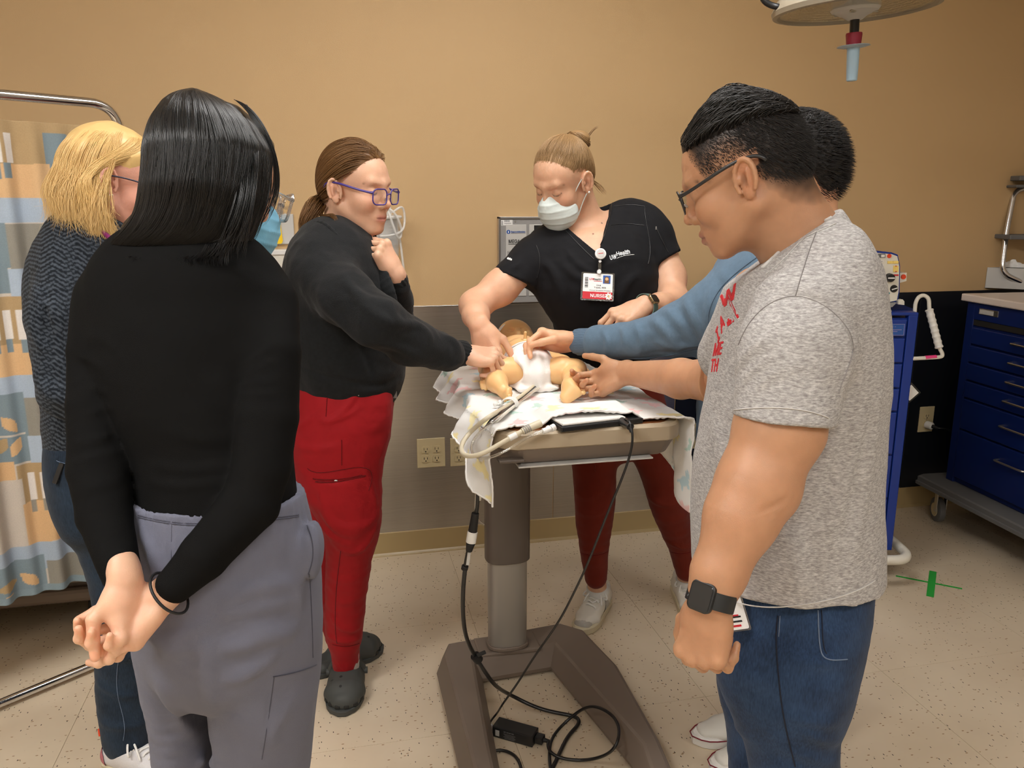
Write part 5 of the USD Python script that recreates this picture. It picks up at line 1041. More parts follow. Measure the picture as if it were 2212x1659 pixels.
# things worn ------------------------------------------------------------------------------------
def glasses(label, H, frame_mat, lw=.050, lh=.040, r=.016, x=.112, z=.004, tube_r=.0016, temple_r=.0022, bow=.010, lens='lens', tz=.012, rim=1.0, gap=.016, half=None):
    g = thing('eyeglasses', label, 'glasses', H.W(x, 0, z)); q = np.array(rrect(lw, lh, r, 8).exterior.coords)
    for s in (1, -1):
        yc = s*(gap/2+lw/2+.001); P = np.array([H.W(x-bow*((abs(yc+p[0]))/.06)**2, yc+p[0], z+p[1]) for p in q])
        obj('rim', tube(P, tube_r*rim, 8, cap=False), frame_mat, g, smooth=True)
        m = trimesh.creation.triangulate_polygon(rrect(lw, lh, r, 8), engine='earcut'); vv = np.array([H.W(x-bow*((abs(yc+p[0]))/.06)**2, yc+p[0], z+p[1]) for p in m[0]]); n = len(vv); obj('lens', TM(np.vstack([vv, vv-H.R[:, 0]*.0012]), np.vstack([m[1], m[1][:, ::-1]+n])), lens, g, smooth=False)
        ye = s*(gap/2+lw+.001); obj('temple', tube([H.W(x-bow*.9, ye, z+lh*.28), H.W(x-bow-.012, s*(abs(ye)+.005), z+lh*.28), H.W(.03, s*.081, (z+lh*.28+tz)/2+.003), H.W(-.012, s*.084, tz), H.W(-.034, s*.083, tz-.004), H.W(-.046, s*.080, tz-.016)], [temple_r*1.2, temple_r, temple_r, temple_r, temple_r, temple_r*1.2], 8, 30), frame_mat, g, smooth=True); obj('hinge', rbox(H.W(x-bow-.003, ye, z+lh*.28), (.006, .0035, .0055), H.R, .0008), frame_mat, g, smooth=False)
    obj('bridge', tube([H.W(x-.0005, gap/2+.002, z+lh*.12), H.W(x+.003, 0, z+lh*.2), H.W(x-.0005, -gap/2-.002, z+lh*.12)], tube_r*rim, 8, 12), frame_mat, g, smooth=True)
    for s in (1, -1): obj('nose_pad', tube([H.W(x-.003, s*.0085, z-.004), H.W(x-.008, s*.0095, z-.010)], .002, 6), lens if lens != 'lens' else 'clear_frame', g, smooth=True)
    return g
def face_mask(label, H, m, loops=True, seed=0, zt=.004, sc=1.0):
    g = thing('face_mask', label, 'face mask', H.W(.1, 0, -.05)); S = Sdf3(); E = lambda p, rad, k=.02: S.ell(H.W(*p), H.k*np.asarray(rad)*sc, H.R, k)
    E((.074, 0, -.068), (.040, .052, .052)); E((.088, 0, -.040), (.034, .026, .040), .03); E((.050, .030, -.068), (.034, .034, .044), .03); E((.050, -.030, -.068), (.034, .034, .044), .03); E((.072, 0, -.100), (.026, .030, .022), .02)
    S.cut(H.W(.1, 0, zt), H.R @ unit(V(-.30, 0, 1))); S.cut(H.W(.024, 0, 0), H.R @ V(-1, 0, 0)); S.cut(H.W(.07, 0, -.122), H.R @ V(0, 0, -1))
    def pleat(P): q = H.L(P); z = q[:, 2]; return .0016*sum(np.exp(-((z-c+.12*np.abs(q[:, 1]))/.003)**2) for c in (-.02, -.040, -.062, -.083))*np.clip((q[:, 0]-.03)/.03, 0, 1)+.001*(meshkit.noise(q*70, seed)-.5)
    S.disp.append(pleat); obj('cover', S.mesh(.0026), m, g, smooth=True)
    if loops:
        for s in (1, -1):
            obj('ear_loop', tube([H.W(.036, s*.058, -.020), H.W(.01, s*.073, .012), H.W(-.012, s*.088, .034)], .0016, 6, 20), 'mask_white', g, smooth=True); obj('ear_loop', tube([H.W(.034, s*.056, -.090), H.W(.012, s*.067, -.055), H.W(-.004, s*.082, -.026)], .0016, 6, 20), 'mask_white', g, smooth=True)
    return g
def _area(p): return .5*sum(p[i-1][0]*p[i][1]-p[i][0]*p[i-1][1] for i in range(len(p)))
def smart_watch(label, p, axis, out, r, a, b, m_case, m_strap, size=(.036, .031), squash=.8, strap_w=.022):
    """Case on the outside of a wrist whose axis, outward direction and half-widths (a across, b along out) are given."""
    axis = unit(axis); out = unit(np.asarray(out, float)-axis*(np.asarray(out, float) @ axis)); ac = np.cross(axis, out); R = np.stack([axis, ac, out], 1); g = thing('smart_watch', label, 'watch', p)
    th = np.linspace(0, 2*np.pi, 49); P, F = [], []
    for off in (-strap_w/2, strap_w/2):
        for rr in (.0022, .0045): P.append(p+off*axis+np.cos(th)[:, None]*(b+rr)*out+np.sin(th)[:, None]*(a+rr)*ac)
    n = len(th); P = np.vstack(P); i = np.arange(n-1)
    for (u, v) in ((0, 1), (1, 3), (3, 2), (2, 0)): F.append(np.stack([u*n+i, u*n+i+1, v*n+i+1, v*n+i], 1))
    mm = quads(P, np.vstack(F)); mm.invert() if mm.volume < 0 else None; obj('strap', mm, m_strap, g, smooth=40)
    c = p+out*(b+.004); rq = np.array(rrect(size[0], size[1], .009, 6).exterior.coords)[:-1]; rq = rq if _area(rq) > 0 else rq[::-1]; cs = obj('case', xf(layered(rq, [0, .0015, .008, .0095], [.002, 0, 0, .002]), R, c-out*.0048), m_case, g, smooth=35); obj('screen', xf(layered(rq, [0, .0007, .0012], [.0022, .0022, .003]), R, c+out*.0047), 'watch_glass', g, smooth=False); obj('crown', cyl(c+ac*size[1]*.5+axis*.006, c+ac*(size[1]*.5+.002)+axis*.006, .003, sec=12), m_case, g); return g
def seam(parent, name, S, uv, m, r=.0011, n=None, lift=.0004, t0=.6, t1=4.2):
    P = S.path(uv, n or max(12, int(np.abs(np.diff(np.asarray(uv, float), axis=0)).sum()/7)), t0, t1, lift)
    keep = [0]
    for i in range(1, len(P)):
        if np.linalg.norm(P[i]-P[keep[-1]]) < .05: keep.append(i)
    P = P[keep]
    if len(P) > 2: return obj(name, tube(P, r, 6), m, parent, smooth=True)
def printed(parent, S, text, uv0, uvx, uvy, m, bold=True, name='printed_lettering', lift=.0008):
    """Lettering laid on a cloth surface: baseline start, baseline end and cap-height corner given in pixels."""
    T_ = meshkit.text_mesh(text, 1.0, .01, bold); b = T_.bounds; v = T_.vertices; ux = (v[:, 0]-b[0][0])/(b[1][0]-b[0][0]); uy_ = v[:, 1]; uv0, uvx, uvy = map(lambda a: np.array(a, float), (uv0, uvx, uvy))
    UV = uv0+ux[:, None]*(uvx-uv0)+uy_[:, None]*(uvy-uv0); key = np.round(UV, 2); uq, inv = np.unique(key, axis=0, return_inverse=True); Q = S.hits(uq); N = S.normal(Q); inv = inv.ravel()
    top = v[:, 2] > .005; P = Q[inv]+N[inv]*np.where(top, lift, -.001)[:, None]; return obj(name, TM(P, T_.faces), m, parent, smooth=False)
SK_LIGHT, SK_PINK, SK_TAN, SK_OLIVE = srgb(216, 168, 140), srgb(226, 170, 146), srgb(180, 134, 102), srgb(214, 164, 130)
# ------------------------------------------------------------------ people: hair caps, hidden figure under the clothes
def px_rows(S, rows, f=1.0, sub=3, k=.015, side=None): return px_loft(S, [(r[0], (r[1]+r[2])/2-(r[2]-r[1])/2*f, (r[1]+r[2])/2+(r[2]-r[1])/2*f, r[3], r[4]*f) for r in rows], side, sub, k)
def figure(torso, legs, links, f=.66):
    """The body under the clothes: trunk, both legs, upper arms."""
    T = Sdf3(); px_rows(T, torso, f, 2, .02)
    for l in legs: px_rows(T, l, .62, 2, .02)
    for a, b, r in links: T.ec(a, b, r, r, k=.02)
    return T
def skull(H, grow=0.0):
    S = Sdf3(); g = V(1, 1, 1)*grow
    S.ell(H.W(-.012, 0, .040), H.k*(V(.098, .0755, .092)+g), H.R, .0); S.ell(H.W(-.045, 0, .0), H.k*(V(.052, .060, .062)+g), H.R, .03); S.ell(H.W(.038, 0, .045), H.k*(V(.052, .062, .055)+g), H.R, .02); return S
def hairline(q, xs, zs): return q[:, 2]-np.interp(q[:, 0], xs, zs)
def hair_cap(H, xs, zs, thick, mat_, parent, groove=(60, 60, 18), amp=.002, h=.003, soft=.030, extra=None, name='hair_cap'):
    S = skull(H)
    def f(P):
        q = H.L(P); m = np.clip(hairline(q, xs, zs)/soft, -.5, 1); n = meshkit.noise(q*V(*groove), 3)-.5; return np.where(m > 0, thick*m-.0012+amp*2*n*m, .012*m)
    S.disp.append(f)
    if extra is not None: S.add(extra, .01)
    return obj(name, S.mesh(h), mat_, parent, smooth=True), S
def combed(H, xs, zs, tie, n, seed, lift=.007, jit=.004, steps=13, wob=.0):
    """Strands from the whole scalp combed to one point (local coordinates)."""
    S = skull(H); R_ = rnd(seed); u = R_.normal(size=(n*4, 3)); u /= np.linalg.norm(u, axis=1)[:, None]; P = H.W(-.01, 0, .035)+(u*V(.11, .085, .10)) @ H.R.T*H.k
    for _ in range(3): P = P-S.normal(P)*S.eval(P)[:, None]
    P = P[hairline(H.L(P), xs, zs) > -.001][:n]; T = H.W(*tie); d0 = np.linalg.norm(P-T, axis=1); out = [P.copy()]; lf = lift+R_.uniform(-1, 1, len(P))*jit; j = R_.normal(size=P.shape)*wob
    for i in range(steps):
        d = T-P; L = np.linalg.norm(d, axis=1)[:, None]; P = P+d/np.maximum(L, 1e-6)*np.minimum(L, d0[:, None]*1.12/steps)+j*math.sin(math.pi*i/steps); nn = S.normal(P); P = P-nn*(S.eval(P)-lf*min(1, .5+i*.25))[:, None]*(L > .012); out.append(P.copy())
    return np.stack(out, 1)
def lock(P, n, r, seed, mat_, parent, width=.0009, spread_end=1.0, pts=18, flat=(1, 1, 1), name='hair', taper=True):
    """A tress: n strands around a guide path, radius r (list along the path)."""
    R_ = rnd(seed); G = spline(P, pts); rr = np.interp(np.linspace(0, 1, pts), np.linspace(0, 1, len(r)), r); u = R_.normal(size=(n, 3)); u /= np.linalg.norm(u, axis=1)[:, None]; u *= R_.uniform(.3, 1, n)[:, None]**.5*V(*flat)
    w = R_.normal(size=(n, 3))*.12; ph = R_.uniform(0, 6, n); t = np.linspace(0, 1, pts)
    A = G[None]+u[:, None]*rr[None, :, None]+w[:, None]*rr[None, :, None]*np.sin(t[None]*5+ph[:, None])[..., None]; ln = R_.uniform(.82, 1, n)
    return curves(name, [a[:max(4, int(pts*l))] for a, l in zip(A, ln)], width, mat_, parent, taper)
def two_tone(v, col, mask, c): col[mask] = c; return col
# ------------------------------------------------------------------ man in the grey T-shirt, nearest on the right
def build_grey():
    person = thing('person', 'man in heather grey T-shirt, black glasses and blue jeans with black watch', 'person', at_z(1720, 1900, 0))
    H = Head(at(1610, 388, 1.40), basis(img(-.86, .42, -.30), roll=-.04), 1.03)
    B = Sdf3(); skin = SK_TAN
    neckb = at(1735, 560, 1.43)
    H.build(B, neckb, .064, jaw=1.12, cheek=1.15, nape=at(1752, 520, 1.42))
    # near (left) arm hanging, back of the hand to the camera
    sh, el, wr = at(1722, 690, 1.25), at(1640, 1062, 1.23), at(1536, 1296, 1.22)
    px_ec(B, (1722, 700, 1.25), (1684, 925, 1.24), 88, 93, .060, .060); px_ec(B, (1684, 925, 1.24), (1634, 1050, 1.235), 94, 82, .060, .052, .02); px_ec(B, (1634, 1050, 1.235), (1600, 1120, 1.23), 80, 76, .052, .048, .03)
    px_ec(B, (1600, 1120, 1.23), (1552, 1240, 1.225), 77, 56, .048, .036, .02); px_ec(B, (1552, 1240, 1.225), (1533, 1300, 1.22), 56, 46, .034, .026, .02); B.ell(at(1672, 1062, 1.24), V(.028, .03, .03), None, .03)
    hd = unit(at(1515, 1400, 1.235)-at(1533, 1300, 1.22)); hn = unit(-CF*.72-CR*.62+CU*.1)
    spots = hand(B, at(1533, 1302, 1.222), hd, hn, 1, [(48, 55, 30), (56, 62, 35), (60, 66, 35), (55, 60, 35)], [(.55, .75, -.35), (.25, .9, -.4), (.1, .9, -.45)], 1.06, wr=(.031, .023))
    # far (right) arm reaching to the manikin's leg, palm up
    e2, w2 = at(1556, 822, 1.735), at(1350, 805, 2.05)
    B.ec(at(1640, 640, 1.57), e2, .060, .052, k=.02); B.ec(e2, at(1470, 818, 1.86), .053, .046, .05, .042, k=.02); B.ec(at(1470, 818, 1.86), w2, .046, .029, .042, .023, side=CU, k=.02)
    d2 = unit(at(1268, 838, 2.115)-w2); n2 = unit(CF*.90-CU*.36-CR*.1)
    spots += hand(B, w2, d2, n2, -1, [(40, 48, 28), (52, 60, 34), (58, 64, 36), (60, 66, 36)], [(.75, .66, -.1), (.52, .86, .0), (.45, .89, .02)], .98, spread=(2, -5, -11, -17))
    lo1, hi1 = around([H.c], .165); lo1 = lo1-V(.02, .02, .06)
    fine = [(B, .0027, lo1, hi1), (B, .0031, *around([at(1700, 860, 1.24), at(1500, 1450, 1.2)], .09)), (B, .0026, *around([at(1560, 800, 1.8), at(1230, 810, 2.12)], .075))]
    rows = [(545, 1668, 1838, 1.43, .085), (590, 1632, 1873, 1.42, .145), (640, 1592, 1896, 1.415, .185), (705, 1556, 1905, 1.42, .195), (790, 1536, 1913, 1.43, .190), (900, 1513, 1910, 1.445, .180), (1005, 1492, 1906, 1.46, .175), (1100, 1487, 1904, 1.47, .172), (1200, 1490, 1908, 1.48, .172), (1300, 1498, 1902, 1.49, .172), (1350, 1500, 1898, 1.50, .17)]
    nl = [(1400, 1556, 1829, 1.45, .10), (1440, 1552, 1829, 1.46, .095), (1520, 1584, 1818, 1.475, .09), (1610, 1614, 1806, 1.49, .082), (1700, 1628, 1812, 1.51, .078), (1900, 1650, 1812, 1.56, .07), (2150, 1668, 1800, 1.64, .065), (2330, 1680, 1800, 1.70, .065)]; fl2 = [(1430, 1552, 1790, 1.60, .09), (1500, 1556, 1770, 1.615, .088), (1570, 1572, 1750, 1.63, .08), (1660, 1576, 1730, 1.65, .075), (1850, 1590, 1740, 1.69, .07), (2050, 1600, 1735, 1.75, .065), (2180, 1606, 1735, 1.79, .065)]
    Tt = figure(rows, (nl, fl2), [(at(1722, 690, 1.29), at(1690, 880, 1.245), .05), (at(1680, 650, 1.55), at(1560, 810, 1.725), .046), (neckb, at(1735, 680, 1.42), .05)])
    B.disp += [fold_line(B.path([(1640, 1108), (1668, 1096), (1700, 1078)], t1=1.35), .006, -.004), fold_line(B.path([(1650, 1122), (1676, 1110)], t1=1.35), .004, -.002)]
    body = merge(pmesh([(Tt, .009)]+fine)); v = body.vertices
    col = np.tile(np.asarray(skin), (len(v), 1)); col = H.paint(v, col, skin, (.02, .014, .012), (.36, .13, .11), .16, lash=False); col = nail_paint(v, col, spots, skin)
    q = H.L(v); nearh = (np.abs(q) < .17).all(1); HX, HZ = [-.12, -.085, -.06, -.035, -.02, .0, .03, .050, .058, .068, .08], [-.088, -.085, -.066, -.034, .018, .036, .030, .012, .030, .066, .12]
    edge = hairline(q, HX, HZ)+.012*(meshkit.noise(q*100, 3)-.5); ear = (np.abs(q[:, 1]) > .073) & (np.abs(q[:, 2]) < .04) & (np.abs(q[:, 0]+.01) < .028)
    st = np.where(ear, 0, np.clip(edge/.05, 0, 1)**.7*.95)*nearh; col = col*(1-st[:, None])+np.array((.014, .011, .010))*st[:, None]
    pale = (np.abs(v-w2) < .3).all(1) & (v[:, 0] < e2[0]+.02); col[pale] *= V(1.05, 1.06, 1.08)
    obj('body', body, 'skin', person, color=col)
    # short dark hair: clipped sides, longer slicked top
    HS = skull(H); R_ = rnd(11); u = R_.normal(size=(26000, 3)); u /= np.linalg.norm(u, axis=1)[:, None]; r0 = H.W(-.01, 0, .035)+(u*V(.10, .08, .095)) @ H.R.T*H.k
    for _ in range(3): r0 = r0-HS.normal(r0)*HS.eval(r0)[:, None]
    q = H.L(r0); eg = hairline(q, HX, HZ)+.012*(meshkit.noise(q*100, 3)-.5); tl_ = q[:, 2]-(.081-.035*np.clip(q[:, 0], 0, .08)-.25*np.clip(-q[:, 0]-.05, 0, 1)); top = (tl_ > 0) & (eg > 0); sidem = (tl_ <= .004) & (eg > 0) & ~((np.abs(q[:, 1]) > .073) & (np.abs(q[:, 2]) < .036) & (np.abs(q[:, 0]+.01) < .024))
    rt = r0[top][:3600]; qt = H.L(rt); wv = meshkit.noise(qt*V(16, 46, 16), 4)
    def flow_top(P, t): return np.tile(H.R @ unit(V(-.85, .0, .15)), (len(P), 1))
    A = strands_on(HS, rt, flow_top, 8, .0058, .003, .009, 3); tt_ = np.linspace(0, 1, 9)[None, :, None]; A = A+np.clip((qt[:, 0]+.09)/.06, .1, 1)[:, None, None]*np.sin(math.pi*tt_)*((wv-.35)[:, None, None]*.026)*H.R[:, 2]+np.sin(3*tt_)*((wv-.5)[:, None, None]*.012)*H.R[:, 1]; curves('hair', list(A), .0013, 'hair_short_black', person)
    rs_ = r0[sidem][:9000]; qs = H.L(rs_); es = hairline(qs, HX, HZ); ln = np.interp(es, [0, .03, .08], [.0022, .0042, .0075]); dn = unit(V(-.55, 0, -.8))
    out = [np.array([p-n*.001, p+n*l*.40+d*l*.6, p+n*l*.42+d*l*1.6]) for p, n, l, d in zip(rs_, HS.normal(rs_), ln, np.tile(H.R @ dn, (len(rs_), 1))+R_.normal(size=(len(rs_), 3))*.15)]
    curves('hair', out, .0008, 'hair_short_black', person, label='clipped side hair')
    CAP = skull(H)
    def ftop(P):
        q = H.L(P); tl = q[:, 2]-(.081-.035*np.clip(q[:, 0], 0, .08)-.25*np.clip(-q[:, 0]-.05, 0, 1)); fr = np.clip((.098-q[:, 0])/.02, 0, 1)*np.clip((q[:, 0]+.105)/.06, .15, 1); m = np.clip(tl/.022, -.4, 1); n = meshkit.noise(q*V(14, 60, 20), 2)-.4; return np.where(m > 0, (.0085*m**.7+.010*n*m)*fr-.002, .01*m)
    CAP.disp.append(ftop); obj('hair_cap', CAP.mesh(.003), 'hair_short_black', person, smooth=True)
    # T-shirt
    Sh = Sdf3(); px_loft(Sh, [(r[0], r[1]+12, r[2]-16, r[3], r[4]) for r in rows], sub=3); Sh.ec(at(1728, 552, 1.425), at(1754, 508, 1.425), .078, .064, .078, .068, CR, k=.02)
    h0, h1 = at(1906, 1238, 1.49), at(1680, 1326, 1.30); hn_ = unit(np.cross(h1-h0, V(CF[0], CF[1], -.12))); hn_ = hn_ if hn_[2] < 0 else -hn_; hq = at(1700, 1320, 1.30)
    Sh.disp2 = None; Sh.cut(hq, hn_)
    Sl = Sdf3(); px_ec(Sl, (1735, 690, 1.27), (1716, 760, 1.25), 118, 122, .080, .078, .05); px_ec(Sl, (1716, 760, 1.25), (1684, 965, 1.235), 121, 106, .078, .072, .02)
    s0, s1 = at(1581, 903, 1.2), at(1792, 919, 1.2); sn_ = unit(np.cross(s1-s0, CF+V(0, 0, .10))); sn_ = sn_ if sn_[2] < 0 else -sn_; Sl.cut(s0, sn_); Sh.add(Sl, .022)
    px_ec(Sh, (1650, 660, 1.54), (1590, 770, 1.63), 90, 80, .07, .066, .04)
    folds = [([(1838, 720), (1852, 800), (1840, 870), (1800, 960), (1760, 1080)], .010, .007), ([(1868, 760), (1862, 860), (1838, 980), (1800, 1120), (1765, 1210)], .014, .008), ([(1890, 800), (1884, 940), (1862, 1080), (1836, 1220)], .014, .007), ([(1600, 720), (1640, 668), (1690, 640)], .008, .004), ([(1592, 800), (1625, 752), (1660, 730)], .009, .004), ([(1588, 850), (1640, 790), (1700, 770)], .009, .004), ([(1612, 870), (1680, 800), (1740, 790)], .01, .004), ([(1800, 690), (1835, 780), (1815, 850)], .009, .005), ([(1540, 900), (1560, 1000), (1552, 1120)], .014, .006), ([(1600, 620), (1625, 596), (1660, 580)], .008, .004), ([(1706, 1130), (1720, 1220), (1730, 1290)], .02, .006), ([(1660, 610), (1700, 590), (1740, 570)], .01, .003)]
    fl_ = [fold_line(Sh.path(uv), w, h*1.3) for uv, w, h in folds]
    groove = fold_line(Sh.path([(1595, 745), (1625, 690), (1665, 655), (1716, 640), (1770, 655), (1815, 690), (1842, 740), (1830, 800)]), .005, -.0035)
    Sh.disp += fl_+[groove, ripple(9, .006, 4, (1, 1, .45)), ripple(24, .0022, 9, (1, 1, .6))]
    # neck opening, hem and sleeve ends
    c_b, c_f = at(1797, 462, 1.43), at(1640, 575, 1.43); nd = unit(np.cross(c_f-c_b, CF)); nd = nd if nd[2] > 0 else -nd; Sh.cut((c_b+c_f)/2, nd)
    shirt = obj('t_shirt', Sh.mesh(.0046), 'heather_grey', person, smooth=True)
    seam(shirt, 'neck_rib', Sh, [(1797, 470), (1760, 487), (1726, 503), (1696, 532), (1668, 560), (1646, 580)], 'heather_pale', .0035, t1=1.6); seam(shirt, 'neck_seam', Sh, [(1806, 482), (1766, 500), (1736, 516), (1706, 546), (1676, 575), (1655, 592)], 'heather_pale', .0009, t1=1.6)
    seam(shirt, 'armhole_seam', Sh, [(1595, 745), (1625, 690), (1665, 655), (1716, 640), (1770, 655), (1815, 690), (1842, 740), (1830, 800), (1812, 850)], 'heather_seam', .0008, t1=1.5); seam(shirt, 'shoulder_seam', Sh, [(1764, 500), (1742, 560), (1718, 640)], 'heather_seam', .0008, t1=1.5)
    seam(shirt, 'hem_stitch', Sh, [(1890, 1254), (1850, 1276), (1780, 1298), (1700, 1310), (1640, 1310), (1590, 1300)], 'heather_pale', .0012, t1=1.6); seam(shirt, 'sleeve_stitch', Sh, [(1586, 886), (1640, 881), (1720, 884), (1790, 903)], 'heather_pale', .0011, t1=1.4)
    for s, a, b, c in (('IN', (1572, 704), (1596, 684), (1560, 652)), ('W', (1558, 668), (1592, 640), (1556, 640)), ('I A', (1551, 742), (1566, 700), (1546, 716)), ('ME', (1540, 769), (1558, 765), (1545, 742)), ('TH', (1534, 803), (1549, 802), (1538, 776))):
        printed(shirt, Sh, s, a, b, c, 'ink_red')
    # jeans
    J = Sdf3(); px_loft(J, [(1255, 1545, 1872, 1.485, .150), (1300, 1550, 1866, 1.49, .155), (1345, 1562, 1852, 1.50, .165), (1400, 1556, 1838, 1.51, .165), (1445, 1560, 1826, 1.52, .16)], sub=3)
    px_loft(J, nl, sub=3, k=.03); px_loft(J, fl2, sub=3, k=.01)
    J.disp += [fold_line(J.path(uv), w, h*1.2) for uv, w, h in [([(1820, 1422), (1760, 1430), (1700, 1420)], .012, .005), ([(1816, 1560), (1760, 1560), (1700, 1550)], .012, .004), ([(1815, 1600), (1760, 1590), (1720, 1575)], .01, .004), ([(1570, 1560), (1600, 1580), (1625, 1600)], .01, .004), ([(1850, 1366), (1800, 1370), (1740, 1350)], .01, .003), ([(1812, 1640), (1770, 1640), (1720, 1625)], .012, .005), ([(1690, 1330), (1660, 1370), (1600, 1400)], .01, .003)]]+[ripple(16, .003, 12)]
    je = obj('jeans', J.mesh(.0055), 'denim_blue', person, smooth=True)
    for uv in ([(1767, 1318), (1768, 1350), (1772, 1400), (1779, 1418), (1830, 1424)],): seam(je, 'pocket_edge', J, uv, 'denim_stitch', .0012, t1=1.7)
    seam(je, 'pocket_edge', J, [(1774, 1318), (1776, 1352), (1780, 1398), (1786, 1412)], 'denim_groove', .0010, t1=1.7); seam(je, 'side_seam', J, [(1681, 1330), (1677, 1380), (1681, 1450), (1690, 1530), (1704, 1600), (1718, 1656)], 'denim_groove', .0013, t1=1.7); seam(je, 'side_seam', J, [(1685, 1330), (1682, 1375)], 'denim_stitch', .0009, t1=1.7)
    for toe, heel, sd_ in (((-.10), 0, 1), ((-.10), 0, -1)):
        c = at(1740, 2330, 1.70) if sd_ == 1 else at(1670, 2180, 1.79); f = unit(V(*(img(-1, .2, 0)[:2]), 0)); sneaker(person, V(c[0], c[1], 0)+f*.20, V(c[0], c[1], 0)-f*.08, {'sole': 'sole_white', 'upper': 'shoe_grey'}, sd_, laces=False)
    # glasses, watch, badge
    glasses('black framed eyeglasses on the man in the grey T-shirt', H, 'frame_black', .050, .040, .017, tube_r=.0014, temple_r=.0030, tz=.030)
    wa = unit(at(1533, 1310, 1.222)-at(1552, 1240, 1.225)); smart_watch('black smart watch on the wrist of the man in grey T-shirt', at(1536, 1290, 1.221), wa, hn, .03, .034, .0285, 'watch_black', 'watch_black', (.045, .039), strap_w=.026)
    bg = thing('id_badge', 'white and red badge hanging at the grey T-shirt hem', 'badge', at(1578, 1330, 1.30)); Rb_ = np.stack([unit(CR*.9+CF*.35), unit(CU-.3*CR), unit(np.cross(unit(CR*.9+CF*.35), unit(CU-.3*CR)))], 1); bcn = at(1577, 1318, 1.36)
    obj('card', prism(rrect(.054, .070, .004), .0016, Rb_, bcn), 'paper_white', bg, smooth=False)
    obj('print_line', cat([xf(box((-.02, -.030+i*.009, 0), (.012-.006*(i % 2), -.0265+i*.009, .0006)), Rb_, bcn+Rb_[:, 2]*.0016) for i in range(5) if i != 1]), 'ink_red', bg, smooth=False); obj('print_line', cat([xf(box((-.004, -.022+i*.008, 0), (.016, -.019+i*.008, .0006)), Rb_, bcn+Rb_[:, 2]*.0017) for i in range(2)]), 'ink_black', bg, smooth=False)
    obj('holder', prism(rrect(.060, .076, .004).difference(rrect(.054, .070, .003)), .003, Rb_, bcn-Rb_[:, 2]*.0005), 'clear_plastic', bg, smooth=False)
    return person
build_grey()
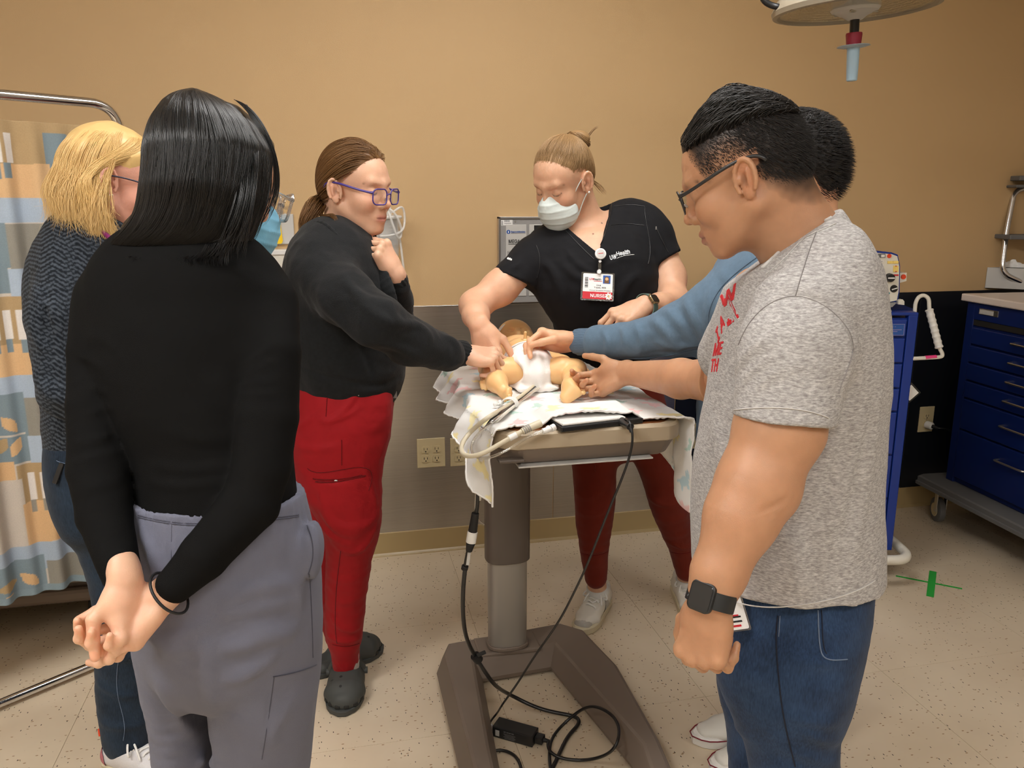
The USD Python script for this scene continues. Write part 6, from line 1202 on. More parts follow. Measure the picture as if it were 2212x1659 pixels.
# ------------------------------------------------------------------ woman in black fleece and red trousers, left of the table
def build_red():
    person = thing('person', 'woman in black fleece and red trousers with purple glasses and brown ponytail', 'person', at_z(745, 1470, 0))
    H = Head(at(769, 412, 2.15), basis(img(.87, -.42, -.20), roll=.02), .955); skin = SK_LIGHT
    B = Sdf3(); neckb = at(742, 545, 2.19); H.build(B, neckb, .047, jaw=1.0, cheek=1.15, nape=at(728, 520, 2.18))
    # near (right) hand reaching over the manikin's arm
    w1 = at(998, 763, 2.12); B.ec(at(930, 750, 2.07), w1, .032, .026, .03, .022, CU, k=.02)
    spots = hand(B, w1, unit(CR*.95-CU*.10+CF*.12), unit(CU*.80-CF*.55), -1, [(38, 42, 24), (52, 58, 34), (62, 66, 40), (66, 66, 40)], [(.55, .8, -.35), (.25, .85, -.5), (.1, .85, -.55)], .96)
    w2 = at(855, 592, 2.135); B.ec(at(858, 645, 2.19), w2, .028, .024, k=.02)
    spots += hand(B, w2, unit(CU*.80-CF*.40-CR*.42), unit(CR*.72-CF*.66+CU*.20), 1, [(66, 60, 24), (70, 62, 26), (74, 62, 28), (78, 62, 30)], [(.25, .75, -.6), (.05, .9, -.4), (-.1, .95, -.2)], .90)
    torso = [(538, 672, 786, 2.18, .070), (552, 648, 806, 2.18, .120), (570, 626, 826, 2.18, .175), (620, 613, 846, 2.19, .185), (690, 611, 862, 2.21, .185), (750, 624, 868, 2.23, .185), (785, 632, 874, 2.245, .18), (808, 646, 864, 2.255, .165)]
    near = [(860, 640, 849, 2.20, .10), (910, 640, 843, 2.20, .105), (960, 632, 834, 2.21, .105), (1000, 634, 827, 2.22, .10), (1050, 655, 824, 2.23, .095), (1110, 690, 824, 2.25, .09), (1160, 704, 814, 2.28, .082), (1220, 706, 800, 2.31, .074), (1290, 704, 790, 2.35, .066), (1340, 703, 785, 2.38, .062), (1378, 708, 780, 2.405, .058), (1398, 716, 775, 2.42, .05), (1430, 719, 775, 2.44, .048)]
    far = [(870, 642, 830, 2.34, .10), (960, 640, 815, 2.36, .10), (1050, 657, 800, 2.39, .095), (1120, 664, 780, 2.42, .088), (1200, 676, 764, 2.45, .075), (1280, 690, 762, 2.49, .066), (1335, 694, 764, 2.52, .06), (1352, 700, 760, 2.53, .05), (1372, 704, 758, 2.545, .048)]
    hip = [(812, 648, 856, 2.26, .155), (850, 640, 850, 2.265, .165), (900, 636, 845, 2.27, .17), (950, 634, 836, 2.275, .165)]
    T = figure(torso, (near, far), [(at(700, 590, 2.05), at(815, 690, 1.96), .04), (at(815, 690, 1.96), at(940, 752, 2.08), .034), (at(800, 590, 2.3), at(848, 700, 2.3), .035), (at(848, 700, 2.26), at(858, 645, 2.19), .026), (neckb, at(735, 600, 2.19), .045)])
    lo, hi = around([H.c], .155); body = merge(pmesh([(T, .008), (B, .0026, lo-V(0, 0, .05), hi), (B, .0024, *around([at(960, 760, 2.1), at(1090, 790, 2.14)], .055)), (B, .0024, *around([at(857, 630, 2.18), at(815, 530, 2.06)], .06))]))
    v = body.vertices; col = np.tile(np.asarray(skin), (len(v), 1)); col = H.paint(v, col, skin, srgb(126, 88, 60), srgb(176, 92, 86), .4); col = nail_paint(v, col, spots, skin); obj('body', body, 'skin', person, color=col)
    obj('sock', tube([at(748, 1400, 2.42), at(748, 1462, 2.45)], .040, 16), 'grey_sock', person, smooth=True); obj('sock', tube([at(732, 1350, 2.54), at(732, 1400, 2.56)], .030, 16), 'grey_sock', person, smooth=True)
    # hair combed back into a low ponytail
    HX, HZ = [-.12, -.085, -.06, -.035, -.02, 0, .03, .050, .062, .075, .09], [-.070, -.066, -.050, -.02, .026, .040, .046, .058, .076, .094, .13]
    tie = (-.108, 0, -.030); hair_cap(H, HX, HZ, .0055, 'hair_brown', person, (26, 30, 60), .0016); curves('hair', list(combed(H, HX, HZ, tie, 3400, 21, .0090, .003, 13)), .0010, 'hair_brown', person, False)
    tw = H.W(*tie); lock([tw+H.R @ V(.012, 0, .004), tw+H.R @ V(-.012, 0, -.004), at(676, 450, 2.14), at(660, 480, 2.13), at(652, 512, 2.12)], 420, [.012, .015, .024, .020, .006], 5, 'hair_brown', person, .0012, name='ponytail'); obj('hair_band', tube([tw+H.R @ V(-.004, .016*math.cos(a), .016*math.sin(a)) for a in np.linspace(0, 6.28, 20)], .004, 8, cap=False), 'hair_brown', person, smooth=True)
    lock([H.W(-.05, -.07, -.045), H.W(-.065, -.068, -.075), at(722, 470, 2.08), at(722, 492, 2.08)], 60, [.004, .006, .008, .004], 8, 'hair_brown', person, .0009)
    # fleece jacket
    F = Sdf3(); px_rows(F, torso); px_ec(F, (690, 585, 2.06), (745, 640, 1.98), 60, 62, .075, .068, .04); px_ec(F, (745, 640, 1.98), (815, 694, 1.93), 62, 54, .068, .06, .02); px_ec(F, (815, 694, 1.93), (885, 738, 2.0), 54, 49, .06, .056, .02); px_ec(F, (885, 738, 2.0), (966, 765, 2.08), 49, 37, .056, .046, .02)
    F.ec(at(815, 600, 2.30), at(850, 700, 2.30), .06, .055, k=.03); F.ec(at(850, 705, 2.30), at(858, 645, 2.20), .055, .042, k=.02); F.ec(at(858, 645, 2.20), at(857, 622, 2.165), .042, .036, k=.01)
    F.disp += [fold_line(F.path(uv), w, h*1.7) for uv, w, h in [([(745, 600), (800, 650), (850, 660)], .014, .009), ([(770, 640), (830, 690), (860, 700)], .012, .008), ([(690, 640), (740, 700), (800, 745)], .014, .008), ([(960, 728), (985, 745), (975, 790)], .010, .010), ([(880, 700), (905, 705), (930, 730)], .010, .009), ([(820, 740), (880, 760), (940, 790)], .012, .006), ([(840, 655), (855, 690), (890, 700)], .01, .008)]]+[fold_line(F.path([(770, 745), (790, 770), (802, 815)]), .008, -.008), ripple(11, .007, 3), ripple(26, .0025, 8), fold_line(F.path([(648, 790), (700, 812), (760, 828), (820, 832), (862, 812)]), .008, -.006)]
    jk = obj('fleece_jacket', F.mesh(.0045), 'black_fleece', person, smooth=True)
    C = Sdf3(); col_pts = [at(660, 528, 2.15), at(668, 506, 2.12), at(696, 494, 2.07), at(722, 516, 2.05), at(744, 542, 2.05), at(776, 566, 2.08), at(800, 584, 2.12)]; G = spline(col_pts, 26)
    for p, q in zip(G[:-1], G[1:]): C.ec(p, q, .022, .022, .008, .008, side=unit(V(0, 0, 1)-CR*.3), k=.004)
    G2 = spline([at(664, 508, 2.2), at(690, 484, 2.28), at(735, 488, 2.33), at(775, 520, 2.32), at(800, 560, 2.26)], 20)
    for p, q in zip(G2[:-1], G2[1:]): C.ec(p, q, .020, .020, .008, .008, side=V(0, 0, 1), k=.004)
    obj('collar', C.mesh(.0035), 'black_fleece', jk, smooth=True)
    PL = Sdf3(); Gp = spline([at(786, 545, 2.10), at(810, 575, 2.12), at(832, 612, 2.10), at(846, 660, 2.10)], 12)
    for p, q in zip(Gp[:-1], Gp[1:]): PL.ec(p, q, .022, .022, .008, .008, side=CR-CF*.6, k=.004)
    obj('zip_placket', PL.mesh(.004), 'black_fleece', jk, smooth=True); lap = Sdf3(); Gl = spline([at(796, 500, 2.22), at(800, 530, 2.22), at(806, 560, 2.2), at(815, 590, 2.18)], 10)
    for p, q in zip(Gl[:-1], Gl[1:]): lap.ec(p, q, .022, .022, .007, .007, side=CR-CF*.3, k=.004)
    obj('lapel', lap.mesh(.004), 'black_fleece', jk, smooth=True)
    for a_, b_, r_ in ((at(972, 766, 2.09), at(1000, 763, 2.115), (.036, .034, .030, .028)), (at(857, 630, 2.175), at(856, 606, 2.15), (.035, .032, .035, .032))):
        cu = Sdf3(); cu.ec(a_, b_, *r_, CU); cu.disp.append(lambda P: .0012*np.sin(((P-w1) @ (CU+.6*CF))*520)); obj('cuff', cu.mesh(.003), 'black_fleece', jk, smooth=True)
    ts = Sdf3(); ts.ec(at(775, 545, 2.15), at(803, 580, 2.16), .03, .03, .02, .02, k=.01); obj('undershirt', ts.mesh(.004), 'red_scrub', person, smooth=True)
    # scrub joggers
    P_ = Sdf3(); px_rows(P_, hip); px_rows(P_, near, k=.02); px_rows(P_, far, k=.008)
    P_.disp += [fold_line(P_.path(uv), w, h*1.7) for uv, w, h in [([(692, 905), (730, 900), (762, 862), (774, 850)], .007, .006), ([(700, 915), (745, 900), (778, 880)], .006, .004), ([(706, 1120), (760, 1140), (815, 1110)], .012, .006), ([(690, 1090), (740, 1150), (790, 1140)], .012, .007), ([(716, 1165), (770, 1190), (806, 1150)], .010, .006), ([(690, 1130), (720, 1160), (760, 1180)], .010, .006), ([(715, 1330), (750, 1360), (780, 1350)], .009, .005), ([(708, 1370), (745, 1385), (780, 1375)], .009, .006), ([(680, 900), (650, 920), (640, 925)], .008, .004), ([(640, 960), (690, 970), (740, 960)], .01, .003), ([(780, 1000), (800, 1050), (812, 1100)], .01, .005), ([(690, 1060), (710, 1110), (740, 1145)], .01, .005)]]+[fold_line(P_.path([(678, 1038), (720, 1040), (788, 1026)]), .004, -.005), ripple(13, .0045, 6), ripple(34, .0016, 2)]
    tr = obj('scrub_trousers', P_.mesh(.0045), 'red_scrub', person, smooth=True)
    for uv in ([(655, 822), (720, 838), (790, 842), (848, 838)], [(708, 842), (704, 900)], [(664, 1012), (720, 1018), (792, 1012), (796, 1060)], [(676, 1034), (720, 1036), (782, 1026)], [(738, 950), (738, 1005)], [(736, 1190), (728, 1260), (724, 1340), (728, 1390)], [(718, 1392), (748, 1396), (776, 1390)]): seam(tr, 'seam', P_, uv, 'red_seam', .0011, t1=2.7)
    zp = P_.hit(774, 852); obj('zip_pull', xf(trimesh.creation.icosphere(2, .005), None, zp), 'steel_satin', tr); zz = P_.path([(682, 1040), (720, 1041), (790, 1027)], 12, lift=.001); obj('zip', tube(zz, .0022, 6), 'red_seam', tr, smooth=True); obj('zip_pull', rbox(P_.hit(726, 1038)-CF*.002, (.009, .004, .003), np.stack([CR, CU, -CF], 1), .001), 'steel_satin', tr)
    # grey tab at the waist
    tg = thing('lanyard_tab', 'small grey badge clip hanging at the waist of the red trousers', 'badge clip', at(852, 845, 2.2)); obj('tab', rbox(at(853, 845, 2.21), (.010, .004, .040), R3(z=-YAW), .001), 'grey_plastic', tg, smooth=False); obj('clip', rbox(at(853, 828, 2.205), (.013, .006, .008), R3(z=-YAW), .001), 'steel_satin', tg, smooth=False)
    clog(person, at_z(738, 1553, 0), ankle_heel(at_z(738, 1553, 0), at(748, 1440, 2.44), .285)); clog(person, at_z(828, 1398, 0), ankle_heel(at_z(828, 1398, 0), at(722, 1372, 2.545), .275))
    glasses('clear purple framed eyeglasses on the woman in black fleece', H, 'frame_purple', .050, .042, .014, tube_r=.0018, temple_r=.0028, tz=.022, x=.114, z=-.006)
    return person
build_red()
# ------------------------------------------------------------------ nurse behind the table
def build_nurse():
    person = thing('person', 'nurse in black scrub top and rust trousers with hair bun and white mask', 'person', at_z(1330, 1290, 0))
    H = Head(at(1218, 394, 2.36), basis(img(-.60, -.56, -.58), roll=-.06), .965); skin = srgb(212, 164, 134)
    B = Sdf3(); neckb = at(1268, 520, 2.46); H.build(B, neckb, .050, jaw=.98, nape=at(1276, 490, 2.45))
    # her right arm: hand hanging down onto the manikin's arm
    e1, w1 = at(1026, 660, 2.32), at(1036, 704, 2.20)
    B.ec(at(1135, 570, 2.38), at(1080, 622, 2.36), .052, .048, k=.02); B.ec(at(1080, 622, 2.36), e1, .048, .041, k=.03); B.ec(e1, at(1028, 682, 2.25), .041, .036, k=.03); B.ec(at(1028, 682, 2.25), w1, .036, .027, .032, .022, CR, k=.02)
    spots = hand(B, w1, unit(-CU*.90+CR*.28-CF*.10), unit(-CF*.78-CR*.34-CU*.10), -1, [(24, 26, 16), (34, 34, 22), (40, 40, 26), (44, 44, 28)], [(.5, .75, -.4), (.12, .95, -.3), (.0, .97, -.2)], .98, spread=(3, 0, -3, -6))
    # her left arm bent, hand resting
    e2, w2 = at(1456, 652, 2.36), at(1392, 660, 2.22)
    B.ec(at(1420, 520, 2.44), at(1446, 600, 2.42), .050, .046, k=.02); B.ec(at(1446, 600, 2.42), e2, .046, .040, k=.03); B.ec(e2, at(1425, 660, 2.28), .040, .034, k=.03); B.ec(at(1425, 660, 2.28), w2, .034, .027, .030, .022, CU, k=.02)
    spots += hand(B, w2, unit(-CR*.86-CU*.40-CF*.30), unit(CU*.72-CF*.60), 1, [(34, 40, 24), (40, 44, 26), (44, 46, 28), (46, 46, 28)], [(.5, .75, -.4), (.2, .9, -.4), (.1, .95, -.3)], .98)
    torso = [(505, 1200, 1350, 2.46, .070), (535, 1142, 1408, 2.44, .095), (575, 1140, 1424, 2.42, .115), (620, 1166, 1424, 2.42, .122), (670, 1190, 1416, 2.48, .115), (730, 1202, 1402, 2.65, .095), (800, 1205, 1404, 2.77, .095), (880, 1205, 1424, 2.78, .115)]
    legR = [(900, 1220, 1330, 2.74, .09), (960, 1230, 1332, 2.735, .088), (1020, 1238, 1330, 2.755, .080), (1080, 1242, 1328, 2.775, .074), (1130, 1245, 1322, 2.80, .068), (1185, 1253, 1314, 2.83, .056), (1215, 1258, 1312, 2.85, .048), (1246, 1263, 1311, 2.868, .046)]
    legL = [(900, 1320, 1440, 2.74, .09), (960, 1355, 1455, 2.735, .088), (1020, 1384, 1470, 2.78, .080), (1080, 1402, 1482, 2.81, .074), (1130, 1422, 1492, 2.86, .066), (1180, 1444, 1500, 2.91, .055), (1205, 1452, 1502, 2.93, .048), (1232, 1460, 1504, 2.945, .046)]
    hip = [(830, 1200, 1418, 2.74, .11), (880, 1205, 1436, 2.75, .112), (930, 1212, 1446, 2.745, .115)]
    px_rows(B, [(535, 1160, 1390, 2.44, .080), (575, 1150, 1412, 2.42, .104), (620, 1172, 1414, 2.42, .110), (660, 1195, 1408, 2.46, .105)], 1.0, 2, .03); B.ec(at(1225, 528, 2.44), at(1340, 484, 2.48), .054, .054, k=.03)
    T = figure(torso, (legR, legL), [(at(1165, 550, 2.42), at(1120, 590, 2.38), .045), (at(1400, 490, 2.46), at(1428, 545, 2.44), .045), (neckb, at(1280, 620, 2.44), .05)])
    for a, b in ((at(1287, 1230, 2.86), at(1291, 1285, 2.90)), (at(1482, 1225, 2.94), at(1484, 1268, 2.97))): B.ec(a, b, .032, .036, k=.01)
    lo, hi = around([H.c], .155); body = merge(pmesh([(T, .008), (B, .0027, lo, hi), (B, .004, *around([at(1215, 480, 2.4), at(1330, 590, 2.42)], .09)), (B, .0026, *around([at(1130, 570, 2.36), at(1000, 690, 2.2), at(1085, 785, 2.2)], .06)), (B, .0028, *around([at(1430, 520, 2.44), at(1470, 660, 2.3), at(1300, 700, 2.15)], .06)), (B, .004, *around([at(1287, 1240, 2.87), at(1490, 1275, 2.97)], .06))]))
    v = body.vertices; col = np.tile(np.asarray(skin), (len(v), 1)); col = H.paint(v, col, skin, srgb(140, 104, 72), srgb(176, 100, 90), .45); col = nail_paint(v, col, spots, skin)
    for u_, v_, c in ((1300, 482, srgb(90, 60, 44)), (1281, 505, srgb(130, 84, 60))): p = B.hit(u_, v_); col[np.linalg.norm(v-p, axis=1) < .003] = c
    obj('body', body, 'skin', person, color=col)
    HX, HZ = [-.12, -.085, -.06, -.035, -.02, 0, .03, .052, .066, .080, .092], [-.070, -.064, -.046, -.012, .026, .036, .046, .072, .090, .104, .14]
    tie = (-.066, .0, .122); hair_cap(H, HX, HZ, .0035, 'hair_ash', person, (40, 40, 24), .0014); curves('hair', list(combed(H, HX, HZ, tie, 4200, 31, .0062, .002, 13)), .0009, 'hair_ash', person, False)
    tw = H.W(*tie); ct = at(1249, 299, 2.36); up = unit(ct-H.c); sdv = unit(np.cross(up, CF)); s2 = np.cross(up, sdv)
    for k in range(7):
        a = k*.9; lock([ct+(sdv*math.cos(a+b)+s2*math.sin(a+b))*(.027+.004*math.sin(k))+up*(-.012+.012*b/2.4+.006*math.sin(2*b+k)) for b in np.linspace(0, 3.6, 8)], 90, [.004, .010, .011, .010, .004], 40+k, 'hair_ash', person, .0011, name='hair_bun')
    bn = Sdf3(); bn.ell(ct, V(.036, .030, .024), None); obj('hair_bun', bn.mesh(.004), 'hair_ash', person, smooth=True)
    lock([ct, at(1268, 296, 2.38), at(1280, 282, 2.38), at(1296, 273, 2.38)], 26, [.006, .006, .004, .006], 50, 'hair_ash', person, .0008); lock([at(1272, 380, 2.42), at(1286, 396, 2.44), at(1302, 410, 2.45), at(1306, 422, 2.45)], 30, [.005, .008, .012, .010], 51, 'hair_ash', person, .0007)
    obj('hair_tie', tube([ct-up*.018+(sdv*math.cos(a)+s2*math.sin(a))*.020 for a in np.linspace(0, 6.28, 24)], .0032, 8, cap=False), 'black_plastic', person, smooth=True); obj('hair_pin', cat([xf(trimesh.creation.icosphere(1, .0022), None, ct-up*.017+(sdv*math.cos(a)+s2*math.sin(a))*.0235) for a in (3.6, 3.9, 4.2, 4.5)]), 'pearl', person)
    obj('earring', xf(trimesh.creation.icosphere(2, .0034), None, H.W(-.004, .084, -.030)), 'pearl', person)
    # scrub top
    S = Sdf3(); px_rows(S, torso); S.ec(at(1215, 525, 2.44), at(1345, 478, 2.48), .062, .062, k=.03); px_ec(S, (1375, 478, 2.46), (1408, 510, 2.44), 44, 46, .065, .062, .04); S.ec(at(1182, 545, 2.42), at(1150, 566, 2.40), .068, .064, k=.04)
    L = Sdf3(); L.ec(at(1395, 492, 2.45), at(1440, 585, 2.43), .066, .063, k=.02); n_ = unit(np.cross(at(1465, 543, 2.42)-at(1404, 580, 2.42), CF)); n_ = n_ if n_[2] < 0 else -n_; L.cut(at(1434, 562, 2.42), n_); S.add(L, .02)
    Rr = Sdf3(); Rr.ec(at(1155, 560, 2.40), at(1094, 622, 2.365), .066, .064, k=.02); n_ = unit(np.cross(at(1077, 590, 2.36)-at(1146, 617, 2.36), CF)); n_ = n_ if n_[2] < 0 else -n_; Rr.cut(at(1112, 604, 2.36), n_); S.add(Rr, .02)
    # V neck: a wedge taken out of the front, and the neck hole
    a, b, c = at(1217, 492, 2.40), at(1325, 432, 2.40), at(1286, 559, 2.40); m_ = (a+b+c)/3; pl = []
    for p, q in ((a, c), (c, b)): n_ = np.cross(q-p, CF); n_ = n_ if n_ @ (m_-p) < 0 else -n_; pl.append((p, n_))
    S.carve(pl+[(at(1270, 500, 2.47), CF)], c-V(.2, .2, .03), b+V(.1, .2, .08)); HN = Sdf3(); HN.ec(at(1262, 440, 2.40), at(1272, 530, 2.46), .068, .068, k=0); S.add(HN, .006, 's')
    S.disp += [fold_line(S.path(uv), w, h*1.7) for uv, w, h in [([(1225, 540), (1255, 575), (1285, 590)], .008, .005), ([(1215, 570), (1250, 600), (1290, 608)], .010, .006), ([(1300, 580), (1340, 560), (1390, 560)], .01, .003), ([(1170, 560), (1200, 600), (1215, 650)], .012, .006), ([(1420, 500), (1430, 530), (1425, 555)], .006, .004), ([(1385, 590), (1350, 620), (1340, 680)], .012, .005), ([(1130, 565), (1110, 580), (1100, 600)], .008, .004)]]+[ripple(12, .005, 14), ripple(30, .0018, 5)]
    tp = obj('scrub_top', S.mesh(.0046), 'black_scrub', person, smooth=True)
    for uv in ([(1326, 446), (1365, 443), (1393, 446)], [(1320, 486), (1355, 484), (1392, 487)], [(1392, 446), (1398, 490), (1404, 530), (1400, 570)], [(1158, 530), (1166, 560), (1160, 600)], [(1222, 498), (1252, 530), (1283, 560)], [(1322, 440), (1312, 490), (1297, 530), (1286, 558)]): seam(tp, 'seam', S, uv, 'black_plastic', .0013, t1=2.8)
    printed(tp, S, 'UW', (1318.5, 561.5), (1332.5, 558), (1316.5, 552.5), 'ink_white', True, 'printed_logo'); printed(tp, S, 'Health', (1332.5, 553), (1361, 547.5), (1331, 544.5), 'ink_white', True, 'printed_logo')
    seam(tp, 'printed_logo', S, [(1333, 558), (1345, 553.5), (1358, 551), (1370, 550)], 'ink_white', .0008, t1=2.8); printed(tp, S, 'ulation', (1095, 559.5), (1105, 563), (1097, 555), 'ink_white', True, 'printed_lettering')
    zs = S.path([(1417, 490), (1428, 515), (1443, 545)], 10, lift=.001); obj('sleeve_zip', tube(zs, .0016, 6), 'black_plastic', tp, smooth=True); obj('zip_pull', rbox(S.hit(1417, 493)-CF*.003, (.004, .004, .010), R3(z=-YAW), .001), 'steel_satin', tp)
    # trousers
    P_ = Sdf3(); px_rows(P_, hip); px_rows(P_, legR, k=.03); px_rows(P_, legL, k=.01)
    P_.disp += [fold_line(P_.path(uv), w, h*1.7) for uv, w, h in [([(1245, 1100), (1280, 1110), (1320, 1095)], .010, .004), ([(1250, 1180), (1285, 1192), (1314, 1182)], .008, .004), ([(1442, 1170), (1470, 1182), (1500, 1172)], .008, .004), ([(1400, 1070), (1430, 1090), (1470, 1085)], .01, .004), ([(1243, 1060), (1270, 1075), (1300, 1060)], .01, .003)]]+[ripple(14, .004, 17)]
    tr = obj('jogger_trousers', P_.mesh(.0048), 'rust_jersey', person, smooth=True); seam(tr, 'seam', P_, [(1254, 1194), (1285, 1200), (1313, 1192)], 'red_seam', .001, t1=3); seam(tr, 'seam', P_, [(1448, 1192), (1475, 1196), (1502, 1188)], 'red_seam', .001, t1=3); seam(tr, 'drawcord', P_, [(1285, 1005), (1286, 1018)], 'rust_jersey', .002, t1=3)
    for a, b in ((at(1291, 1268, 2.885), at(1292, 1292, 2.905)), (at(1484, 1248, 2.955), at(1485, 1270, 2.97))): obj('sock', tube([a, b], .041, 16), 'white_sock', person, smooth=True)
    pt = [('toe_overlay', (.262, .006, .030), (.028, .05, .018), 'shoe_grey'), ('side_overlay', (.12, .03, .045), (.02, .03, .03), 'shoe_grey')]
    sneaker(person, at_z(1254, 1376, 0), ankle_heel(at_z(1254, 1376, 0), at(1292, 1270, 2.885), .28), {'sole': 'sole_cream', 'upper': 'shoe_white', 'tongue': 'shoe_grey'}, -1, patch=pt); sneaker(person, at_z(1506, 1352, 0), ankle_heel(at_z(1506, 1352, 0), at(1482, 1252, 2.955), .28), {'sole': 'sole_cream', 'upper': 'shoe_white', 'tongue': 'shoe_grey'}, 1)
    face_mask('white pleated face mask on the nurse', H, 'mask_white', seed=2)
    smart_watch('rose gold smart watch with sage strap on the left wrist of the nurse', at(1396, 660, 2.225), unit(w2-at(1425, 660, 2.28)), unit(-CF*.75+CU*.35+CR*.15), .03, .031, .026, 'gold', 'strap_sage', (.034, .029), strap_w=.020)
    # badge reel and card
    bg = thing('nurse_badge', 'nurse badge on white reel clipped to the black scrub top', 'badge', at(1292, 600, 2.28)); sp = S.hit(1297, 549, 2.0, 2.8); nn = unit(-CF+V(0, 0, .12)); Rn = np.stack([unit(CR-nn*(CR @ nn)), np.cross(nn, unit(CR-nn*(CR @ nn))), nn], 1)
    dep = min((S.hit(u, v) - CP) @ CF for u, v in ((1262, 600), (1322, 600), (1262, 640), (1322, 640), (1292, 590)))-.008; kpx = dep/FPX
    rl = at(1297, 549, min(dep, (sp-CP) @ CF)-.004); obj('reel', lathe([(0, 0), (.0155, 0), (.0165, .003), (.0155, .007), (.012, .0085), (0, .0085)], 32, nn, rl), 'white_plastic', bg); obj('reel_label', lathe([(0, .0086), (.0115, .0086), (.0115, .0091), (0, .0091)], 32, nn, rl), 'light_grey', bg); obj('reel_mark', rbox(rl+nn*.0094, (.014, .0016, .0005), Rn @ R3(z=.12), 0), 'ink_red', bg, smooth=False)
    obj('strap', rbox(at(1295.5, 573, dep), (.009, .036, .0016), Rn, .0006), 'clear_plastic', bg, smooth=False); obj('snap', cat([lathe([(0, 0), (.005, 0), (.004, .003), (0, .003)], 16, nn, at(1296, 565, dep)), lathe([(0, 0), (.0075, 0), (.006, .004), (0, .004)], 16, nn, at(1294, 587, dep))]), 'steel_satin', bg)
    Rk = Rn @ R3(z=-.05); cc = at(1291, 619, dep); px = lambda x, y, z=0: cc+Rk @ V(x*kpx, -y*kpx, z)
    W_, H_ = 64*kpx, 56*kpx; obj('holder', prism(rrect(W_+8*kpx, H_+6*kpx, .004), .003, Rk, cc-Rk[:, 2]*.003), 'clear_plastic', bg, smooth=False); cd = obj('card', prism(rrect(W_, H_, .003), .0012, Rk, cc), 'paper_white', bg, smooth=False)
    def crect(x0, y0, x1, y1, m, z=.0013, name='print_block'): return obj(name, xf(box((x0*kpx, -y1*kpx, z), (x1*kpx, -y0*kpx, z+.0004)), Rk, cc), m, cd, smooth=False)
    def ctext(s, h, x, y, m, z=.0018, bold=False, name='lettering'): return obj(name, words(s, h*kpx, px(x, y, z), Rk, .0003, bold), m, cd, smooth=False)
    crect(-32, 12, 32, 28, 'ink_red'); ctext('NURSE', 7, -16, 24, 'ink_white', bold=True); ctext('UW', 4.6, -19, -13.5, 'ink_red', .0014, True); ctext('Health', 4.2, -10.5, -13.5, 'ink_black', .0014, True); crect(-9, -12, 9, -11, 'ink_red'); crect(11, -25, 27, -7, 'ink_blue')
    ctext('Gina', 3.4, -3, -1, 'ink_black', .0014); ctext('Travel, BSN', 3.4, -8, 4, 'ink_black', .0014); ctext('Clinical Simulation Program', 2.6, -18, 10, 'ink_grey', .0014)
    obj('barcode', cat([xf(box((-28*kpx, (-3+i*2.1)*kpx, .0013), (-21*kpx, (-3+i*2.1+(1.3 if i % 3 else .7))*kpx, .0016)), Rk, cc) for i in range(11)]), 'ink_black', cd, smooth=False)
    obj('portrait_face', xf(lathe([(0, 0), (3.4*kpx, 0), (3.4*kpx, .0003), (0, .0003)], 20, (0, 0, 1)), Rk, px(19, -17, .0018)), 'manikin_skin', cd, smooth=False); obj('portrait_hair', xf(prism(_Pg([(-5*kpx, -9*kpx), (-4.5*kpx, 3*kpx), (0, 6*kpx), (4.5*kpx, 3*kpx), (5*kpx, -9*kpx)]), .0002, Rk, px(19, -17, .0016))), 'hair_brown', cd, smooth=False) if False else obj('portrait_hair', prism(_Pg([(-5*kpx, -9*kpx), (-4.5*kpx, 3*kpx), (0, 6*kpx), (4.5*kpx, 3*kpx), (5*kpx, -9*kpx)]), .0001, Rk, px(19, -17, .00172)), 'hair_brown', cd, smooth=False)
    obj('daisy_petals', cat([prism(rrect(8*kpx, 3.4*kpx, 1.6*kpx), .0012, Rk @ R3(z=i*math.pi/4+.2), px(24+4*math.cos(i*math.pi/4+.2), 21-4*math.sin(i*math.pi/4+.2), .0018+.0002*(i % 2))) for i in range(8)]), 'ink_white', cd, smooth=False); obj('daisy_centre', lathe([(0, 0), (2.6*kpx, 0), (2*kpx, .0012), (0, .0016)], 16, Rk[:, 2], px(24, 21, .003)), 'gold', cd)
    return person
build_nurse()
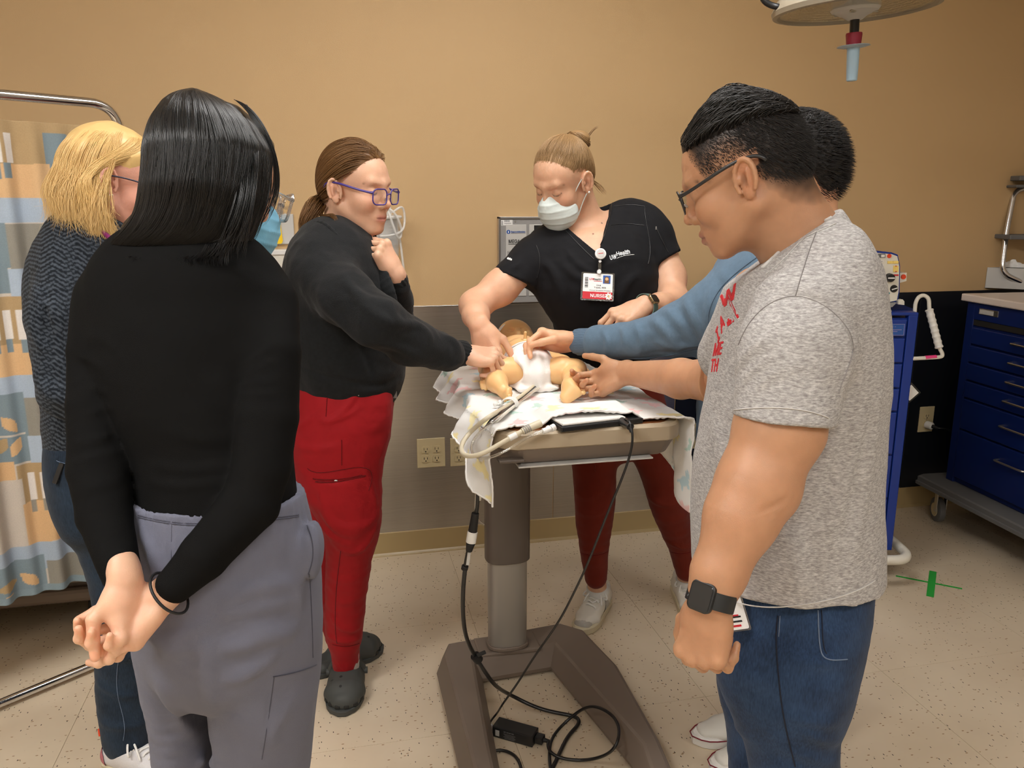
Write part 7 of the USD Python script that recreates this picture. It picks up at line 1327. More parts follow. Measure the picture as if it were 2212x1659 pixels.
# ------------------------------------------------------------------ woman in black turtleneck, seen from behind, nearest on the left
def build_black():
    person = thing('person', 'woman with long black hair, black turtleneck and grey trousers, hands clasped behind', 'person', at_z(480, 1980, 0)); skin = srgb(216, 168, 140)
    H = Head(at(462, 402, 1.24), basis(img(.76, .62, -.20)), .93); B = Sdf3(); neckb = at(412, 575, 1.25); H.build(B, neckb, .048)
    torso = [(545, 330, 500, 1.24, .060), (572, 262, 560, 1.24, .082), (605, 214, 604, 1.24, .098), (650, 186, 630, 1.245, .110), (710, 185, 636, 1.25, .115), (770, 202, 634, 1.25, .115), (834, 231, 630, 1.25, .112), (901, 261, 628, 1.25, .105), (961, 289, 626, 1.255, .100), (1038, 303, 631, 1.26, .103), (1095, 300, 640, 1.27, .108)]
    sc = [(1058, 290, 640, 1.268, .112), (1100, 286, 655, 1.275, .118), (1180, 288, 676, 1.29, .128), (1280, 294, 690, 1.315, .134), (1350, 300, 690, 1.335, .130), (1385, 310, 686, 1.345, .115)]
    legL = [(1360, 306, 440, 1.375, .10), (1410, 314, 444, 1.39, .10), (1460, 326, 448, 1.41, .098), (1540, 338, 458, 1.44, .094), (1620, 348, 468, 1.465, .09), (1700, 356, 486, 1.48, .086), (1850, 366, 486, 1.53, .08), (1980, 376, 482, 1.575, .075), (2070, 384, 478, 1.61, .07)]; legR = [(1350, 440, 690, 1.345, .12), (1400, 446, 690, 1.36, .115), (1460, 456, 686, 1.375, .112), (1540, 462, 678, 1.40, .106), (1620, 474, 668, 1.43, .10), (1700, 480, 660, 1.46, .095), (1850, 492, 648, 1.51, .085), (1980, 500, 630, 1.56, .078), (2090, 510, 620, 1.60, .072)]
    # hands clasped behind her back
    wl, wr = at(270, 1252, 1.125), at(350, 1288, 1.142)
    B.ec(at(262, 1215, 1.13), wl, .0215, .0215, .020, .019, CR, k=.01); s1 = hand(B, wl, unit(-CU*.95+CR*.22-CF*.05), unit(CR*.86-CF*.34+CU*.15), 1, [(46, 36, 16), (54, 46, 24), (60, 50, 28), (64, 54, 30)], [(.62, .62, -.45), (.10, .97, -.18), (-.02, .98, -.12)], .84, spread=(4, 0, -4, -8), wr=(.026, .020))
    B.ec(at(400, 1244, 1.138), wr, .021, .022, .020, .020, CU, k=.01); s2 = hand(B, wr, unit(-CR*.66-CU*.74-CF*.10), unit(CF*.74+CR*.42-CU*.30), -1, [(48, 50, 30), (50, 54, 32), (52, 56, 34), (54, 56, 36)], [(.40, .80, -.55), (.12, .9, -.5), (.0, .85, -.6)], .84, wr=(.026, .021))
    T = figure(torso, (legL, legR), [(at(200, 700, 1.215), at(212, 1000, 1.2), .020), (at(212, 1000, 1.2), at(262, 1215, 1.13), .018), (at(588, 740, 1.205), at(560, 1040, 1.176), .022), (at(556, 1060, 1.175), at(400, 1240, 1.14), .019), (neckb, at(405, 700, 1.25), .04)])
    lo, hi = around([H.c], .15); body = merge(pmesh([(T, .008), (B, .003, lo, hi), (B, .0022, *around([wl, wr, at(230, 1420, 1.12), at(400, 1250, 1.13)], .045))])); v = body.vertices
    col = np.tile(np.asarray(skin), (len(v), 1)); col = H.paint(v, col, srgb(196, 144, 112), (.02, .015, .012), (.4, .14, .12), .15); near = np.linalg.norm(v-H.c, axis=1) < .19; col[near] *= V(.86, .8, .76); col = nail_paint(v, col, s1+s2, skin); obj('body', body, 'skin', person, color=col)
    # turtleneck
    S = Sdf3(); px_rows(S, torso); S.ec(neckb+V(0, 0, -.02), at(425, 500, 1.245), .062, .054, k=.03)
    for a, b, wa, wb, k in [((214, 640, 1.235), (196, 760, 1.215), 42, 46, .03), ((196, 760, 1.215), (201, 880, 1.205), 46, 52, .006), ((201, 880, 1.205), (213, 1010, 1.195), 52, 63, .006), ((213, 1010, 1.195), (226, 1110, 1.175), 62, 57, .006), ((226, 1110, 1.175), (262, 1240, 1.13), 56, 40, .006)]: px_ec(S, a, b, wa, wb, wa*1.2/FPX*.9, wb*1.2/FPX*.9, k)
    for a, b, wa, wb, k in [((585, 655, 1.225), (588, 760, 1.20), 52, 60, .03), ((588, 760, 1.20), (577, 900, 1.185), 60, 65, .005), ((577, 900, 1.185), (566, 1010, 1.175), 65, 60, .005), ((566, 1010, 1.175), (543, 1086, 1.168), 60, 60, .005), ((543, 1086, 1.168), (440, 1200, 1.145), 61, 52, .005), ((440, 1200, 1.145), (378, 1264, 1.138), 52, 40, .005)]: px_ec(S, a, b, wa, wb, wa*1.2/FPX*.9, wb*1.2/FPX*.9, k)
    fl = [([(528, 790), (560, 770), (590, 745)], .006, .004), ([(525, 812), (560, 795), (600, 775)], .006, .004), ([(522, 830), (565, 825), (600, 820)], .006, .003), ([(516, 850), (560, 852), (600, 850)], .006, .003), ([(170, 770), (200, 780), (228, 800)], .006, .004), ([(165, 850), (200, 840), (235, 850)], .006, .004), ([(160, 905), (205, 890), (245, 880)], .006, .004), ([(158, 960), (210, 950), (255, 930)], .007, .005), ([(155, 1000), (215, 985), (262, 975)], .006, .004), ([(160, 1060), (215, 1050), (272, 1030)], .006, .003), ([(360, 930), (430, 950), (500, 945)], .008, .003), ([(330, 1000), (420, 1015), (500, 1000)], .007, .004), ([(320, 1040), (410, 1050), (490, 1035)], .007, .004), ([(400, 780), (440, 790), (430, 830)], .02, -.004), ([(240, 1200), (270, 1190), (290, 1175)], .006, .003), ([(480, 1130), (500, 1160), (500, 1180)], .008, .003), ([(190, 730), (240, 745), (260, 790)], .008, .003)]
    S.disp += [fold_line(S.path(uv), w, h) for uv, w, h in fl]+[ripple(9, .0035, 2, (1, 1, 1.6))]; S.cut(at(264, 1252, 1.13), unit(at(275, 1275, 1.128)-at(250, 1190, 1.14)))if False else None
    obj('turtleneck', S.mesh(.0048), 'black_knit', person, smooth=True)
    cuf = Sdf3()
    # scrub trousers with elastic waist
    P_ = Sdf3(); px_rows(P_, sc); px_rows(P_, legL, k=.012); px_rows(P_, legR, k=.006); P_.ell(at(676, 1188, 1.262), V(.015, .03, .046), np.stack([CR, CF, CU], 1), .010); P_.cut(at(450, 1062, 1.27), V(0, 0, 1)+CF*.05+CR*.03)
    def gathers(X): q = (X-at(460, 1075, 1.16)); z = X[:, 2]-at(460, 1075, 1.2)[2]; a = np.arctan2(q @ CR, .25); return .0016*np.sin(np.arctan2((X-at(460, 1075, 1.27)) @ CR, -((X-at(460, 1075, 1.27)) @ CF))*70+2*np.sin(z*60))*np.exp(-(z/.028)**2)+.0012*np.sin(np.arctan2((X-at(460, 1075, 1.27)) @ CR, -((X-at(460, 1075, 1.27)) @ CF))*45)*np.exp(-((z+.05)/.05)**2)
    fl = [([(480, 1300), (560, 1270), (640, 1262)], .014, .007), ([(470, 1330), (560, 1310), (650, 1290)], .012, .005), ([(540, 1350), (600, 1370), (640, 1350)], .014, .008), ([(470, 1400), (530, 1390), (600, 1360)], .014, .007), ([(480, 1470), (540, 1450), (600, 1400)], .014, .007), ([(440, 1370), (445, 1430), (462, 1520)], .014, .009), ([(340, 1420), (380, 1400), (430, 1395)], .012, .005), ([(350, 1470), (370, 1520), (430, 1600)], .016, .008), ([(380, 1600), (430, 1640), (470, 1650)], .012, .006), ([(300, 1150), (320, 1180), (330, 1230)], .010, .004), ([(660, 1150), (640, 1250), (650, 1330)], .012, .006), ([(310, 1340), (340, 1380), (380, 1400)], .012, .006), ([(640, 1500), (600, 1560), (590, 1620)], .012, .004), ([(350, 1380), (400, 1370), (450, 1340)], .010, .004)]
    P_.disp += [fold_line(P_.path(uv), w, h*1.7) for uv, w, h in fl]+[gathers, ripple(10, .005, 7, (1, 1, .7)), fold_line(P_.path([(300, 1112), (360, 1125), (430, 1130), (520, 1125), (640, 1112)]), .0035, -.003), fold_line(P_.path([(590, 1462), (640, 1452), (684, 1436)]), .004, .004), fold_line(P_.path([(592, 1465), (580, 1550), (566, 1640)]), .004, -.003), fold_line(P_.path([(372, 1128), (371, 1180), (369, 1260)]), .003, -.003)]
    tr = obj('scrub_trousers', P_.mesh(.0045), 'slate_scrub', person, smooth=True)
    for uv in ([(590, 1462), (640, 1452), (684, 1436)], [(592, 1464), (580, 1550), (566, 1640)], [(372, 1130), (371, 1180), (369, 1260)], [(298, 1112), (360, 1126), (430, 1131), (520, 1127), (645, 1112)], [(298, 1116), (360, 1130), (430, 1135), (520, 1131), (645, 1116)], [(668, 1240), (672, 1300), (676, 1420)], [(662, 1130), (672, 1160), (676, 1195), (666, 1240)]): seam(tr, 'seam', P_, uv, 'slate_seam', .0009, t1=1.7)
    for c, d in ((at_z(430, 2085, .03), img(.35, .9, 0)), (at_z(566, 2100, .03), img(.5, .85, 0))): f = unit(V(d[0], d[1], 0)); sneaker(person, V(c[0], c[1], 0)+f*.17, V(c[0], c[1], 0)-f*.08, {'sole': 'sole_white', 'upper': 'shoe_grey'}, 1, laces=False)
    ht = thing('hair_tie', 'thin black hair tie around the wrist of the woman in the black turtleneck', 'hair tie', wr); ax = unit(at(400, 1248, 1.135)-wr); u1 = unit(np.cross(ax, CF)); u2 = np.cross(ax, u1); pc = at(366, 1281, 1.14); obj('band', tube([pc+u1*.0345*math.cos(a)+u2*.031*math.sin(a) for a in np.linspace(0, 2*math.pi, 33)], .0021, 8, cap=False), 'black_rubber', ht, smooth=True)
    # long straight hair: cap, hanging fall, strands
    rows = [(194, 424, 16, .028), (204, 426, 60, .056), (225, 436, 92, .080), (262, 446, 120, .100), (320, 454, 138, .112), (400, 448, 138, .112), (460, 434, 136, .105), (510, 410, 140, .100), (545, 366, 128, .090), (558, 340, 96, .075)]
    vs = np.array([r[0] for r in rows], float); us = np.array([r[1] for r in rows], float); ws = np.array([r[2] for r in rows], float); bs = np.array([r[3] for r in rows])
    th0 = 1.235; vs = 829.5+(vs-829.5)*(1-.75*bs/th0); us = us+7; ws = ws*.975
    from scipy.interpolate import PchipInterpolator as PI
    fu, fw, fb = PI(vs, us), PI(vs, ws), PI(vs, bs); th0 = 1.235
    def env(phi, s, rho):
        """phi 0 = towards the camera, pi/2 = right; s 0 crown .. 1 tips."""
        vv = vs[0]+s*(vs[-1]-6-vs[0]); w = fw(vv)*th0/FPX; u = fu(vv); sl = (np.sin(phi)*.5+.5)
        vv2 = vv+s**2*(-22*(1-sl)+34*(sl-.5)*0)+0*s
        P = CP+(CF+((u-IW/2)/FPX)[:, None]*CR-((vv2-IH/2)/FPX)[:, None]*CU)*th0; return P+(rho*w*np.sin(phi))[:, None]*CR-(rho*fb(vv)*np.cos(phi))[:, None]*CF
    Hs = Sdf3(); Cn = [at(u_, v_+dv, th0) for v_, u_, dv in zip(vs[4:], us[4:], [22, 8, 0, 0, 0, 0])]; Hs.loft(Cn, (ws*th0/FPX*.955-.002)[4:], (bs*.95-.002)[4:], CR, 2)
    Hs.carve([(at(528, 400, 1.18), unit(-CR*.50-CF*.86)), (at(545, 330, 1.24), unit(-CR))], at(520, 300, 1.1)-V(.1, .1, .3), at(640, 300, 1.5)+V(.1, .2, .1))
    # (the face side stays open so that glasses and mask show)
    Hs.cut(at(400, 502, 1.2), -CU)
    Hs.disp.append(lambda X: .0022*(meshkit.noise(((X-H.c) @ np.stack([CR, CF, CU], 1))*V(110, 110, 5), 4)-.5)*2); obj('hair_cap', Hs.mesh(.0042), 'hair_black', person, smooth=True)
    hair_cap(H, [-.12, -.085, -.06, -.035, -.02, 0, .03, .050, .062, .075, .09], [-.09, -.09, -.08, -.06, -.05, -.03, .0, .03, .056, .084, .12], .007, 'hair_black', person, (60, 60, 20), .002, .0035)
    R_ = rnd(77); N = 8000; ph = R_.uniform(-1.75, 1.50, N); ln = R_.uniform(.90, 1.02, N); s0 = R_.uniform(0, 1, N)**2*.5; s0[R_.random(N) < .4] = 0; rho = R_.uniform(.965, 1.02, N); S_ = []
    tt = np.linspace(0, 1, 22); dr = R_.normal(size=N)*.035
    for k in range(22): S_.append(env(ph+dr*tt[k]+.03*np.sin(tt[k]*5+ph*9), np.clip(s0+(ln-s0)*tt[k], 0, 1), rho+.006*np.sin(ph*40+tt[k]*3)))
    A = np.stack(S_, 1); q = H.L(A.reshape(-1, 3)).reshape(N, 22, 3); ok = ~((q[:, :, 0] > .035) & (np.abs(q[:, :, 1]) < .075) & (q[:, :, 2] < .07) & (np.abs(q[:, :, 2]) < .14)).any(1) | (ph < 1.15); curves('hair', list(A[ok]), .0011, 'hair_black', person)
    wisp = []
    for k in range(46):
        a = R_.uniform(-1, 1); e = R_.uniform(0, 1); wisp.append(spline([at(505+30*e, 215+12*e, 1.22), at(560+18*a*.4, 262+10*e, 1.20), at(590+8*a, 330+10*a, 1.20), at(596+8*a, 400+12*e, 1.21), at(575+14*a-10*e, 450+40*e, 1.2)], 16))
    curves('hair', wisp, .0008, 'hair_black', person, label='loose front strands')
    wisp = [spline([at(556-60*e, 300+30*e, 1.20), at(552-50*e, 420+20*e, 1.15+.03*b), at(534-60*e+6*a, 500+10*e, 1.15+.04*b), at(518-60*e+16*a, 540+20*a, 1.15+.05*b)], 14) for a, e, b in zip(R_.uniform(-1, 1, 200), R_.uniform(0, 1, 200), R_.uniform(0, 1, 200))]; curves('hair', wisp, .0009, 'hair_black', person, label='side strands')
    wisp = [spline([at(300+200*e, 530+6*a, 1.16), at(295+195*e+8*a, 552+5*a, 1.15), at(285+200*e+18*a, 566+10*a, 1.14)], 8) for a, e in zip(R_.uniform(-1, 1, 220), R_.uniform(0, 1, 220))]; curves('hair', wisp, .0008, 'hair_black', person, label='hair tips on the shoulders')
    glasses('clear plastic eyeglasses on the woman with long black hair', H, 'clear_frame', .054, .046, .014, tube_r=.0026, temple_r=.0028, x=.118, z=.002, tz=.016, bow=.006)
    face_mask('light blue pleated face mask on the woman with long black hair', H, 'mask_blue', seed=5, sc=1.06)
    return person
build_black()
# ------------------------------------------------------------------ blonde woman at the far left
def build_blonde():
    person = thing('person', 'blonde woman in dark herringbone fleece and jeans beside the privacy screen', 'person', at_z(255, 1630, 0)); skin = srgb(212, 154, 134)
    H = Head(at(243, 396, 1.83), basis(img(.84, .46, -.16)), .95); B = Sdf3(); neckb = at(222, 520, 1.88); H.build(B, neckb, .047, cheek=1.1)
    torso = [(500, 176, 300, 1.88, .07), (530, 122, 322, 1.88, .11), (570, 90, 330, 1.88, .145), (640, 74, 332, 1.89, .155), (720, 84, 332, 1.90, .15), (800, 98, 326, 1.92, .145), (870, 110, 318, 1.93, .145), (930, 118, 312, 1.95, .15), (965, 122, 308, 1.955, .148)]
    hip = [(955, 120, 306, 1.95, .145), (1000, 120, 306, 1.96, .15), (1050, 128, 308, 1.97, .15), (1100, 146, 308, 1.98, .145)]
    near = [(1080, 146, 300, 1.96, .10), (1150, 172, 304, 1.98, .095), (1250, 204, 308, 2.01, .085), (1340, 214, 312, 2.03, .076), (1420, 212, 314, 2.055, .068), (1500, 214, 322, 2.08, .066), (1560, 222, 328, 2.095, .066), (1592, 228, 330, 2.105, .066)]
    far = [(1080, 180, 330, 2.06, .10), (1200, 225, 345, 2.10, .09), (1350, 250, 360, 2.15, .075), (1480, 270, 370, 2.20, .066), (1545, 280, 372, 2.22, .064)]
    T = figure(torso, (near, far), [(at(150, 580, 1.78), at(135, 800, 1.79), .035), (neckb, at(205, 640, 1.88), .04)]); lo, hi = around([H.c], .15)
    B.ec(at(290, 900, 1.72), at(330, 900, 1.70), .03, .026, k=.01); hand(B, at(330, 900, 1.70), unit(CR), unit(CU), -1, [(30, 40, 20)]*4, [(.5, .7, -.4), (.2, .9, -.3), (.1, .9, -.3)], .95)
    body = merge(pmesh([(T, .008), (B, .003, lo, hi), (B, .003, *around([at(300, 900, 1.72), at(430, 910, 1.68)], .05))])); v = body.vertices; col = np.tile(np.asarray(skin), (len(v), 1)); col = H.paint(v, col, skin, srgb(150, 116, 70), (.45, .16, .14), .7); obj('body', body, 'skin', person, color=col)
    HX, HZ = [-.12, -.085, -.06, -.035, -.02, 0, .03, .050, .062, .075, .09], [-.075, -.07, -.06, -.04, .030, .040, .040, .052, .070, .092, .13]
    hair_cap(H, HX, HZ, .010, 'hair_blonde', person, (40, 60, 14), .003)
    R_ = rnd(90); st = []
    for k in range(4600):
        a = R_.uniform(-2.7, 1.45); r = R_.uniform(.95, 1.12); e = R_.uniform(0, 1); f = R_.uniform(.75, 1.05)
        # around the head: a = 0 near side above the ear, negative = back of the head
        dx, dy = -math.sin(-a)*-1, -math.cos(a); x = math.sin(a); y = -math.cos(a)
        p0 = H.W(-.01+.02*e, .004*y, .132); p1 = H.W(-.01+.085*x*r, .072*y*r, .085); p2 = H.W(-.016+.100*x*r, .084*y*r, .010); p3 = H.W(-.016+.096*x*r+.01*R_.normal(), .092*y*r+.006*R_.normal(), -.062*f); p4 = H.W(-.006+.090*x*r+.016*R_.normal(), .100*y*r+.012*R_.normal(), -.112*f+.016*R_.normal())
        if x > -.05 and y < 0 and x > .1: p2 = H.W(-.062+.02*e, -.090*r, .0); p3 = H.W(-.045+.03*e+.008*R_.normal(), -.090*r, -.075*f); p4 = H.W(-.02+.04*e+.01*R_.normal(), -.085*r, -.138*f)
        st.append(spline([p0, p1, p2, p3, p4], 16))
    curves('hair', st, .0009, 'hair_blonde', person)
    obj('earring', cat([xf(trimesh.creation.icosphere(1, .0022), None, H.W(-.002+.006*i, -.085, -.030+.002*i)) for i in range(2)]), 'pearl', person)
    F = Sdf3(); px_rows(F, torso); px_ec(F, (160, 575, 1.80), (128, 690, 1.74), 56, 60, .075, .070, .03); px_ec(F, (128, 690, 1.74), (142, 850, 1.74), 59, 48, .070, .06, .02); px_ec(F, (142, 850, 1.74), (280, 895, 1.72), 46, 34, .055, .042, .02); F.ec(at(200, 520, 1.87), at(226, 488, 1.87), .072, .064, k=.02); F.ec(at(280, 575, 2.0), at(340, 800, 2.0), .06, .05, k=.02)
    F.disp += [fold_line(F.path(uv), w, h*1.7) for uv, w, h in [([(100, 620), (104, 720), (112, 830)], .010, -.008), ([(70, 700), (85, 740), (110, 760)], .012, .006), ([(75, 800), (110, 850), (150, 870)], .014, .009), ([(110, 890), (150, 900), (190, 890)], .012, .007), ([(95, 660), (80, 640), (70, 620)], .01, .004)]]+[ripple(12, .006, 31)]
    m = F.mesh(.0042); v = m.vertices; q = (v-at(140, 700, 1.74)) @ np.stack([CR, CF, CU], 1)
    a, z = q[:, 0]+.6*q[:, 1], q[:, 2]; zig = np.abs((a/.026) % 2-1); ph = (z/.0105+zig*1.5) % 1; band = (ph < .42)*(.55+.45*meshkit.noise(v*260, 3)); base = np.array(srgb(24, 27, 32)); pale = np.array(srgb(84, 92, 102)); obj('fleece_pullover', m, 'herringbone', person, color=base+(pale-base)*band[:, None]*.75)
    obj('collar_trim', tube(F.path([(178, 464), (205, 486), (235, 514), (262, 538), (282, 556)], 22, lift=.003), .0055, 8), 'magenta_trim', person, smooth=True); C = Sdf3()
    for p, q_ in zip(*(lambda g: (g[:-1], g[1:]))(spline([at(160, 492, 1.86), at(170, 474, 1.82), at(196, 482, 1.80), at(226, 510, 1.795), at(262, 540, 1.81)], 18))): C.ec(p, q_, .022, .022, .007, .007, side=V(0, 0, 1)-CR*.4, k=.003)
    cm = C.mesh(.0035); obj('collar', cm, 'herringbone', person, color=np.tile(base, (len(cm.vertices), 1)))
    J = Sdf3(); px_rows(J, hip); px_rows(J, near, k=.02); px_rows(J, far, k=.006); J.disp += [fold_line(J.path(uv), w, h*1.7) for uv, w, h in [([(215, 1400), (260, 1420), (310, 1410)], .012, .004), ([(218, 1560), (270, 1570), (325, 1556)], .010, .005), ([(214, 1480), (260, 1500), (318, 1500)], .01, .003)]]+[ripple(15, .003, 5)]
    je = obj('jeans', J.mesh(.0048), 'denim_dark', person, smooth=True); seam(je, 'side_seam', J, [(257, 1420), (252, 1470), (256, 1510), (266, 1550), (266, 1600)], 'denim_stitch', .0009, t1=2.4); seam(je, 'pocket_edge', J, [(122, 995), (140, 1001), (160, 1000)], 'denim_stitch', .0009, t1=2.4); seam(je, 'waistband_seam', J, [(272, 992), (300, 984)], 'denim_stitch', .0009, t1=2.4)
    ph_ = thing('pocket_phone', 'black phone edge sticking out of the back pocket of the dark jeans', 'phone', at(127, 1018, 1.93)); pp = J.hit(128, 1022, 1.5, 2.3); obj('case', rbox(pp-CF*.003, (.012, .009, .05), np.stack([CR, CF, CU], 1) @ R3(y=.35), .003), 'black_plastic', ph_)
    sneaker(person, at_z(228, 1652, 0)+unit(V(*img(.92, -.30, 0)[:2], 0))*.275, at_z(228, 1652, 0), {'sole': 'sole_cream', 'upper': 'knit_white', 'tongue': 'shoe_grey'}, -1, patch=[('heel_overlay', (.015, 0, .045), (.03, .06, .03), 'shoe_pink'), ('toe_overlay', (.262, 0, .03), (.03, .05, .02), 'shoe_grey')], collar=.085)
    c = at_z(330, 1575, 0); sneaker(person, c+unit(V(*img(.92, -.1, 0)[:2], 0))*.25, c, {'sole': 'sole_cream', 'upper': 'knit_white'}, 1, laces=False)
    obj('heel_tab', rbox(at_z(226, 1640, 0)+V(0, 0, .082)-CR*.004, (.007, .006, .022), R3(z=-YAW), .002), 'orange_button', person)
    glasses('dark framed eyeglasses on the blonde woman', H, 'frame_dark', .048, .036, .014, temple_r=.0017, tz=.014)
    return person
build_blonde()
# ------------------------------------------------------------------ man in blue sweatshirt behind the grey T-shirt
def build_blue():
    person = thing('person', 'man in faded blue sweatshirt with short black hair behind the grey T-shirt', 'person', at_z(1640, 1600, 0)); skin = srgb(220, 168, 134)
    H = Head(at(1712, 384, 1.84), basis(img(-.93, .16, -.30)), 1.03); B = Sdf3(); neckb = at(1740, 520, 1.88); H.build(B, neckb, .058, ears=(-1,), nape=at(1752, 500, 1.88))
    w = at(1243, 738, 2.20); B.ec(at(1300, 735, 2.16), w, .033, .028, .030, .023, CU, k=.02)
    spots = hand(B, w, unit(-CR*.95+CU*.10+CF*.10), unit(CU*.62-CF*.25+CF*.6), -1, [(52, 40, 14), (48, 52, 28), (54, 58, 34), (58, 60, 36)], [(.52, .80, -.5), (.10, .92, -.45), (-.1, .95, -.35)], 1.04)
    torso = [(548, 1640, 1790, 1.89, .09), (580, 1596, 1812, 1.91, .13), (630, 1534, 1822, 1.94, .16), (700, 1513, 1822, 1.955, .165), (790, 1512, 1812, 1.97, .16), (880, 1509, 1800, 1.98, .155), (960, 1508, 1795, 1.99, .155), (1040, 1512, 1790, 2.0, .15), (1080, 1520, 1786, 2.005, .15)]
    near = [(1060, 1535, 1780, 1.96, .10), (1200, 1560, 1770, 2.0, .09), (1350, 1590, 1760, 2.05, .08), (1500, 1622, 1752, 2.09, .07), (1640, 1650, 1750, 2.14, .062)]; far = [(1060, 1535, 1780, 2.02, .10), (1200, 1560, 1770, 2.07, .09), (1350, 1585, 1755, 2.12, .08), (1470, 1606, 1735, 2.17, .07), (1590, 1626, 1726, 2.22, .062)]
    T = figure(torso, (near, far), [(at(1600, 620, 1.9), at(1440, 715, 2.03), .045), (at(1440, 715, 2.03), at(1310, 735, 2.15), .034), (neckb, at(1700, 640, 1.88), .05), (at(1640, 1600, 2.15), at(1640, 1660, 2.17), .03)]); lo, hi = around([H.c], .155)
    body = merge(pmesh([(T, .008), (B, .003, lo, hi), (B, .0024, *around([w, at(1310, 735, 2.15), at(1140, 760, 2.24)], .055))])); v = body.vertices; col = np.tile(np.asarray(skin), (len(v), 1)); col = H.paint(v, col, skin, (.02, .015, .012), (.4, .15, .13), .15); col = nail_paint(v, col, spots, skin); obj('body', body, 'skin', person, color=col)
    HX, HZ = [-.12, -.085, -.06, -.035, -.02, 0, .03, .050, .062, .075, .09], [-.105, -.105, -.09, -.05, .020, .034, .040, .045, .062, .09, .13]
    _, cap = hair_cap(H, HX, HZ, .012, 'hair_short_black', person, (60, 60, 60), .004); R_ = rnd(6); u = R_.normal(size=(16000, 3)); u /= np.linalg.norm(u, axis=1)[:, None]; SK_ = skull(H, .008); P = H.W(-.01, 0, .035)+(u*V(.11, .085, .10)) @ H.R.T
    for _ in range(3): P = P-SK_.normal(P)*SK_.eval(P)[:, None]
    P = P[hairline(H.L(P), HX, HZ) > 0][:6500]; N = SK_.normal(P); d = H.R @ unit(V(-.5, 0, -.4)); curves('hair', [np.array([p, p+n*.008+d*.003*r, p+n*.012+d*.012*r]) for p, n, r in zip(P, N, R_.uniform(.3, 1.3, len(P)))], .0011, 'hair_short_black', person)
    S = Sdf3(); px_rows(S, torso); px_ec(S, (1640, 600, 1.88), (1560, 668, 1.93), 62, 70, .085, .075, .04); px_ec(S, (1560, 668, 1.93), (1470, 712, 2.0), 68, 58, .075, .066, .03); px_ec(S, (1470, 712, 2.0), (1390, 733, 2.07), 57, 41, .066, .055, .02); px_ec(S, (1390, 733, 2.07), (1290, 739, 2.16), 41, 36, .055, .042, .02); S.ec(at(1700, 560, 1.87), at(1730, 530, 1.87), .085, .075, k=.02); S.ec(at(1790, 620, 1.86), at(1790, 800, 1.86), .06, .055, k=.03)
    S.disp += [fold_line(S.path(uv), w_, h*1.7) for uv, w_, h in [([(1410, 690), (1440, 720), (1470, 760)], .010, .008), ([(1440, 670), (1470, 700), (1500, 745)], .010, .008), ([(1480, 650), (1500, 690), (1520, 740)], .012, .008), ([(1540, 620), (1530, 670), (1528, 740)], .010, .007), ([(1370, 700), (1385, 730), (1380, 765)], .009, .006), ([(1300, 708), (1312, 740), (1306, 772)], .007, .006), ([(1420, 740), (1460, 748), (1510, 745)], .008, .005), ([(1340, 705), (1350, 730), (1345, 760)], .009, .004), ([(1560, 590), (1590, 640), (1600, 700)], .012, .005), ([(1400, 765), (1450, 762), (1520, 755)], .006, -.004)]]+[ripple(14, .005, 41)]
    sw = obj('sweatshirt', S.mesh(.0045), 'blue_sweat', person, smooth=True); K = Sdf3(); K.ec(at(1286, 739, 2.16), at(1252, 738, 2.19), .039, .037, .034, .032, CU); K.disp.append(lambda X: .0010*np.sin((X @ CU)*900)); obj('cuff', K.mesh(.003), 'blue_rib', sw, smooth=True); seam(sw, 'sleeve_seam', S, [(1296, 776), (1360, 775), (1440, 768), (1520, 748)], 'blue_rib', .0012, t1=2.6); seam(sw, 'armhole_seam', S, [(1640, 552), (1590, 590), (1545, 640), (1530, 700)], 'blue_rib', .0012, t1=2.6)
    P_ = Sdf3(); px_rows(P_, [(1050, 1520, 1788, 2.0, .145), (1100, 1525, 1786, 2.0, .145)]); px_rows(P_, near, k=.02); px_rows(P_, far, k=.006); obj('trousers', P_.mesh(.006), 'black_scrub', person, smooth=True)
    cr = unit(V(CR[0], CR[1], 0))
    for uv in ((1492, 1598), (1530, 1660)): t_ = at_z(*uv, 0); sneaker(person, t_, t_+cr*.285+unit(V(CF[0], CF[1], 0))*.02, {'sole': 'sole_white', 'upper': 'shoe_white'}, 1, line='shoe_line', collar=.085)
    return person
build_blue()
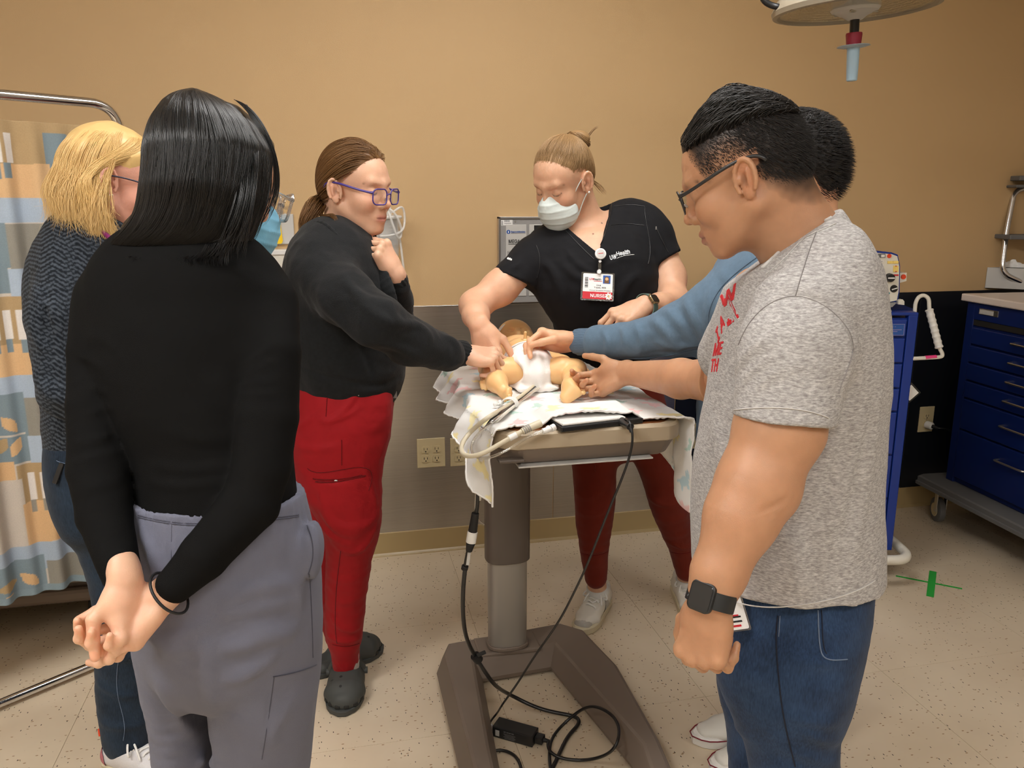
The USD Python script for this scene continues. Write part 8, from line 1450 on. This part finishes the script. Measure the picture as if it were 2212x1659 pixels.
# ------------------------------------------------------------------ baby manikin on the table
def build_manikin():
    m = thing('baby_manikin', 'naked baby manikin with white diaper lying on its back on the blanket', 'baby manikin', (.55, 2.15, TZ+.007)); S = Sdf3(); z0 = TZ+.010
    hp = V(.530, 2.105, z0+.055); ch = V(.540, 2.290, z0+.062); nk = V(.548, 2.350, z0+.062); hd = V(.556, 2.408, z0+.066)
    S.ec(hp, V(.535, 2.20, z0+.062), .066, .064, .048, .054, V(1, 0, 0), k=.02); S.ec(V(.535, 2.2, z0+.062), ch, .064, .066, .054, .050, V(1, 0, 0), k=.02); S.ec(ch, nk, .056, .030, .042, .030, V(1, 0, 0), k=.03)
    Rh = R3(x=.62); h_ = lambda *p: hd+Rh @ (V(*p)*1.06)
    S.ell(h_(.003, .020, .0), V(.060, .066, .062), Rh, .02); S.ell(h_(0, -.018, .008), V(.049, .038, .048), Rh, .03); S.ell(h_(0, -.040, .020), V(.021, .017, .019), Rh, .02); S.ell(h_(.028, -.012, .030), V(.022, .022, .02), Rh, .02); S.ell(h_(-.028, -.012, .030), V(.022, .022, .02), Rh, .02)
    S.ec(h_(-.001, .0, .056), h_(-.001, -.014, .062), .006, .0085, k=.008); S.ell(h_(-.001, -.017, .059), V(.0105, .0085, .0075), Rh, .005); S.ec(h_(-.012, -.036, .050), h_(.010, -.036, .050), .0055, .0055, k=.006); S.ec(h_(-.013, -.0335, .0565), h_(.011, -.0335, .0565), .0015, .0015, k=.002, op='s')
    for g in (1, -1): S.ell(h_(g*.056, .012, -.004), V(.007, .012, .015), Rh, .005); S.ell(h_(g*.021, .006, .055), V(.012, .009, .007), Rh, .006, 's'); S.ell(h_(g*.021, .006, .048), V(.010, .008, .007), Rh, .004)
    nails = []
    def limb(P, R, k=.012):
        for (p, q, a, b) in zip(P[:-1], P[1:], R[:-1], R[1:]): S.ec(p, q, a, b, k=k)
    def digits(base, d, n, t, ln, r, cnt=5, gap=.0085, curl=.9):
        for i in range(cnt):
            o = base+t*((i-(cnt-1)/2)*gap); p = o; a = 0; F = Sdf3()
            for j in range(2): a += curl; q = p+(d*math.cos(a)-n*math.sin(a))*ln*(1.15 if i in (1, 2) else .95); F.ec(p, q, r, r*.92, k=.001); p = q
            S.add(F, .0015)
    # legs: bent frog-like, soles towards the camera
    tz = lambda u, v, z: at_z(u, v, z0+z)
    aL = tz(1086, 842, .024); limb([tz(1126, 803, .046), tz(1092, 801, .050), tz(1066, 806, .044), tz(1074, 826, .034), aL], [.036, .036, .031, .027, .018])
    aR = tz(1230, 833, .036); limb([tz(1184, 803, .046), tz(1214, 800, .050), tz(1242, 801, .048), tz(1238, 815, .042), aR], [.036, .036, .031, .026, .018])
    fL0, fL1 = tz(1088, 850, .012), tz(1098, 851, .018); S.ec(fL0, fL1, .015, .017, .012, .010, CU, k=.008)
    for i, (u, v) in enumerate(((1101, 841), (1102, 849), (1100, 856), (1096, 861), (1091, 864))): S.ell(tz(u, v, .018)-CF*.005, V(.0062, .0062, .0064)*(1.15-.07*i), None, .0012)
    hl, bl = tz(1222, 862, .006), tz(1243, 842, .030); S.ec(hl, bl, .0155, .0215, .012, .011, unit(CR*.72-CU*.70), k=.010); S.ec(aR, hl+V(.004, .012, .008), .019, .014, k=.012)
    for i, (u, v) in enumerate(((1240, 824), (1248.5, 828), (1254.5, 834), (1258, 841), (1260, 848))): S.ell(tz(u, v, .042-.005*i)-CF*.006, V(.0066, .0064, .0066)*(1.25-.08*i), None, .0012)
    # arms
    limb([V(.485, 2.295, z0+.055), V(.430, 2.215, z0+.035), V(.405, 2.10, z0+.028)], [.030, .026, .018]); hL = V(.398, 2.072, z0+.026); S.ell(hL, V(.017, .020, .013), None, .008); digits(hL+V(-.004, -.015, .004), unit(V(-.1, -1, .15)), unit(V(-.1, .2, 1)), unit(V(1, -.1, .1)), .011, .0052, 4, .0088, .55); limb([hL+V(.014, .0, .004), hL+V(.020, -.014, .012)], [.006, .0045], .004)
    limb([V(.595, 2.295, z0+.055), V(.655, 2.215, z0+.035), V(.690, 2.12, z0+.026)], [.030, .026, .018]); hR = V(.697, 2.092, z0+.026); S.ell(hR, V(.017, .020, .013), None, .008); digits(hR+V(.002, -.015, .004), unit(V(.1, -1, .15)), unit(V(.1, .2, 1)), unit(V(1, .1, -.1)), .011, .0052, 4, .0088, .55); limb([hR+V(-.014, 0, .004), hR+V(-.020, -.014, .012)], [.006, .0045], .004)
    obj('body', S.mesh(.0022), 'manikin_skin', m, smooth=True)
    U = Sdf3(); U.ell(V(.536, 2.195, z0+.114), V(.013, .013, .006), None); U.ec(V(.536, 2.195, z0+.112), V(.536, 2.190, z0+.138), .0055, .0045, k=.004); obj('umbilical_stump', U.mesh(.0016), 'manikin_skin', m, smooth=True); obj('umbilical_ring', tube([V(.536+.0125*math.cos(a), 2.195+.0125*math.sin(a), z0+.1185) for a in np.linspace(0, 6.283, 24)], .0014, 6, cap=False), 'gold', m, smooth=True)
    D = Sdf3(); D.ec(V(.527, 2.085, z0+.050), V(.534, 2.165, z0+.060), .067, .0695, .052, .058, V(1, 0, 0), k=.015); D.ec(V(.533, 2.06, z0+.035), V(.533, 2.09, z0+.05), .040, .058, .034, .05, V(1, 0, 0), k=.02); D.ec(V(.533, 2.035, z0+.008), V(.533, 2.10, z0+.012), .060, .075, .010, .012, V(1, 0, 0), k=.012)
    D.disp += [ripple(30, .003, 3), lambda X: .0016*np.sin((X[:, 0]-.533)*230)*np.exp(-((X[:, 1]-2.055)/.03)**2)]; D.cut(V(.5, 2.160, z0+.1), V(0, 1, .25)); D.cut(V(0, 0, z0-.001), V(0, 0, -1))
    for g in (1, -1): D.ell(V(.533+g*.078, 2.040, z0+.050), V(.036, .050, .044), R3(z=g*.55), .006, 's')
    obj('diaper', D.mesh(.0028), 'diaper', m, smooth=True)
    e1 = tube([V(.533+.0700*math.cos(a), 2.156-.004*math.sin(a), z0+.060+.0585*math.sin(a)) for a in np.linspace(.15, 2.99, 30)], .0022, 6); obj('waist_edge', e1, 'diaper', m, smooth=True)
    obj('head_strap', tube(spline([hd+V(-.050, -.045, -.03), hd+V(-.062, -.02, .005), hd+V(-.052, .002, .044), hd+V(-.018, .012, .064), hd+V(.02, .012, .063), hd+V(.05, .006, .044)], 40), .0042, 8), 'white_plastic', m, smooth=True); obj('strap_buckle', rbox(hd+V(-.060, -.026, -.012), (.012, .022, .016), None, .003), 'white_plastic', m)
    return m
build_manikin()
# ------------------------------------------------------------------ cables
def cable(name, label, P, r, m, n=120): c = thing(name, label, 'cable', P[0]); obj('cable', tube(P, r, 10, n), m, c, smooth=True); return c
ctr = V(.533, 2.045, TZ+.022)
tp = lambda u, v, z: at_z(u, v, z)
bundle = [ctr, tp(1128, 858, TZ+.020), tp(1095, 885, TZ+.018), tp(1065, 905, TZ+.022)]
bk = cable('black_data_cable', 'thick black cable from manikin down to the floor with white inline connector', bundle+[at(1046, 935, 1.86), at(1036, 985, 1.87), at(1033, 1060, 1.90), at(1024, 1130, 1.92)], .0052, 'cord_black')
pl = [at(1024, 1130, 1.92), at(1018, 1162, 1.935), at(1007, 1215, 1.96), at(1000, 1290, 2.00), at(1006, 1370, 2.06), at(1028, 1420, 2.12), at(1058, 1466, 2.16), tp(1110, 1505, .05), tp(1165, 1530, .022), tp(1220, 1543, .012), tp(1246, 1551, .010), tp(1250, 1562, .010), tp(1232, 1585, .008), tp(1210, 1625, .007), tp(1190, 1668, .007), tp(1170, 1720, .007)]
obj('cable', tube(pl, .0055, 10, 160), 'cord_black', bk, smooth=True)
def seg(a, b, r0, r1, m, name): return obj(name, cyl(a, b, r0, r1, 20, .001), m, bk)
seg(at(1027, 1108, 1.915), at(1021, 1148, 1.93), .009, .011, 'black_rubber', 'plug'); seg(at(1021, 1148, 1.93), at(1017, 1172, 1.935), .0125, .0125, 'white_plastic', 'connector_sleeve'); seg(at(1017, 1172, 1.935), at(1013, 1190, 1.945), .0115, .008, 'black_rubber', 'plug'); obj('label_tape', rbox(at(1012, 1206, 1.945), (.008, .004, .034), np.stack([CR, CF, CU], 1) @ R3(y=.12), .001), 'light_grey', bk, smooth=False)
seg(at(1005, 1222, 1.962), at(1003, 1230, 1.966), .0085, .0085, 'black_rubber', 'collar'); obj('tie', cat([cyl(at(1026, 1416, 2.115), at(1034, 1426, 2.125), .013, sec=18), rbox(at(1040, 1412, 2.10), (.024, .006, .010), np.stack([CR, CF, CU], 1) @ R3(y=-.4), .002)]), 'black_rubber', bk)
cr1 = cable('cream_sensor_cable', 'cream cable looping from manikin around the table corner to the control unit', [ctr+V(-.006, 0, .004), tp(1120, 860, TZ+.022), tp(1085, 884, TZ+.024), tp(1050, 905, TZ+.03), at(1015, 935, 1.85), at(997, 965, 1.81), at(1004, 983, 1.78), at(1035, 982, 1.76), at(1075, 962, 1.76), at(1110, 942, 1.765), at(1128, 931, 1.77)], .0055, 'cream_cable')
obj('plug', cat([cyl(at(1098, 948, 1.765), at(1122, 936, 1.768), .0068, sec=16), cyl(at(1128, 932, 1.77), at(1144, 924, 1.775), .0075, sec=16), cyl(at(1144, 924, 1.775), at(1168, 914, 1.785), .0085, .0085, 16)]), 'cream_cable', cr1); obj('plug_ring', cat([cyl(at(1131+4*i, 930.5-2*i, 1.771+.001*i), at(1133+4*i, 929.5-2*i, 1.7715+.001*i), .0088, sec=16) for i in range(4)]), 'grey_plastic', cr1); obj('label_tape', cyl(at(1100, 947, 1.764), at(1116, 939, 1.767), .0072, sec=16), 'white_plastic', cr1)
ct1 = cable('clear_air_tube', 'clear tube looping under the cream cable at the table corner', [ctr+V(.008, 0, .004), tp(1130, 862, TZ+.02), tp(1090, 892, TZ+.02), tp(1058, 915, TZ+.026), at(1024, 950, 1.85), at(1020, 975, 1.81), at(1040, 990, 1.77), at(1075, 982, 1.755), at(1115, 960, 1.755), at(1150, 940, 1.76), at(1182, 929, 1.765)], .0036, 'clear_tube')
obj('connector', cat([cyl(at(1172, 932, 1.762), at(1190, 926, 1.768), .0065, sec=16), cyl(at(1186, 929, 1.768), at(1182, 920, 1.77), .004, sec=12), cyl(at(1190, 926, 1.768), at(1198, 922, 1.772), .008, sec=16)]), 'white_plastic', ct1)
cable('clear_drop_tube', 'clear thin tube hanging beside the black cable', [tp(1075, 905, TZ+.02), at(1043, 935, 1.87), at(1032, 985, 1.88), at(1028, 1060, 1.905), at(1027, 1105, 1.92), at(1034, 1124, 1.95), at(1046, 1134, 1.98)], .0032, 'clear_tube')
cable('white_manikin_cable', 'white cable lying beside the black one on the blanket', [ctr+V(.012, .0, .0), tp(1138, 856, TZ+.018), tp(1110, 878, TZ+.016), tp(1078, 905, TZ+.018), at(1052, 935, 1.865), at(1040, 985, 1.875), at(1036, 1080, 1.91)], .0038, 'offwhite_plastic')
cb = thing('cable_comb', 'white plastic comb clip holding the cables together beside the manikin foot', 'cable clip', tp(1100, 872, TZ+.03)); cx_ = tp(1100, 873, TZ+.018); d_ = unit(tp(1085, 884, TZ)-tp(1120, 860, TZ)); p_ = np.cross(d_, (0, 0, 1))
obj('tooth', cat([tube(spline([cx_+d_*(i*.006-.009)-p_*.020+V(0, 0, -.004), cx_+d_*(i*.006-.009)-p_*.012+V(0, 0, .014), cx_+d_*(i*.006-.009)+p_*.008+V(0, 0, .014), cx_+d_*(i*.006-.009)+p_*.018+V(0, 0, -.002)], 12), .0018, 6) for i in range(4)]), 'white_plastic', cb, smooth=True); obj('spine', cat([tube([cx_-d_*.012+p_*.022, cx_+d_*.014+p_*.024], .0035, 8), xf(trimesh.creation.icosphere(2, .006), None, cx_-d_*.012+p_*.030), xf(trimesh.creation.icosphere(2, .006), None, cx_+d_*.014+p_*.032)]), 'white_plastic', cb, smooth=True)
pc = cable('power_cable', 'thin black power cable from the table edge down to the adapter', [tp(1345, 912, TZ+.006), at(1362, 918, 1.80), at(1366, 950, 1.795), at(1352, 1010, 1.81), at(1312, 1110, 1.86), at(1268, 1220, 1.93), at(1230, 1300, 1.985), at(1205, 1345, 2.01), at(1150, 1425, 2.07), at(1115, 1480, 2.11), at(1090, 1515, 2.13), tp(1070, 1545, .015), tp(1058, 1562, .012), tp(1060, 1578, .014)], .0028, 'cord_black', 160)
obj('barrel_plug', cat([cyl(tp(1340, 908, TZ+.009), at(1362, 922, 1.80), .0105, .0085, 18, .001), cyl(at(1362, 922, 1.80), at(1364, 934, 1.797), .006, .004, 14)]), 'black_plastic', pc); obj('tag', rbox(tp(1064, 1575, .016), (.014, .004, .030), R3(z=-YAW) @ R3(y=-.5), .001), 'paper_white', pc, smooth=False)
ad = thing('power_adapter', 'black power adapter brick with white print lying on the floor', 'power adapter', tp(1108, 1605, 0)); A0, A1 = tp(1063, 1592, .0), tp(1150, 1617, .0); ax_ = unit(A1-A0); Ra = np.stack([ax_, np.cross((0, 0, 1), ax_), V(0, 0, 1)], 1); L_ = np.linalg.norm(A1-A0); ac = (A0+A1)/2+Ra @ V(0, .024, .018)
obj('brick', rbox(ac, (L_, .047, .034), Ra, .003), 'black_plastic', ad, smooth=False); Rf = np.stack([ax_, V(0, 0, 1), -Ra[:, 1]], 1); f0 = ac-Ra[:, 1]*.0237
def at_face(x, z): return f0+ax_*x+V(0, 0, z)
obj('lettering', words('AC ADAPTER', .0036, at_face(-.026, .007), Rf, .0004, True), 'ink_grey', ad, smooth=False)
for i in range(4): obj('print_line', rbox(at_face(-.008, .002-.0042*i), (.036-.006*(i % 2), .0004, .0012), Ra, 0), 'ink_grey', ad, smooth=False)
obj('label', rbox(at_face(-.045, -.001), (.012, .0006, .018), Ra, 0), 'light_grey', ad, smooth=False); obj('socket', rbox(ac+ax_*(L_/2+.012), (.024, .026, .020), Ra, .003), 'black_plastic', ad); obj('strain_relief', cyl(ac+ax_*(L_/2+.024), ac+ax_*(L_/2+.04), .0065, .0045, 14), 'black_rubber', ad)
s0 = ac+ax_*(L_/2+.038)
cable('adapter_mains_cable', 'black mains cable looping on the floor beside the adapter', [s0, tp(1200, 1632, .012), tp(1250, 1642, .007), tp(1300, 1634, .04), tp(1330, 1610, .095), tp(1337, 1578, .105), tp(1322, 1546, .105), tp(1290, 1528, .10), tp(1255, 1534, .060), tp(1222, 1560, .018), tp(1195, 1592, .007), tp(1187, 1630, .007), tp(1190, 1668, .007), tp(1195, 1740, .007)], .0042, 'cord_black', 200)
cable('floor_cable_loop', 'short black cable loop below the adapter at the picture bottom', [tp(1064, 1624, .006), tp(1085, 1621, .006), tp(1108, 1630, .006), tp(1122, 1648, .006), tp(1126, 1672, .006), tp(1118, 1720, .006)], .0042, 'cord_black')
